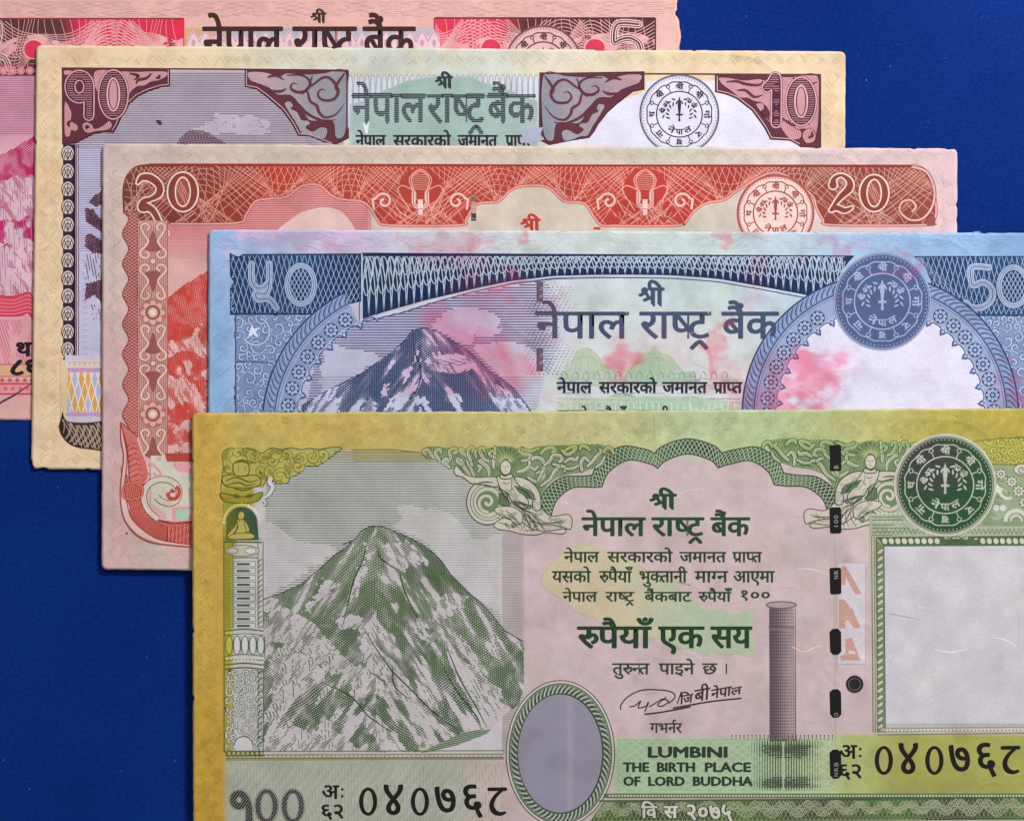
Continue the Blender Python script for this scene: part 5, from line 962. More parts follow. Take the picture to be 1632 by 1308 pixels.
sn = [T('E 400,690 430,650 500,655 570,650 640,700 600,735 520,745 460,730 420,720'), T('E 350,620 372,640 360,680 340,700 330,740 352,660'), T('E 240,640 300,600 290,625 250,640'), T('E -60,860 20,850 -20,930 -140,935'), T('E 100,905 150,850 165,870 140,935 90,935'),
      T('E 200,800 235,780 225,830 190,850'), T('E 740,800 780,820 800,860 850,870 890,930 800,935 770,900 730,870'), T('E 380,720 420,740 430,790 390,760'), T('E 300,740 330,700 340,720 320,780 300,800'), T('E 350,860 400,850 420,880 370,900'), T('E 240,870 270,860 262,890'), T('E 520,870 560,840 580,860 540,900')]
p.poly(M5, (196, 198, 226))
tn = mountain_tone(M5, [(s_, 9) for s_ in sn], 71, .98, apex=672, y0=540, y1=700)
p.hatch((480, 520, 855, 658), -34, 3.3, tn, (38, 62, 104), .82, 1.4, disp=lambda X, Y: 3 * np.sin(X / 40)); p.hatch((480, 520, 855, 658), 34, 3.3, lambda X, Y: tn(X, Y) * .8, (42, 66, 108), .8, 1.4, disp=lambda X, Y: 3 * np.sin(X / 31 + 1))
p.line(M5[:17], 1.4, (40, 52, 100)); p.line(T('E 345,560 352,640 380,720 370,800 330,870'), 1.6, (30, 42, 90), sm=5)
for k in range(9): p.taper([(680 + k * 7, 580 - (k % 3) * 4), (690 + k * 7, 582 - (k % 3) * 4), (702 + k * 7, 578)], 1.2, (60, 66, 110), 2)
# left panel
p = n50.part('corner_panel')
CPc = grad((366, (26, 52, 98)), (480, (24, 70, 112)), (575, (18, 40, 84)), (1460, (30, 56, 100)), (1632, (28, 74, 120)))
LP = T('D 1070,188 1095,200 1110,204 1130,192 1632,192 1632,470 1072,470 1072,345 1090,320 1072,290')
LP = np.concatenate([LP[:4], [(575, 405), (575, 480), (556, 484), (535, 492), (520, 501)], LP[6:]]); p.poly(LP, CPc, 16)
def net(p, reg, box, wl, A, K, pitch, col, w_=.6, vert=True):
    x0, y0, x1, y1 = box; U = np.arange(x0, x1, 2.0)
    if vert:
        for sg in (-1, 1):
            Y = np.arange(y0, y1, 2.0); n_ = int((x1 - x0) / 8.4); Yv = np.tile(Y, (n_ + 24, 1)); X = x0 + (np.arange(n_ + 24)[:, None] - 12) * 8.4 + sg * ((Yv - y0) * .42 + 10 * np.sin((Yv - y0) / 62 + np.arange(n_ + 24)[:, None] * .12)); p.ribbons(X, Yv, w_ * 1.1, inside([reg], X, Yv) , col)
net(p, LP, (368, 405, 575, 501), 52, 7, 14, 8.5, (150, 172, 208), .5)
p.line(LP, 1.6, (22, 44, 90), True)
RP = np.array([(1457, 409), (1700, 409), (1700, 503), (1530, 503), (1505, 492), (1478, 480), (1484, 450), (1475, 425)], float)
p = n50.part('corner_panel'); p.poly(RP, CPc, 20); net(p, RP, (1457, 409, 1640, 503), 70, 9, 13, 8, (150, 176, 212), .5); p.line(RP, 1.6, (26, 48, 92), True)
for k in range(16): p.line([(1458 + k * 1.2, 411), (1482 + k * 11, 500)], .7, (150, 172, 208)) if k < 8 else None
# numerals
def num50(strokes, ring, lab):
    p = n50.part('numeral', label=lab)
    for wv, c in ((12.0, (18, 40, 84)), (10.5, LB), (6.6, (44, 66, 112)), (5.2, LB), (1.6, (60, 80, 124))):
        for P in strokes: p.fat(P, wv, c, 6)
    if ring:
        cx_, cy_, rx, ry = ring
        for ins, c in ((-1, (18, 40, 84)), (0, LB), (2.0, (44, 66, 112)), (2.9, LB), (5.2, (50, 70, 116)), (6.2, LB), (8.6, (26, 60, 104))): p.poly(ellipse(cx_, cy_, rx - ins, ry - ins, 44), c)
        e = ellipse(cx_, cy_, rx - 9, ry - 9, 40)
        for sg in (-1, 1): p.hatch((cx_ - rx, cy_ - ry, cx_ + rx, cy_ + ry), sg * 62, 6, lambda X, Y: inside([e], X, Y) * .22, (160, 184, 214), 1, 1.4)
num50([T('D 1170,235 1170,310 1190,345 1225,345 1250,320'), T('D 1252,235 1250,330 1235,372 1190,372 1200,400 1250,398 1285,440')], (340 * 0 + 1398 / 2.914, 340 + 332 / 2.914, 26, 35), 'pale blue outlined Devanagari fifty on the left panel')
num50([T('F 1468,252 1388,252 1386,320 1400,335 1440,320 1480,350 1480,400 1440,435 1390,438 1360,415')], (1072 + 1580 / 2.914, 340 + 340 / 2.914, 27, 35), 'pale blue outlined numeral 50 on the right panel')
# arch band
p = n50.part('lattice_arch')
AB = np.concatenate([[(577, 403)], T('F 842,198 820,225 790,262 768,300 755,350 750,408 600,378 400,340 200,306 0,293'), T('E 1400,294 1200,295 1000,302 800,325 600,358 400,405 200,462 108,496')])
AB[1:7] = [(1361, 408), (1352, 418), (1343, 430), (1335, 444), (1331, 460), (1329, 478)]
p.poly(AB, lambda x, y: mix((14, 34, 78), (20, 46, 84), .5 + .5 * np.sin(x / 40)), 16)
def low_y(x): return np.interp(x, [577, 640, 700, 760, 815, 883, 952, 1020, 1072, 1141, 1210, 1278, 1340], [508, 493, 474, 458, 447, 439, 437, 437, 438, 443, 455, 468, 482])
xs = np.arange(579, 1346, 1.3)
for j, (ph, fa) in enumerate(((0, 1), (math.pi, 1), (0.9, .66), (0.9 + math.pi, .66), (1.8, .36), (1.8 + math.pi, .36))):
    h = (low_y(xs) - 408) * fa * .96; Y = 408 + h * .5 - h * .5 * np.cos(xs / (24 if fa > .5 else 21) * math.tau + ph + .0) * 1.0 + 1; X = xs + (3.5 if fa == 1 else -2) * np.sin(xs / 12 * math.tau / 2 + ph)
    ok = inside([AB], X, Y); p.ribbons(X[None], Y[None], .75, ok[None], (178, 194, 216))
p.line(T('E 108,186 108,500'), 2.4, (186, 196, 226)); p.line([(577, 404), (1361, 408.5)], 1.8, (16, 36, 78))
LW = smooth(np.stack([np.arange(574, 1335, 22.0), low_y(np.arange(574, 1335, 22.0)) + 2.6], 1), False, 4); p.line(LW, 2.6, (200, 208, 228)); p.line(LW + (0, 3.2), 1.5, (44, 62, 110))
p.line([(573, 404), (573, 514)], 1.3, (50, 66, 112))
# medallion rings
def ring50(name, fl, seg, inner, ropeR):
    cx_, cy_, R = circ3(*fl); a0, a1 = seg; ang = np.linspace(a0, a1, 90)
    def ar(r, b0=a0, b1=a1, n=90): return arc(cx_, cy_, r, b0, b1, n)
    p = n50.part('rope_ring')
    p.poly(np.concatenate([ar(R + 39), ar(R - 14)[::-1]]), (150, 168, 206))
    p.poly(np.concatenate([ar(R + 36), ar(R + 20)[::-1]]), (126, 148, 192))
    L = math.radians(abs(a1 - a0)) * R; n = int(L / 8.6)
    for k in range(n):
        a = math.radians(a0 + (a1 - a0) * (k + .5) / n); b = a + .07 * (1 if a1 > a0 else -1)
        p.taper([ring_point(cx_, cy_, R + 21, a), ring_point(cx_, cy_, R + 29, (a + b) / 2 - .02), ring_point(cx_, cy_, R + 37, b)], 2.2, (60, 82, 132), 4)
        p.taper([ring_point(cx_, cy_, R + 24, a + .02), ring_point(cx_, cy_, R + 35, b + .012)], 2.0, (196, 208, 232), 0)
    for r_, w_, c in ((R + 38.5, 2.6, (36, 62, 116)), (R + 20, 1.8, (44, 66, 118)), (R + 16, .9, (90, 110, 156)), (R - 14, 1.5, (70, 92, 144))): p.line(ar(r_), w_, c)
    q = n50.part('flower_chain'); n = int(L / 25.5)
    q.hatch((cx_ - R - 20, max(cy_ - R - 20, 505), cx_ + R + 20, 660), 20, 3.2, lambda X, Y: .34 * ((np.abs(np.hypot(X - cx_, Y - cy_) - R) < 13) & (np.degrees(np.arctan2(Y - cy_, X - cx_)) % 360 > min(a0, a1) % 360) & (np.degrees(np.arctan2(Y - cy_, X - cx_)) % 360 < (max(a0, a1) % 360 or 360))), (104, 124, 170), 1, 3)
    for k in range(n):
        a = math.radians(a0 + (a1 - a0) * (k + .4) / n); x, y = ring_point(cx_, cy_, R, a)
        if y < 668 and y > 500: flower(q, x, y, 11.0, (28, 48, 98), (160, 176, 212))
    s_ = n50.part('scalloped_edge'); n = int(L / 29)
    for k in range(n + 1):
        A0 = math.radians(a0 + (a1 - a0) * k / n); A1 = math.radians(a0 + (a1 - a0) * (k + 1) / n); am = (A0 + A1) / 2
        P = smooth([ring_point(cx_, cy_, R - 24, A0), ring_point(cx_, cy_, R - 15.5, A0 * .8 + A1 * .2), ring_point(cx_, cy_, R - 14, am), ring_point(cx_, cy_, R - 15.5, A0 * .2 + A1 * .8), ring_point(cx_, cy_, R - 24, A1)], False, 5)
        if P[:, 1].max() > 700: continue
        s_.poly(np.concatenate([[ring_point(cx_, cy_, R - 12.5, t) for t in np.linspace(A0, A1, 8)], P[::-1]]), (176, 186, 220)); s_.line(P, 1.5, (60, 78, 130))
        b = ring_point(cx_, cy_, R - 19, A0); s_.line([ring_point(cx_, cy_, R - 25, A0), ring_point(cx_, cy_, R - 19, A0 - .028), ring_point(cx_, cy_, R - 14, A0), ring_point(cx_, cy_, R - 19, A0 + .028)], 1.2, (70, 88, 140), closed=True)
    return cx_, cy_, R
# scenery blocks at left and right
def swirl_block(R_, seed, ink=(96, 122, 172), n=150):
    p = n50.part('cloud_panel'); p.poly(R_, (134, 156, 196), 30)
    shade(p, R_, 28, 3.2, .35, (92, 118, 166)); scrollwork(p, R_, n, 6, 15, (70, 94, 146), (176, 192, 222), seed, 2.8); return p
LBk = np.array([(376, 503), (520, 503), (500, 520), (476, 545), (452, 590), (438, 640), (434, 662), (376, 662)], float)
p = swirl_block(LBk, 3); p.line([(376, 501), (376, 662)], 2.0, (48, 80, 134)); p.line([(376, 576), (436, 578)], 1.6, (50, 76, 130))
p.line(arc(408, 528, 22, -70, 150, 20), 5, (60, 88, 142)); p.line(arc(408, 528, 22, -70, 150, 20), 3.2, (176, 194, 226))
p.poly([(398, 528), (402, 518), (405, 524), (414, 522), (408, 529), (413, 538), (404, 533), (396, 538)], (214, 222, 240))
RBk = np.array([(1700, 505), (1520, 505), (1560, 540), (1590, 580), (1608, 620), (1616, 662), (1700, 662)], float)
swirl_block(RBk, 5, n=110); 
ring50('a', ((549, 511), (491, 567.5), (460, 645)), (186, 243), None, 0)
WF = ellipse(*circ3((1245, 547), (1317, 512), (1219, 645))[:2], 10)
fr = ((1222, 645), (1405, 477), (1583, 645)); cx_, cy_, R_ = circ3(*fr)
p = n50.part('watermark_circle'); p.poly(arc(cx_, cy_, R_ - 13, 175, 365, 80), (222, 218, 240), 10)
ring50('b', fr, (176, 364), None, 0)
seal(n50, 1405.5, 480.5, 78, (76, 92, 138), (160, 176, 212), rimc=(62, 82, 130))
# tinted palace behind the text
p = n50.part('palace_print')
GR = grad((870, (190, 196, 176)), (950, (178, 198, 178)), (1040, (160, 198, 168)), (1180, (180, 204, 186)))
for q in ('E 1080,700 1100,650 1140,625 1180,640 1210,670 1225,700', 'E 1060,700 1240,700 1290,730 1290,800 1030,800', 'E 1370,700 1400,660 1440,645 1465,615 1490,645 1540,665 1570,700 1600,730 1330,735', 'E 1340,735 1632,735 1660,760 1660,800 1300,800', 'E 1030,870 1260,850 1330,845 1380,850 1632,850 1800,870 1860,900 1880,935 1000,935'):
    p.poly(T(q), GR, 14)
for q in ('E 1080,700 1100,650 1140,625 1180,640 1210,670 1225,700', 'E 1370,700 1400,660 1440,645 1465,615 1490,645 1540,665 1570,700', 'E 1110,705 1125,660 1140,630', 'E 1170,635 1180,670 1190,705', 'E 1400,700 1430,670 1500,665 1540,700'):
    p.line(T(q), 1.5, (190, 190, 150), sm=4)
for k in range(30):
    x = 890 + k * 10; p.line([(x, 642), (x, 656)], 2.2, (206, 214, 206)); p.line([(x + 4, 604), (x + 4, 612)], 1.6, (204, 214, 204)) if k % 2 else None
for y_ in (603, 613, 634, 640): p.line([(888, y_), (1180, y_ + .5)], 1.2, (206, 216, 206))
rr = random.Random(2)
for k in range(90):
    x = rr.uniform(885, 1178); y = rr.choice((600, 606, 618, 626, 646, 652)); l = rr.uniform(3, 12); p.line([(x, y), (x + l, y)], rr.uniform(.8, 1.6), rr.choice(((206, 214, 206), (142, 176, 150), (190, 196, 176))))
for cx_, cy_, r_ in ((931, 585, 30), (1043, 590, 34), (992, 640, 26), (1100, 640, 20)):
    for f in (.25, .5, .75, 1): p.line(arc(cx_, cy_ + 8, r_ * f, 180, 360, 16, r_ * .85), .9, (150, 182, 152) if f < 1 else (176, 182, 140))
for k in range(16): x = 900 + k * 17; p.line(smooth([(x - 4, 604), (x - 4, 597), (x, 592), (x + 4, 597), (x + 4, 604)]), 1.0, (146, 178, 152))
# text
NG = (66, 78, 108)
p = n50.part('bank_name')
text(p, 'श्री', 1017, 1058, 459, 488, NG, 1.0)
for s_, x0, x1 in (('नेपाल', 854, 1000), ('राष्ट्र', 1020, 1131), ('बैंक', 1151, 1239)): text(p, s_, x0, x1, 497.5, 539, NG, .95)
p = n50.part('promise_text')
for s_, x0, x1 in (('नेपाल', 888, 943), ('सरकारको', 955, 1046), ('जमानत', 1056, 1126), ('प्राप्त', 1137, 1182)): text(p, s_, x0, x1, 609, 626, (34, 38, 62), .6)
for s_, x0, x1 in (('यसको', 889, 936), ('रुपैयाँ', 949, 997), ('भुक्तानी', 1006, 1066), ('माग्न', 1076, 1116), ('आएमा', 1126, 1182)): text(p, s_, x0, x1, 654, 671, (34, 38, 62), .6)
p = n50.part('security_thread')
for y0_, y1_ in ((449, 482), (555, 592)):
    p.poly(rect(855, y0_, 865.5, y1_), (92, 82, 104)); text(p, 'N', 0, 6, -3.5, 3.5, (160, 150, 170), 0, mat=rotm(863, y0_ + 14, -90), head=716.); text(p, 'B', 0, 6, -3.5, 3.5, (160, 150, 170), 0, mat=rotm(863, y0_ + 26, -90), head=716.)
p = n50.part('worn_crease')
for t_, w_, c in (('F 60,560 160,540', 1.2, (222, 214, 220)), ('F 110,420 150,440 170,470', 1.4, (224, 222, 226)), ('F -140,600 -60,640 -20,700', 1.2, (206, 204, 212)), ('F 250,100 248,190', 1.2, (190, 176, 176)), ('E 1180,330 1300,420 1340,470', 1.2, (222, 216, 222)), ('F 90,690 200,740', 1.2, (216, 206, 206))): p.taper(T(t_), w_, c, 5)
n50.finish()

# ================================================================ hundred
GC = grad((300, (120, 112, 24)), (410, (104, 116, 30)), (440, (74, 100, 66)), (760, (66, 98, 64)), (900, (60, 96, 58)), (1100, (54, 92, 62)), (1450, (66, 94, 60)), (1560, (96, 112, 44)), (1632, (110, 118, 44)))
def paper100(x, y):
    c = mix((198, 178, 176), (208, 184, 190), fbm(x / 120, y / 100, 2))
    top = grad((300, (200, 168, 72)), (400, (198, 176, 88)), (560, (198, 174, 88)), (700, (198, 182, 112)), (860, (194, 188, 126)), (1030, (188, 192, 136)), (1100, (180, 196, 150)), (1260, (174, 190, 138)), (1400, (186, 182, 108)), (1500, (180, 168, 74)), (1760, (186, 166, 66)))(x, y)
    c = mix(c, top, sstep(742, 712, y)); m = sstep(372, 352, x); c = mix(c, mix((206, 170, 74), (200, 158, 54), sstep(900, 1308, y)), m)
    c = mix(c, (172, 200, 152), sstep(1172, 1178, y) * sstep(975, 985, x) * sstep(1272, 1266, y) * sstep(1360, 1320, x))
    rb = mix((176, 186, 120), (166, 168, 84), sstep(1330, 1450, x)); c = mix(c, rb, sstep(1166, 1172, y) * sstep(1310, 1350, x) * sstep(1275, 1268, y))
    c = mix(c, (172, 178, 164), sstep(1204, 1212, y) * sstep(358, 364, x) * sstep(820, 740, x))
    c = mix(c, (190, 186, 158), sstep(1298, 1306, y) * sstep(1000, 1100, x))
    n = fbm(x / 44, y / 44, 81); c = mix(c, c * 0.95, sstep(.45, .75, n) * .6); e = fbm(x / 10 + y / 30, y / 10, 83, 3); return c * (1 + .16 * (e - .5) * np.maximum(sstep(712, 700, y), sstep(358, 350, x)))[..., None]
n100 = Note('green and yellow hundred rupee banknote, topmost and nearest the lower right corner',
            [(307, 658), (1770, 650), (1772, 1344), (309, 1340)], 0.00146, paper100, stain=grimy, radius=9)
p = n100.part('margin_scrolls'); p.loose = True
rr = random.Random(11)
def faint(x, y, r, k):
    S = spiral(x, y, r, rr.uniform(.8, 1.4), rr.uniform(0, 360), rr.choice((-1, 1)), .2, 14); c = paper100(np.array([x]), np.array([y]))[0]; p.line(S, rr.uniform(.8, 1.6), c * k)
for _ in range(330):
    x = rr.uniform(320, 1640); y = rr.uniform(668, 704); faint(x, y, rr.uniform(3, 9), rr.choice((.94, .96, 1.05)))
for _ in range(230):
    x = rr.uniform(318, 350); y = rr.uniform(705, 1320); faint(x, y, rr.uniform(3, 9), rr.choice((.94, .96, 1.05)))
for _ in range(420):
    x, y = rr.choice(((rr.uniform(314, 1640), rr.uniform(664, 706)), (rr.uniform(313, 350), rr.uniform(664, 1320))))
    l = rr.uniform(3, 8); s_ = rr.choice((-1, 1)); c = paper100(np.array([x]), np.array([y]))[0]; p.line([(x - l * .5, y - s_ * l * .5), (x + l * .5, y + s_ * l * .5)], rr.uniform(.7, 1.3), c * rr.choice((.92, 1.07, 1.09)))
# tinted map
p = n100.part('map_tint')
MP = smooth(np.concatenate([T('H 940,830 960,780 985,745 1040,700 1060,680 1110,670 1130,652 1180,655 1210,690 1290,700 1350,730 1400,760 1460,800 1632,850'), T('L 0,-60 60,0 120,50 160,75 210,60 280,90 360,70 372,120 365,180 380,250 360,285 300,270 250,275 200,260 160,280 110,260 60,250 0,235 -60,200'), T('K 1350,180 1250,140 1180,100'), T('H 1100,970 1060,930 1000,890 960,870')]), True, 3)
p.poly(MP, lambda x, y: mix((204, 190, 158), (174, 190, 162), sstep(960, 1130, x)), 12); p.line(MP, 1.0, (188, 184, 146), True); shade(p, MP, 45, 3.6, .3, lambda x, y: mix((208, 188, 168), (186, 194, 168), sstep(960, 1130, x)), step=3) if False else None
# picture
p = n100.part('sky_print')
PIC = np.array([(372, 760), (430, 735), (520, 722), (560, 717), (620, 716), (652, 719), (680, 722), (704, 735), (734, 752), (756, 770), (790, 812), (812, 842), (835, 846), (835, 1198), (362, 1198), (362, 860)], float)
p.poly(PIC, lambda x, y: mix((204, 198, 202), (190, 190, 188), sstep(960, 760, y)), 24)
cl = [smooth(T('H 270,490 330,480 400,500 470,500 550,540 600,600 640,640 800,640 800,970 600,880 400,650 290,600 240,575 290,560 285,520'), True), smooth(T('G 1230,585 1300,580 1330,610 1400,650 1500,660 1560,680 1500,740 1400,800 1300,860 1228,900'), True)]
def sk(X, Y):
    d = (fbm(X / 12, Y / 8, 3) - .5) * 18; t = .42 + .05 * np.sin(X / 70)
    for c_ in cl: t = np.where(inside([c_], X + d, Y + d * .4), .12, t)
    return t * inside([PIC], X, Y) * (X > 422) * (X < 800)
p.hatch((420, 716, 800, 990), 0, 3.9, sk, lambda x, y: mix((120, 128, 112), (128, 120, 30), sstep(738, 726, y) * .9), 1, 3)
p.hatch((560, 717, 690, 736), 0, 2.1, lambda X, Y: inside([PIC], X, Y) * .5, (150, 138, 40), 1, 4)
p.poly(rect(800, 842, 835, 1198), (184, 172, 172), 30); p.hatch((800, 846, 835, 1198), 0, 4.1, lambda X, Y: .22 + 0 * X, (150, 146, 140), 1, 5)
p.line(PIC[3:12], 1.4, (88, 108, 50))
p = n100.part('mountain_print')
M1 = np.concatenate([T('G 1225,915 1300,890 1400,845 1480,780 1550,715 1632,655'), T('H 20,660 75,640 105,600 140,580 175,574 215,582 260,602 330,630 390,662 440,700 480,740 520,800 570,850 610,890 660,930 710,985 770,1060'), T('K 860,215 862,430 840,500 760,560 700,625 600,640 500,690 420,725 0,728'), T('J 1225,725')])
snt = 'H 190,690 230,655 280,660 330,650 420,745 380,755 330,760 290,780 240,750|H 130,660 165,670 150,720 125,740|H 90,760 130,720 125,780 90,850 70,930 40,960 60,860|H 430,990 480,920 520,880 600,900 580,950 540,960 480,1000 450,1030|K 60,100 110,130 150,200 200,260 270,320 330,400 320,440 250,420 160,350 110,300 100,180|K 190,140 240,170 260,210 245,245 215,210|K 380,190 470,160 480,200 430,215 390,215|K 500,210 560,290 640,340 700,400 760,440 755,560 700,620 640,560 590,470 545,380 510,290|K 330,420 420,540 520,640 590,640 500,680 450,620 400,580 340,540 320,470|K -320,30 -240,60 -120,120 0,260 60,320 110,330 200,400 280,470 320,500 240,470 120,450 40,360 -40,360 -130,280 -200,250 -320,200|K -310,240 -200,260 -100,300 -60,400 -150,390 -210,440 -310,480|K -320,560 -260,530 -210,600 -130,640 -60,560 -30,620 40,660 100,728 -320,728|K 130,530 200,600 270,640 310,728 200,728 160,650 120,600|K 50,400 110,380 130,440 100,500 60,460|G 1230,925 1290,905 1270,960 1230,975|G 1500,820 1580,840 1540,880 1500,900 1440,960 1400,980 1460,900|H 380,1000 440,1010 430,1049 360,1040|H 240,930 285,940 260,970|H -20,1000 100,990 120,1049 0,1049|K 420,560 470,600 520,625 480,640|K 560,180 600,230 620,280 590,250'
sn = [T(q) for q in snt.split('|')]
tn = mountain_tone(M1, [(q, 12) for q in sn], 91, .98, apex=600, y0=860, y1=1200)
p.poly(M1, (198, 190, 192))
def dsp(a, b, c): return lambda X, Y: 9 * (fbm(X / 90, Y / 90, a, 2) - .5) * 2 + 2.5 * np.sin(X / b + Y / c)
def tn2(X, Y):
    edge_ = sstep(0, 1, fbm(X / 9, Y / 12, 19, 3) * 2.2 - .35 + sstep(1080, 850, Y) * .8); return tn(X, Y) * (.5 + .5 * edge_)
mg = lambda x, y: mix((64, 88, 56), (78, 108, 62), vnoise(x / 60, y / 60, 4))
p.hatch((418, 836, 836, 1197), -37, 3.3, tn2, mg, .76, 1.4, disp=dsp(1, 37, 60), thr=.13); p.hatch((418, 836, 836, 1197), 30, 3.3, lambda X, Y: tn2(X, Y) * .82, mg, .76, 1.5, disp=dsp(5, 43, 50), thr=.13)
def lit(X, Y):
    t = inside([M1], X, Y) * (tn(X, Y) < .15); return t * .32 * (fbm(X / 4, Y / 17, 44, 2) > .52)
p.hatch((418, 990, 836, 1197), 62, 5.2, lambda X, Y: lit(X, Y) * (Y + (X - 420) * .1 < 1090 + 60), (84, 106, 80), .8, 2.2); p.hatch((418, 1040, 620, 1197), 88, 5.4, lit, (92, 108, 92), .8, 2.2)
p.line(M1[:24], 1.5, (52, 72, 54))
for q in ('H 130,660 110,740 70,830 40,950 20,1040', 'H 285,790 300,860 330,930 390,1049', 'K 110,140 170,240 250,350 330,430 430,530 520,600 600,640', 'K -80,400 60,470 140,560 260,640', 'H 180,690 200,730 290,790', 'K 500,230 560,380 640,520 690,615', 'K 470,300 540,430 640,560 660,620', 'K 250,330 260,420 330,480'):
    p.taper(T(q), 2.4, (54, 78, 54))
p.poly(T('K 560,640 640,622 705,622 690,640 560,690 420,725 380,728'), (150, 160, 140)); p.hatch((670, 1155, 790, 1198), -12, 3.0, lambda X, Y: inside([T('K 560,640 640,622 705,622 690,640 560,690 420,725 380,728')], X, Y) * .45, (70, 96, 66), 1, 3)
p = n100.part('picture_border')
for y_, w_, c in ((1196.5, 1.6, (80, 120, 62)), (1202, 1.3, (110, 138, 96)), (1207.5, 2.2, (84, 116, 64)), (1210, 1.0, (110, 130, 80))): p.line([(361, y_ - .5), (803, y_ - 2)], w_, lambda x, y, c=c: mix((128, 122, 30), c, sstep(370, 385, x)))
for k in range(62): p.line([(365 + k * 7.1, 1202), (365 + k * 7.1, 1207)], 1.0, (92, 124, 74))
# bottom left plain strip texture
p = n100.part('wave_tint')
p.poly(smooth([(363, 1222), (369, 1213), (390, 1211.5), (800, 1210), (800, 1345), (363, 1345)], False, 1), lambda x, y: mix((170, 176, 160), (200, 180, 176), sstep(700, 800, x)), 20)
p.hatch((368, 1216, 800, 1330), 90, 5.2, lambda X, Y: .34 * (np.sin(X / 2.6 + Y / 4 + np.sin(Y / 9)) > .1), (192, 190, 160), .8, 2)
p.hatch((364, 1214, 800, 1330), 90, 5.2, lambda X, Y: .3 * (np.sin(X / 2.6 + Y / 4 + 2 + np.sin(Y / 9)) > .1), (150, 160, 146), .8, 2, disp=lambda X, Y: 2.4 + 0 * X)
WM = grad((984, (158, 190, 148)), (1340, (150, 182, 130)))
GBX = rect(984, 1176, 1330, 1258); p.poly(GBX, lambda x, y: mix((160, 186, 150), (170, 186, 136), sstep(1200, 1340, x)), 30)
for k in range(13):
    X = np.arange(986, 1330, 2.5)[None]; Y = 1180 + k * 6.2 + 2.2 * np.sin(X / 9 * math.pi + k * math.pi); p.ribbons(X, Y, .7, X > 0, (184, 200, 168))
# oval
p = n100.part('rope_oval')
for e, c in (((87, 116.5), (64, 82, 58)), ((85.4, 115), (206, 196, 188)), ((82.5, 112), (74, 92, 66)), ((81, 110.5), (128, 138, 122))): p.poly(ellipse(893, 1199, e[0], e[1], 90), c)
for k in range(66):
    a = k * math.tau / 66; b = a + .105; 
    def pt(f, t): return (893 + (68 + 12.0 * f) * math.cos(t), 1199 + (95 + 14.5 * f) * math.sin(t))
    p.taper([pt(0, a), pt(.35, a * .7 + b * .3 - .012), pt(.7, a * .25 + b * .75 + .012), pt(1, b)], 3.4, (58, 76, 54), 5)
    p.taper([pt(.1, a + .045), pt(.5, (a + b) / 2 + .04), pt(.9, b + .035)], 3.0, (176, 184, 170), 5)
p.poly(ellipse(893, 1199, 68.5, 95.5, 80), (40, 56, 48))
q = n100.part('metallic_oval', M_FOIL); q.poly(ellipse(892.5, 1199, 67, 94, 80), lambda x, y: mix((152, 147, 166), (172, 163, 174), np.exp(-((x - 908) / 5) ** 2) * .7), 8)
# guilloche lobes
p = n100.part('lobed_arch')
cus = [(866, 812), (878, 822), (959, 775), (1048, 746), (1144, 746), (1233, 772), (1316, 813)]
lob = [((878, 822), (912, 777), (959, 775), 4), ((959, 775), (1000, 733), (1048, 746), 0), ((1048, 746), (1096, 723), (1144, 745), 0), ((1144, 745), (1196, 734), (1233, 772), 0), ((1233, 772), (1284, 776), (1318, 815), 0)]
inn = []; out = []
ccx, ccy = 1096, 900
for A, B, C_, _ in lob:
    seg = smooth([A, ((A[0] * .68 + B[0] * .32) - (2 if A[0] < 1096 else -3), A[1] * .45 + B[1] * .55 ), B, ((C_[0] * .68 + B[0] * .32) + (2 if A[0] > 1096 else 3), C_[1] * .45 + B[1] * .55), C_], False, 8); inn += list(seg[:-1])
inn.append(lob[-1][2]); inn = np.array(inn)
d = inn - (ccx, ccy + 40); nrm = d / np.hypot(*d.T)[:, None]; 
outp = inn + nrm * 24
p.poly(np.concatenate([outp, inn[::-1]]), lambda x, y: mix((42, 66, 48), (62, 98, 56), .5 + .5 * np.sin(x / 32 + 1)), 10)
s_ = np.concatenate([[0], np.cumsum(np.hypot(*(inn[1:] - inn[:-1]).T))]); ss = np.arange(0, s_[-1], 1.5)
ix = np.interp(ss, s_, inn[:, 0]); iy = np.interp(ss, s_, inn[:, 1]); ox = np.interp(ss, s_, outp[:, 0]); oy = np.interp(ss, s_, outp[:, 1])
for k in range(6):
    f = .5 + .48 * np.sin(ss / 40 * math.tau + k * math.tau / 6); X = ix + (ox - ix) * f; Y = iy + (oy - iy) * f; p.ribbons(X[None], Y[None], .6, (X > 0)[None], (172, 184, 158))
p.line(inn, 2.0, (52, 80, 56)); p.line(outp, 2.0, (46, 74, 50))
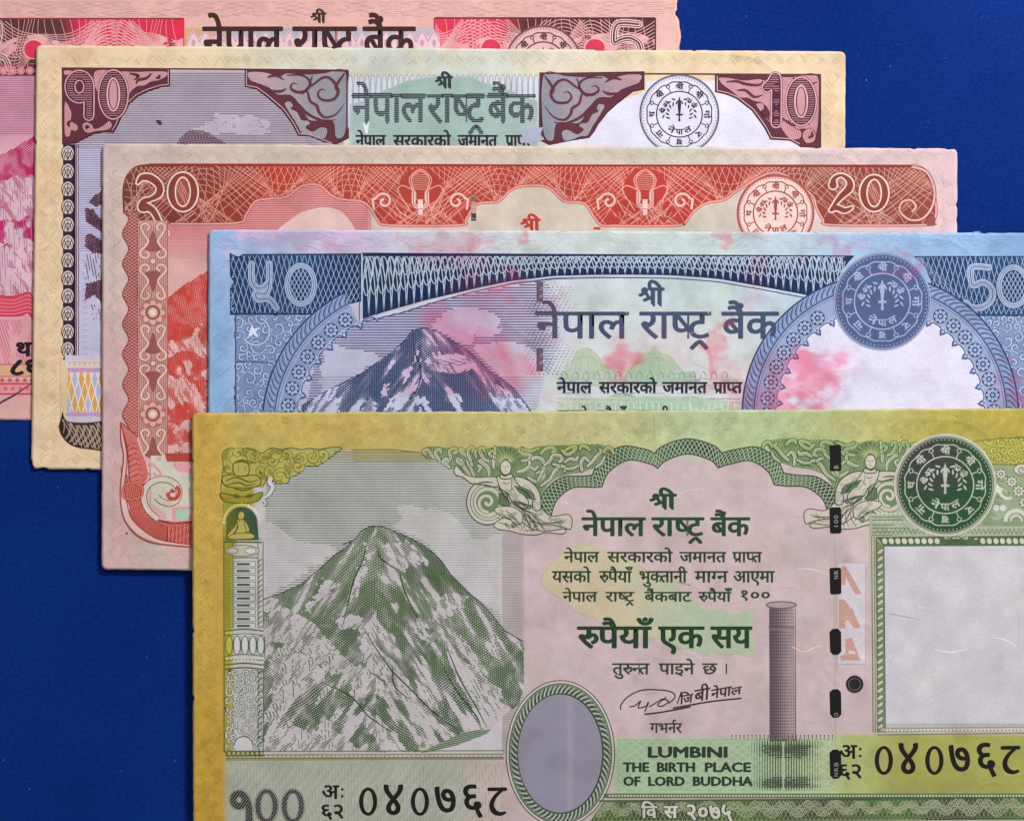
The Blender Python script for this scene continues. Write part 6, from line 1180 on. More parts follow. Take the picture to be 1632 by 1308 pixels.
# apsaras
def figure(m, yo, nm, seed):
    mp = (lambda P: np.stack([2192 - np.asarray(P)[:, 0], np.asarray(P)[:, 1] + yo], 1)) if m else (lambda P: np.asarray(P, float))
    fo = n100.part('foliage_scroll'); F = mp(smooth(T('H 385,225 430,205 520,215 600,228 680,215 780,205 860,225 930,205 1060,200 1200,196 1255,215 1240,250 1215,275 1200,300 1140,325 1060,340 1000,360 960,400 935,440 900,400 860,360 780,350 700,355 620,350 560,330 520,310 470,280 400,262'), True, 3))
    fo.poly(F, lambda x, y: mix((160, 176, 130), (168, 176, 88), sstep(720, 560, x) if not m else sstep(1480, 1560, x)), 14)
    z2 = lambda q: mp([(660 + a / 5.83, 700 + b / 5.83) for a, b in (map(float, t.split(',')) for t in q.split())])
    shade(fo, F, 80, 2.6, .5, (96, 122, 78)); shade(fo, F, 20, 3.0, .3, (70, 100, 54))
    LV = '260,200 180,160 130,100 90,110 110,140|240,200 200,120 240,90 250,120|300,240 340,170 330,110 380,85 395,120 365,125|330,260 300,230 270,210 300,180 320,210|520,330 460,250 430,190 415,205|560,340 520,250 490,190|540,240 500,160 440,120 430,90 470,100|530,200 500,120 530,75 555,95 540,115|700,350 690,270 640,220 610,200 640,190|690,200 650,180 620,130 610,90 640,80 655,110|740,260 740,190 750,120 755,70|720,160 700,130 730,100|1000,200 1060,190 1080,150 1010,130 980,100 1010,85 1030,110|960,300 1010,290 1070,250 1070,200|1060,350 1130,390 1200,350 1190,300 1140,310|1150,380 1210,250 1180,180 1110,170 1100,190|1000,90 1080,110 1160,80|1180,130 1220,90 1280,75 1310,110 1280,120|1210,240 1260,200 1290,150 1350,150 1375,190 1345,205|1180,430 1260,370 1310,290 1370,250 1410,270 1395,290|1370,100 1420,140 1480,110 1500,70 1450,75 1390,110|1400,210 1450,180 1500,190 1520,160|1540,90 1560,60 1600,70 1630,100|1560,290 1550,220 1580,170 1620,200|1400,270 1470,270 1530,240|1610,250 1660,200 1700,150 1740,110 1720,90|1690,260 1740,220 1770,160|1760,120 1790,80 1830,90 1850,130|600,300 620,260 590,240|450,240 400,200 410,170|880,200 900,190 930,170|1290,230 1330,240 1350,260|1080,250 1120,280 1150,250|580,170 570,120 590,90'
    PF = (lambda x, y: mix((196, 192, 176), (186, 184, 106), sstep(730, 712, y))) if not m else (lambda x, y: mix((186, 196, 160), (164, 186, 124), sstep(735, 712, y)))
    for q in LV.split('|'):
        S = smooth(z2(q), False, 6); t = .55 + .45 * np.sin(np.linspace(.2, 3.0, len(S))); ww = 5.6 if len(q.split()) > 3 else 4.6
        fo.fat(S, ww * t + 2.0, GC if m or True else GC, 0); fo.fat(S, ww * t - .2, PF, 0)
        fo.taper(S[::4] + (.6, .8), 1.1, (110, 130, 90), 2)
    PLc, LN = (200, 192, 178), (60, 84, 54)
    p = n100.part('winged_figure'); 
    vx, vy = mp([(540 + 690 / 2.914, 640 + 465 / 2.914)])[0]
    p.poly(ellipse(vx, vy, 33, 36), (196, 190, 176)); p.line(ellipse(vx, vy, 33, 36), 1.8, LN, True)
    for r_ in (28, 23.5): p.line(ellipse(vx + 1, vy, r_, r_ * 1.05), 1.3, (96, 114, 86), True)
    p.poly(ellipse(vx, vy, 18, n=24), (110, 132, 92)); S = spiral(vx, vy, 16, 1.2, 90, 1, .15); p.fat(S, 6.6, LN, 0); p.fat(S, 5.0, (196, 192, 174), 0)
    def bod(s_, sm=4, c=PLc):
        Q = smooth(mp(T(s_)), True, sm); p.poly(Q, c); p.line(Q, 1.5, LN, True)
    for k in range(9):
        a = math.radians(-160 + k * 17.5); c0 = mp([(540 + 775 / 2.914, 640 + 285 / 2.914)])[0]
        p.poly([(c0[0] + 8 * math.cos(a - .3), c0[1] + 8 * math.sin(a - .3)), (c0[0] + 27 * math.cos(a), c0[1] + 25 * math.sin(a)), (c0[0] + 8 * math.cos(a + .3), c0[1] + 8 * math.sin(a + .3))], (176, 188, 120)); p.line([(c0[0] + 10 * math.cos(a), c0[1] + 10 * math.sin(a)), (c0[0] + 27 * math.cos(a), c0[1] + 25 * math.sin(a))], 1.2, LN)
    bod('H 720,570 760,540 800,548 850,560 900,590 960,600 1050,590 1040,612 960,606 920,616 850,614 800,600 740,590')
    bod('H 880,480 935,490 985,530 1060,522 1082,545 1075,590 1040,580 990,570 930,565 890,540 850,500')
    bod('H 722,500 740,487 800,486 850,515 850,560 820,568 790,540 740,520')
    bod('H 735,350 640,350 590,338 560,310 545,296 536,318 545,340 580,352 620,380 680,384 735,396')
    bod('H 735,345 775,352 815,350 840,380 850,420 880,460 870,495 830,480 800,455 785,425 750,400')
    bod('H 815,350 860,355 905,382 930,420 938,460 935,500 905,500 900,470 905,430 870,405 840,390')
    bod('H 755,335 770,345 800,335 805,352 775,358 748,352')
    for q, c in (('930,430 1000,440 1090,480 1130,560 1060,540 980,490', (120, 138, 106)), ('790,500 850,520 900,600 860,615 790,600', (112, 130, 98))): Q = z2(q); p.poly(Q, c); shade(p, Q, 90, 2.6, .5, (70, 94, 60)); p.line(Q, 1.2, LN, True)
    for q, w_ in (('550,400 640,420 700,440 780,430', 4.5), ('800,500 850,500 880,520', 3.5), ('930,600 1000,600 1060,640 1110,620 1130,640', 5), ('1120,700 1160,740 1220,770', 4), ('1220,775 1300,775 1400,770', 3.4), ('800,700 860,720 920,740', 4), ('850,660 900,690 960,740', 2.4), ('1010,650 1060,700 1080,780 1050,860', 2), ('1060,670 1110,720 1120,800 1090,870', 2), ('980,860 1020,800 1040,720', 2), ('940,630 1000,680 1040,740', 1.6), ('910,350 905,420 940,500 1000,520', 1.4), ('1150,740 1180,780 1200,800', 1.6)): p.taper(z2(q), w_ * .42, (84, 108, 66), 4)
    e = z2('930,790')[0]; p.line(ellipse(e[0], e[1], 4, n=14), 1.4, LN, True); p.line(ellipse(e[0], e[1], 1.8, n=10), 1, LN, True)
    f = ellipse(0, 0, 8.6, 11.4, 22) + (540 + 775 / 2.914, 640 + 305 / 2.914); f = mp(f); p.poly(f, (206, 198, 180)); p.line(f, 1.2, LN, True)
    c0 = f.mean(0)
    for dx in (-3.4, 3.4): p.line([(c0[0] + dx - 1.8, c0[1] - 1.5), (c0[0] + dx + 1.8, c0[1] - 1.5)], 1.1, LN)
    p.line([(c0[0], c0[1] - 1), (c0[0] - .6, c0[1] + 3)], .8, LN); p.line([(c0[0] - 2.2, c0[1] + 5.8), (c0[0] + 2.2, c0[1] + 5.8)], 1.0, (110, 90, 70))
    for t_, w_ in (('H 740,400 760,420 775,450 800,470', 3), ('H 800,460 850,470 900,490', 4), ('H 810,475 860,500 910,520', 2.6), ('H 830,400 870,420 890,450', 5), ('H 640,380 680,372 720,376', 3), ('H 860,520 880,560 900,600', 2), ('H 880,520 905,560 930,600', 2), ('H 900,520 930,560 960,596', 1.6), ('H 780,520 820,545 850,580', 2), ('H 740,560 780,570 820,590', 2), ('H 940,560 1000,560 1060,548', 1.6), ('H 800,385 805,400 795,415', 1.4), ('H 760,372 780,380 800,372', 1.2)): p.taper(mp(T(t_)), w_ * .8, LN, 5)
    p.hatch(tuple(np.concatenate([mp(T('H 600,340 1080,620')).min(0), mp(T('H 600,340 1080,620')).max(0)])), 35 if not m else -35, 3.2, lambda X, Y: .26 * (fbm(X / 9, Y / 9, 6, 2) > .60) * inside([mp(T('H 735,350 815,350 935,420 985,530 1075,545 1060,595 850,605 740,580 730,490 800,470'))], X, Y), (110, 124, 98), 1, 2)
figure(False, 0, 'a', 21); figure(True, -9, 'b', 22)
# cloud crest and deity column at left
p = n100.part('cloud_crest')
YL = lambda x, y: mix((186, 176, 84), (170, 172, 110), sstep(430, 560, x))
CC = smooth(T('G 1040,300 1035,240 1070,215 1110,222 1150,214 1190,225 1215,240 1260,215 1310,222 1350,214 1400,222 1440,216 1480,222 1540,212 1590,215 1560,240 1520,270 1470,300 1420,300 1390,335 1350,350 1340,375 1290,380 1250,350 1220,400 1200,440 1040,440'), True, 4); p.poly(CC, YL, 12); p.line(CC, 1.8, GC, True)
for x_, y_, r_, a_, d_ in ((1065, 245, 10, 90, 1), (1105, 240, 8, 0, -1), (1175, 245, 12, 40, 1), (1240, 255, 11, 180, -1), (1215, 320, 8, 90, 1), (1265, 275, 8, 0, 1), (1300, 345, 14, 0, -1), (1340, 285, 13, 200, 1), (1400, 260, 12, 120, -1), (1450, 255, 12, 300, 1), (1500, 245, 10, 90, -1), (1330, 245, 8, 20, -1), (1060, 310, 9, 270, 1), (1260, 320, 10, 90, 1), (1385, 300, 9, 0, 1)):
    S = spiral(x_ / 2.914, 640 + y_ / 2.914, r_ * .95, .85, a_, d_, .22, 22); p.fat(S, 7.0, GC, 0); p.fat(S, 5.2, lambda x, y: mix((190, 180, 88), (176, 162, 60), vnoise(x / 5, y / 5, 3)), 0)
p.hatch((356, 714, 546, 790), 15, 3.0, lambda X, Y: .34 * inside([CC], X, Y) * (fbm(X / 8, Y / 8, 6, 2) > .55), (126, 124, 40), 1, 2)
for q in ('G 1260,350 1255,375 1270,395 1250,430 1225,450 1240,475 1215,475', ): P = smooth(T(q), False, 5); p.line(P, 10 * np.linspace(1, .35, len(P)), (70, 96, 60)); p.line(P, 7.6 * np.linspace(1, .3, len(P)), (206, 206, 206))
p = n100.part('pillar_carving')
PC_ = lambda x, y: mix((168, 158, 50), (196, 192, 186), sstep(368 + 0 * x, 374, x + (y < 860) * -12 - sstep(900, 800, y) * 22))
COLP = rect(357, 776, 420, 1196); p.poly(COLP, PC_, 5); LNc = lambda x, y: mix((104, 108, 20), (78, 102, 84), sstep(370, 378, x))
for x_ in (358, 372, 412, 420): p.line([(x_, 862), (x_ + .5, 1196)], 1.4, LNc)
for q, c in (('G 1040,345 1080,338 1130,345 1190,340 1215,365 1200,390 1130,400 1060,392 1036,370', (178, 164, 70)), ('G 1085,300 1095,280 1125,270 1150,280 1160,310 1150,340 1095,340', (186, 172, 84)), ('G 1025,425 1080,432 1130,440 1180,430 1222,420 1200,460 1130,470 1050,462', (160, 148, 40))):
    Q = smooth(T(q), True, 4); p.poly(Q, c); p.line(Q, 1.7, (90, 90, 22), True)
for q in ('G 1050,368 1100,350 1160,372 1205,360', 'G 1055,385 1110,375 1150,388 1195,378', 'G 1095,285 1125,276 1152,286', 'G 1110,300 1108,325', 'G 1140,300 1142,325', 'G 1030,440 1070,455', 'G 1225,430 1190,452', 'G 1085,400 1130,410 1180,400'): p.taper(T(q), 2.6, (92, 92, 22))
Q = smooth(T('G 1080,432 1100,428 1120,440 1100,448'), True); p.poly(Q, (96, 100, 40)); Q = smooth(T('G 1140,440 1160,428 1180,432 1165,446'), True); p.poly(Q, (96, 100, 40))
NI = np.concatenate([T('G 1052,642'), arc(1125 / 2.914, 640 + 560 / 2.914, 25, 180, 360, 20), T('G 1205,642')]); p.poly(NI, lambda x, y: mix((104, 108, 30), (60, 88, 62), sstep(370, 386, x)), 6)
for k in range(17): a = math.radians(180 + k * 11.25); p.poly(ellipse(1125 / 2.914 + 28.5 * math.cos(a), 640 + 560 / 2.914 + 28.5 * math.sin(a), 2.7, n=10), (206, 198, 130) if k < 10 else (214, 210, 204)); 
for q in ('G 1110,520 1120,508 1135,515 1136,535 1122,548 1108,540', 'G 1100,550 1140,548 1150,570 1140,610 1095,612 1108,580', 'G 1105,555 1090,580 1062,612 1056,628 1075,622 1100,590', 'G 1140,550 1158,580 1160,600 1150,605 1140,575', 'G 1060,632 1090,612 1160,608 1185,622 1165,636 1090,640'):
    Q = smooth(T(q), True, 4); p.poly(Q, (192, 178, 90)); p.line(Q, 1.2, (84, 90, 30), True)
p.line([(357, 862.5), (418, 863.5)], 2.4, (76, 92, 44)); p.line([(357, 858), (418, 858)], 1.2, (90, 106, 50))
p.poly(ellipse(387, 877, 27, 9, 30), (196, 190, 170)); p.line(ellipse(387, 877, 27, 9, 30), 1.3, LNc, True); p.poly(ellipse(400, 877, 9, 5, 14), (210, 204, 206)); p.line(ellipse(400, 877, 9, 5, 14), 1.1, LNc, True); p.line(ellipse(372, 877, 8, 5, 14), 1.1, LNc, True); p.line([(372, 888), (412, 888)], 1.6, LNc)
for k in range(11):
    y = 898 + k * 10.9; p.poly(rect(374, y - 4, 408, y + 4), (206, 204, 204)); p.line(rect(374, y - 4, 408, y + 4), 1.0, (100, 118, 104), True); p.poly(rect(378, y - 1.7, 399, y + 1.9), (60, 90, 66))
for k in range(60): y = 890 + k * 1.95; p.line([(360, y), (371, y - 3 + (k % 3))], .8, (128, 122, 30)); 
for k in range(14): y = 892 + k * 8.2; p.taper([(411, y + 6), (415, y), (420, y - 2)], 1.8, (84, 104, 84), 3)
LX = rect(359, 1000, 421, 1066); p.poly(LX, PC_, 6)
for y_, w_ in ((1003, 2.2), (1010, 1.4), (1043, 1.6), (1050, 1.4), (1057, 2.4), (1064, 2.4)): p.line(smooth([(359, y_ + 1.5), (390, y_ - 1.5), (421, y_ + 1.5)]), w_, LNc)
for k in range(5): x = 366 + k * 12.6; Q = ellipse(x, 1027, 5.4, 15, 20); p.poly(Q, (212, 206, 208) if k else (186, 176, 80)); p.line(Q, 1.5, LNc, True); p.line([(x + 6.3, 1013), (x + 6.3, 1040)], 1.0, LNc)
for k in range(11): p.poly(ellipse(363 + k * 5.6, 1048, 2.0, n=8), (206, 202, 196)); p.poly(ellipse(363 + k * 5.6, 1007, 1.6, n=8), (196, 194, 180)); p.poly(ellipse(363 + k * 5.6, 1060.5, 1.2, n=6), (206, 202, 186))
DX = rect(361, 1068, 419, 1194); scrollwork(p, DX, 60, 5, 10, (92, 112, 92), (206, 202, 202), 8, 2.2)
for k in range(12): y = 1070 + k * 10.2; p.taper([(410, y + 8), (415, y), (420, y - 1)], 2.2, (78, 102, 76), 3)
Q = ellipse(389, 1187, 15, 14, 24); p.poly(clip_y(Q, 1194), (208, 204, 206)); p.line(arc(389, 1187, 15, 180, 360, 16), 1.6, LNc)
p.poly(rect(361, 1194.5, 421, 1203), lambda x, y: mix((120, 118, 30), (64, 98, 58), sstep(370, 380, x)))
for k in range(8): p.poly(ellipse(366 + k * 7.4, 1198.8, 2.4, n=10), (176, 176, 130))
# ashoka pillar
p = n100.part('stone_pillar_print')
PB = np.array([(1225, 968), (1264, 968), (1268, 1180), (1226, 1180)], float); p.poly(PB, lambda x, y: mix((100, 88, 96), (172, 152, 156), sstep(1226, 1262, x)), 5)
p.hatch((1225, 966, 1268, 1180), 90, 3.3, lambda X, Y: inside([PB], X, Y) * (.80 - .50 * sstep(1228, 1268, X)) * (np.sin(Y * 1.25) > -.75), (80, 70, 78), 1, 1.0)
for x_ in (1226, 1266.5): p.line([(x_, 968), (x_ + 1, 1180)], 1.2, (92, 82, 86))
Q = ellipse(1244.5, 963, 24, 5.4, 34); p.poly(Q, (170, 152, 154)); p.line(Q, 1.7, (96, 84, 90), True); p.line([(1224, 998.5), (1265, 998.5)], 1.2, (96, 84, 90)); p.line([(1224, 1001.5), (1265, 1001.5)], 1.0, (150, 134, 136))
q = n100.part('railing_print')
def rail(X, Y):
    b = np.maximum(np.exp(-((Y - 1192) / 11) ** 2), .9 * np.exp(-((Y - 1247) / 9) ** 2)) * .6 + .44
    e = sstep(1180, 1240, X) * sstep(1322, 1268, X + 18 * (vnoise(Y / 4, Y * 0, 3) - .5)); return b * e * sstep(1168, 1182, Y) * sstep(1262, 1252, Y)
q.hatch((1184, 1170, 1322, 1262), 90, 4.2, rail, (70, 84, 66), .9, 1.5); q.hatch((1184, 1184, 1330, 1262), 0, 3.6, lambda X, Y: (rail(X, Y) > .55) * .5 * (vnoise(X / 8, Y / 2, 4) > .3), (66, 78, 64), 1, 2)
for k in range(26): x = 1166 + k * 6.4; q.line([(x, 1178), (x, 1171)], 1.0, (110, 100, 96)); q.poly(ellipse(x, 1170.5, 1.3, n=6), (96, 86, 84))
q.line([(1247.5, 1180), (1247.5, 1260)], 2.2, (176, 192, 150))
# texts
DG = (40, 66, 42)
p = n100.part('bank_name')
text(p, 'श्री', 1034, 1077, 787, 811, (38, 72, 42), 1.1)
for s_, x0, x1 in (('नेपाल', 928, 1027), ('राष्ट्र', 1039, 1120), ('बैंक', 1133, 1193)): text(p, s_, x0, x1, 824.5, 853, (38, 72, 42), 1.1)
p = n100.part('promise_text')
for s_, x0, x1 in (('नेपाल', 899, 954), ('सरकारको', 968, 1071), ('जमानत', 1083, 1156), ('प्राप्त', 1167, 1213)): text(p, s_, x0, x1, 879, 895, DG, .55)
for s_, x0, x1 in (('यसको', 880, 941), ('रुपैयाँ', 955, 1006), ('भुक्तानी', 1018, 1094), ('माग्न', 1107, 1159), ('आएमा', 1168, 1233)): text(p, s_, x0, x1, 909.5, 927, DG, .55)
for s_, x0, x1 in (('नेपाल', 897, 951), ('राष्ट्र', 965, 1010), ('बैंकबाट', 1027, 1101), ('रुपैयाँ', 1113, 1164)): text(p, s_, x0, x1, 942.5, 957.5, DG, .55)
text(p, '१००', 1177, 1228, 940, 955, DG, .5)
p = n100.part('amount_text')
for s_, x0, x1 in (('रुपैयाँ', 921, 1036), ('एक', 1050, 1120), ('सय', 1133, 1196)): text(p, s_, x0, x1, 998, 1031, (34, 64, 40), 1.3)
for s_, x0, x1 in (('तुरुन्त', 976, 1034), ('पाइने', 1050, 1106), ('छ', 1119, 1142)): text(p, s_, x0, x1, 1056, 1073, (50, 70, 50), .5)
p.line([(1157, 1056), (1157, 1073)], 2.2, (50, 70, 50))
text(p, 'गभर्नर', 1036, 1086, 1151, 1166, (60, 62, 60), .45)
p = n100.part('signature')
SG = (66, 42, 48)
for q_ in ('K 1310,530 1308,510 1340,470 1400,440 1470,436 1540,445 1560,470 1530,500', 'K 1350,515 1375,510 1400,490 1390,520 1430,510 1435,495 1420,540', 'K 1440,515 1475,495 1500,480 1530,490 1500,512 1480,505 1520,470', 'K 1590,445 1570,500'): p.line(smooth(T(q_), False, 6), 2.0, SG)
p.line(T('K 1418,550 1500,540 1632,515'), 2.6, SG, sm=3); p.line(T('L 0,522 120,500 200,488 318,476'), 2.6, SG, sm=3)
mt_ = rotm(1083, 1122, -10)
for s_, x0, x1, h in (('िज', 0, 20, 14), ('बी', 23, 47, 19), ('नेपा', 50, 82, 15), ('ल', 82, 99, 12)): text(p, s_, x0, x1, -h, -1, SG, .45, mat=lambda P: mt_(P + np.stack([-P[:, 1] * .25, 0 * P[:, 1]], 1)))
p = n100.part('english_caption')
EN = (44, 58, 44)
lat(p, 'LUMBINI', 1031, 1160, 1188, 1205, EN, 1.2); lat(p, 'THE', 993, 1034, 1213, 1228, EN, .9); lat(p, 'BIRTH', 1046, 1108, 1213, 1228, EN, .9); lat(p, 'PLACE', 1122, 1196, 1213, 1228, EN, .9)
lat(p, 'OF', 993, 1020, 1235.5, 1250, EN, .9); lat(p, 'LORD', 1032, 1091, 1235.5, 1250, EN, .9); lat(p, 'BUDDHA', 1103, 1198, 1235.5, 1250, EN, .9)
# serial numbers
BK = (26, 24, 22)
def serial(x0, y0, y1, xs_, a1, lab):
    p = n100.part('serial_number', label=lab)
    for d_, xx in zip('०४०७६८', xs_):
        u = (y1 - y0) / 45.
        if d_ == '०': p.poly([ellipse(xx + 14.5, (y0 + y1) / 2, 14.6, (y1 - y0) / 2, 36), ellipse(xx + 14.5, (y0 + y1) / 2, 7.6, (y1 - y0) / 2 - 5.0, 30)], BK)
        elif d_ == '८': p.fat([(xx + 1, y0 + 3), (xx + 27, y0 + 2.6)], 6.0, BK, 3); p.fat([(xx + 22, y0 + 4), (xx + 11, y0 + 14), (xx + 5, y0 + 27), (xx + 9, y0 + 38), (xx + 18, y0 + 42), (xx + 26, y0 + 40)], np.interp(np.arange(26), [0, 14, 25], [4.5, 9, 4.4]), BK, 5)
        else: text(p, d_, xx - 5, xx + 32, y0 + 1, y1 - 2, BK, 1.0, head=560)
    text(p, 'अ', a1[0], a1[0] + 27, a1[1], a1[1] + 21, BK, .7)
    for dy in (6, 17): p.poly(ellipse(a1[0] + 33, a1[1] + dy, 2.2, n=10), BK)
    text(p, '६२', a1[0] - 3, a1[0] + 37, a1[1] + 33, a1[1] + 52, BK, .7, head=560)
serial(572, 1253, 1298, [572.6, 613.8, 655, 696, 737.3, 778.5], (513, 1250), 'black serial number at the lower left of the sheet')
serial(1393, 1187, 1233, [1393, 1433, 1473.5, 1514, 1554.5, 1595], (1337, 1186), 'black serial number under the watermark window')
p = n100.part('numeral', label='large hatched Devanagari hundred in the lower left corner')
NB = (44, 42, 42)
H1 = [arc(382, 1272.5, 9.5, 0, 360, 24, 10), np.array([(391, 1268), (396.5, 1280), (398, 1296), (398, 1330)], float)]
for w_, c in ((13, (84, 82, 78)), (11.4, (196, 194, 184)), (10, NB)):
    for P in H1: p.fat(P, w_, c, 4)
for cx_ in (1240 / 2.914, 1362 / 2.914):
    for e, c in (((19.5, 28.5), (84, 82, 78)), ((18.6, 27.6), (196, 194, 184)), ((17.8, 26.8), NB), ((9.6, 20.5), (196, 194, 184)), ((8.8, 19.6), (84, 82, 78)), ((8.2, 19), (168, 172, 156))): p.poly(ellipse(cx_, 948 + 975 / 2.914 , e[0], e[1], 40), c)
def hn(X, Y):
    m_ = np.zeros(X.shape, bool); cy_ = 948 + 975 / 2.914
    for cx_ in (1240 / 2.914, 1362 / 2.914): m_ |= (np.hypot((X - cx_) / 17.4, (Y - cy_) / 26.4) < 1) & (np.hypot((X - cx_) / 10, (Y - cy_) / 21) > 1)
    for h in H1: S = smooth(h, False, 6); m_ |= np.min(np.hypot(X[..., None] - S[:, 0], Y[..., None] - S[:, 1]), -1) < 4.6
    return m_ * .30
p.hatch((364, 1250, 490, 1312), -52, 3.6, hn, (140, 138, 130), 1, 1.0)
# latent image box
p = n100.part('latent_image')
p.poly(rect(1334, 896, 1378, 1057), (206, 198, 206)); p.line(rect(1333, 896, 1378.5, 1057), 1.2, (176, 168, 170), True)
OR = (198, 152, 138)
for q_ in ('I 780,765 800,760 875,890 845,893 800,812 800,850 780,850', 'I 768,915 800,920 815,970 830,955 870,1049 840,1049 800,975 800,1049 768,1049', 'L 768,40 800,20 870,150 840,150 800,100 800,150 768,150', 'L 772,70 820,90 826,110 800,118'): p.poly(T(q_), OR)
p.poly(T('L 800,200 830,195 870,300 780,300 775,280 800,270'), OR); p.poly(T('L 815,255 845,260 845,272 815,270'), (210, 200, 206))
# security thread
p = n100.part('security_thread', label='thin grey line of the thread between its black windows'); p.line([(1329, 856), (1331, 1190)], 1.0, (180, 164, 168))
LTR = {0: ('B', 747, 7), 1: ('100', 841, 22), 2: ('NR', 922, 15), 4: ('O', 1140, 7), 5: ('NRB', 1236, 24)}
for k, (y0_, y1_) in enumerate(((709, 750), (808, 849), (904, 946), (1001, 1042), (1097, 1142), (1193, 1239))):
    p = n100.part('thread_window'); c_ = 2.0 if k < 3 else 5.0; x_ = 1321
    p.poly([(x_, y0_ + c_), (x_ + c_, y0_), (x_ + 18.5 - c_, y0_ - .5), (x_ + 18.5, y0_ + c_), (x_ + 19, y1_ - c_), (x_ + 19 - c_, y1_), (x_ + c_ + 1, y1_ + .5), (x_ + 1, y1_ - c_)], (22, 20, 20))
    if k in LTR:
        s_, y_, l_ = LTR[k]; q = n100.part('lettering', parent=p)
        for j, ch in enumerate(s_): text(q, ch, j * l_ / len(s_), (j + .86) * l_ / len(s_), -7, 0, (164, 158, 152), 0, mat=rotm(1335, y_, -90), head=716)
p = n100.part('ring_mark')
for r_, c in ((14.4, (150, 132, 138)), (13.6, (36, 34, 36)), (10, (120, 112, 114)), (9.0, (34, 32, 34))): p.poly(ellipse(1361, 1089, r_, n=36), c)
# watermark window and borders
p = n100.part('watermark_window')
WW = np.array([(1408, 868), (1772, 866), (1772, 1156), (1409, 1156)], float); p.poly(WW, lambda x, y: mix((199, 194, 203), (206, 202, 208), sstep(.3, .7, fbm(x / 36, y / 40, 3, 4))), 16)
for k in range(150): p.line([(1411 + k * 1.7, 1155), (1412 + k * 1.7, 1150 + (k % 3))], .8, (150, 166, 140))
p = n100.part('beaded_border')
p.poly([(1394, 857), (1408, 870), (1409, 1158), (1396, 1166)], (116, 134, 96)); p.poly([(1384, 845), (1394, 845), (1397, 1172), (1393, 1172)], (186, 184, 160))
for x_, w_ in ((1388, 1.3), (1392, 1.2), (1396, 1.5), (1407.5, 1.5)): p.line([(x_, 846), (x_ + 2.5, 1166)], w_, (84, 104, 70))
for k in range(25): y = 878 + k * 11.6; P = ellipse(0, 0, 6.4, 3.2, 12); P = rotm(1402, y, -38)(P); p.poly(P, (192, 194, 172)); p.line(P, 1.0, (64, 86, 56), True)
p.poly([(1396, 855), (1772, 852), (1772, 868), (1408, 870)], (78, 104, 68))
for k in range(27):
    x = 1409 + k * 10.4
    if 1498 < x < 1545: continue
    P = rotm(x, 861.5, -25)(ellipse(0, 0, 4.6, 5.6, 12)); p.poly(P, (200, 200, 182)); p.line(P, 1.0, (58, 84, 52), True)
p.poly(rect(1504, 853, 1541, 868), (176, 186, 158)); p.line([(1504, 868), (1541, 853)], 1.4, (60, 86, 56)); p.line([(1504, 853), (1541, 868)], 1.4, (60, 86, 56)); p.line(arc(1522, 868, 14, 180, 360), 1.4, (60, 86, 56)); p.line([(1522, 853), (1522, 868)], 1.4, (60, 86, 56))
for y_, c in ((1158, (150, 166, 130)), (1163, (100, 126, 84)), (1168, (120, 140, 90))): p.line([(1397, y_ + 1), (1772, y_ - 3)], 1.5, c)
for k in range(60): p.poly(rect(1410 + k * 6, 1160, 1414 + k * 6, 1164), (206, 204, 190))
p = n100.part('lace_band')
LBX = np.array([(1384, 822), (1440, 812), (1570, 812), (1600, 790), (1772, 790), (1772, 852), (1386, 855)], float); p.poly(LBX, lambda x, y: mix((178, 184, 158), (150, 166, 136), vnoise(x / 6, y / 3, 4)), 6)
for y_ in (822, 827, 835, 840, 846, 851): p.line([(1388, y_ + 1), (1772, y_ - 1)], 1.2, (84, 110, 76))
for k in range(56): x = 1398 + k * 7; p.line([(x - 3.5, 850), (x, 842), (x + 3.5, 850)], 1.0, (84, 110, 76)); p.poly(ellipse(x, 831, 1.6, n=6), (206, 204, 188)); p.poly(rect(x - 1.5, 816, x + 1.5, 820), (206, 206, 196))
p = n100.part('lotus_fan')
FX = np.array([(1560, 745), (1590, 738), (1772, 738), (1772, 838), (1560, 838), (1575, 800), (1578, 770)], float); p.poly(FX, (150, 166, 132)); p.hatch((1562, 738, 1640, 838), 0, 3.0, lambda X, Y: inside([FX], X, Y) * .42, (92, 118, 84), 1, 3)
p.line(arc(1552, 860, 112, -90, -20, 30), 5, (188, 192, 168)); p.line(arc(1552, 860, 92, -85, -20, 30), 2, (188, 192, 168)); 
for x_, y_, r_ in ((1594, 755, 8), (1611, 767, 8), (1622, 782, 9), (1632, 800, 9)): flower(p, x_, y_, r_, (84, 112, 76), (206, 206, 190), 8)
for x_ in (1586, 1597): p.poly(ellipse(x_, 809, 5, n=14), (206, 204, 200))
p.line(arc(1618, 830, 17, 180, 360), 6, (206, 204, 196)); p.line(arc(1618, 830, 9, 180, 360), 3, (206, 204, 196)); p.line(arc(1605, 782, 12, 60, 190), 4.4, (212, 210, 204)); p.poly([(1588, 770), (1592, 776), (1598, 776), (1593, 781), (1594, 788), (1588, 784), (1583, 787), (1585, 780)], (212, 210, 204))
p = n100.part('foliage_scroll'); FR = smooth(np.array([(1545, 706), (1580, 700), (1640, 697), (1772, 700), (1772, 738), (1600, 740), (1570, 735), (1550, 725)], float), True, 3)
p.poly(FR, (172, 166, 70)); scrollwork(p, FR, 60, 6, 11, (104, 116, 24), (190, 184, 96), 31, 3.2); p.line(FR, 1.4, (104, 112, 30), True)
for x_, y_, r_ in ((1627, 748, 13),): P = ellipse(x_, y_, r_, 9); p.poly(P, (208, 202, 196)); p.line(P, 1.4, GC, True); p.line(spiral(x_, y_, 8, 1.2, 0, 1), 1.5, GC)
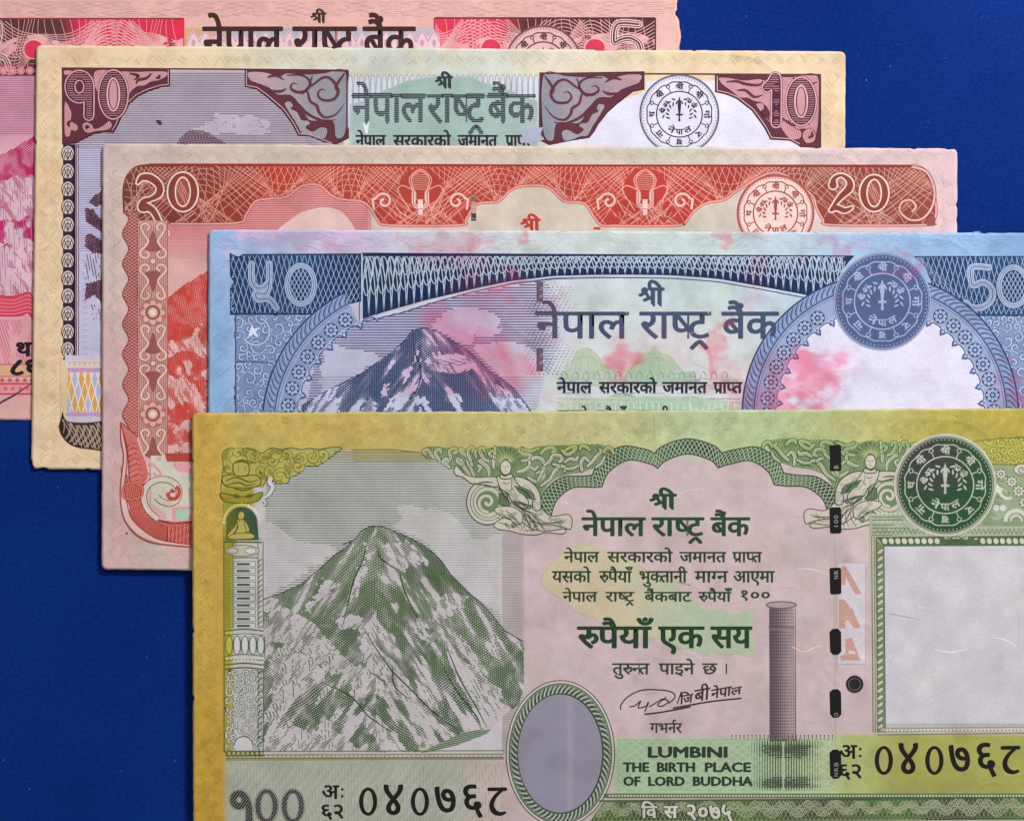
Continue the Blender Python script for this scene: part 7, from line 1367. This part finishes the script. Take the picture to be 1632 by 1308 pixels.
seal(n100, 1505, 772.5, 79.5, lambda x, y: mix((40, 80, 48), (64, 58, 66), np.clip(1.25 - np.hypot(x - 1478, y - 735) / 62, 0, 1) * .9), (178, 184, 168), rimc=lambda x, y: mix((56, 92, 50), (84, 84, 70), sstep(1520, 1460, x)), sub=8)
p.line(ellipse(1505, 772.5, 80.5, n=72), 2.0, (206, 200, 180), True)
# bottom guilloche
p = n100.part('lower_guilloche')
p.poly(rect(962, 1262.5, 1772, 1269.5), (92, 112, 80)); 
for k in range(150): p.poly(rect(970 + k * 4.9, 1264.6, 973 + k * 4.9, 1267.6), (196, 204, 172))
LBn = np.array([(962, 1276), (1772, 1268), (1772, 1302), (940, 1308), (950, 1292)], float)
p.poly(LBn, lambda x, y: mix((66, 74, 56), (70, 108, 46), .5 + .5 * np.sin(x / 38 + 2)), 12)
for k in range(10):
    X = np.arange(950, 1700, 1.8)[None]; Y = 1288 - (X - 960) * .007 + (13 + 3 * np.sin(X / 60)) * np.sin(X / 38 * math.tau + k * math.tau / 10) * np.sin(X / 130 + .4 * k); p.ribbons(X, Y, .5, inside([LBn], X, Y), (166, 172, 136))
for sg in (-1, 1):
    K = 110; kk = np.arange(K)[:, None]; Yv = np.tile(np.arange(1268, 1308, 1.8), (K, 1)); X = 940 + kk * 7.0 + sg * (Yv - 1288) * .45; p.ribbons(X, Yv, .38, inside([LBn], X, Yv), (146, 156, 122))
p.line([(955, 1274), (1772, 1267.5)], 1.8, (76, 98, 60)); p.line([(950, 1306), (1772, 1302)], 1.6, (120, 140, 80))
for s_, x0, x1 in (('िव', 1022, 1046), ('स', 1058, 1079)): 
    text(p, s_, x0, x1, 1283, 1301, (52, 58, 48), 2.2); text(p, s_, x0, x1, 1283, 1301, (206, 206, 190), .8)
text(p, '२०७५', 1092, 1166, 1283, 1304, (52, 58, 48), 2.4, head=560); text(p, '२०७५', 1092, 1166, 1283, 1304, (206, 206, 190), .9, head=560)
p = n100.part('worn_crease')
for t_, w_, c in (('I 30,425 90,408 155,405', 1.6, (222, 204, 206)), ('I 570,778 640,775 720,802', 1.8, (226, 208, 210)), ('I 560,532 620,526', 2.2, (220, 202, 202)), ('L 550,236 610,260 660,240 720,230', 2.0, (226, 208, 208)), ('L 360,210 430,214', 2.0, (220, 190, 190)), ('L 1000,85 1060,95 1140,110', 1.6, (164, 158, 162)), ('L 1140,55 1220,58', 2.4, (226, 222, 232)), ('L 1215,250 1290,262 1375,245', 2.4, (226, 222, 230)), ('L 1480,195 1540,205 1595,238', 2.2, (228, 224, 232)), ('L 1480,200 1520,205', 1.4, (140, 130, 140)), ('L 1600,60 1605,160 1600,250', 1.0, (176, 172, 184)), ('L 1270,490 1295,580', 1.0, (184, 180, 190)), ('H 1600,425 1632,400', 1.8, (224, 206, 208)), ('H 1466,62 1464,100 1466,170', 1.2, (176, 168, 112)), ('K 1130,60 1200,90', 2, (206, 192, 180)), ('I 230,945 350,920', 1.5, (216, 190, 190)), ('K 880,60 960,90', 1.6, (216, 200, 204)), ('I 440,880 520,860 600,880', 1.4, (196, 174, 178)), ('L 190,130 260,120', 1.4, (196, 210, 190))): p.taper(T(t_), w_, c, 5)
n100.finish()

# ---------------------------------------------------------------- dust on the card
V = []; Tt = []; rr = random.Random(3)
for (x, y) in [(1382, 127), (1508, 92), (1190, 25), (1420, 105), (277, 1213), (45, 1258), (148, 1260), (232, 1047)] + [(rr.uniform(0, 300), rr.uniform(760, 1300)) for _ in range(14)] + [(rr.uniform(1100, 1630), rr.uniform(5, 220)) for _ in range(10)]:
    r = rr.uniform(.5, 1.3) if V else 2.0; a = rr.uniform(0, 3); n0 = len(V); cx_, cy_ = (x - CX) * PX, -(y - CY) * PX; m = 5; el = rr.choice((1, 1, 2.2))
    for k in range(m):
        t = k * math.tau / m; u, v = r * el * math.cos(t), r * .6 * math.sin(t); V.append((cx_ + (u * math.cos(a) - v * math.sin(a)) * PX, cy_ + (u * math.sin(a) + v * math.cos(a)) * PX, 3e-6))
    V.append((cx_, cy_, 4.5e-5 * r)); Tt += [(n0 + k, n0 + (k + 1) % m, n0 + m) for k in range(m)]
V = np.array(V); lint = mesh_obj('lint', V, np.zeros((0, 4), int), np.array(Tt), np.tile((90, 110, 170), (len(V), 1)), M_PAPER); lint['kind'] = 'stuff'
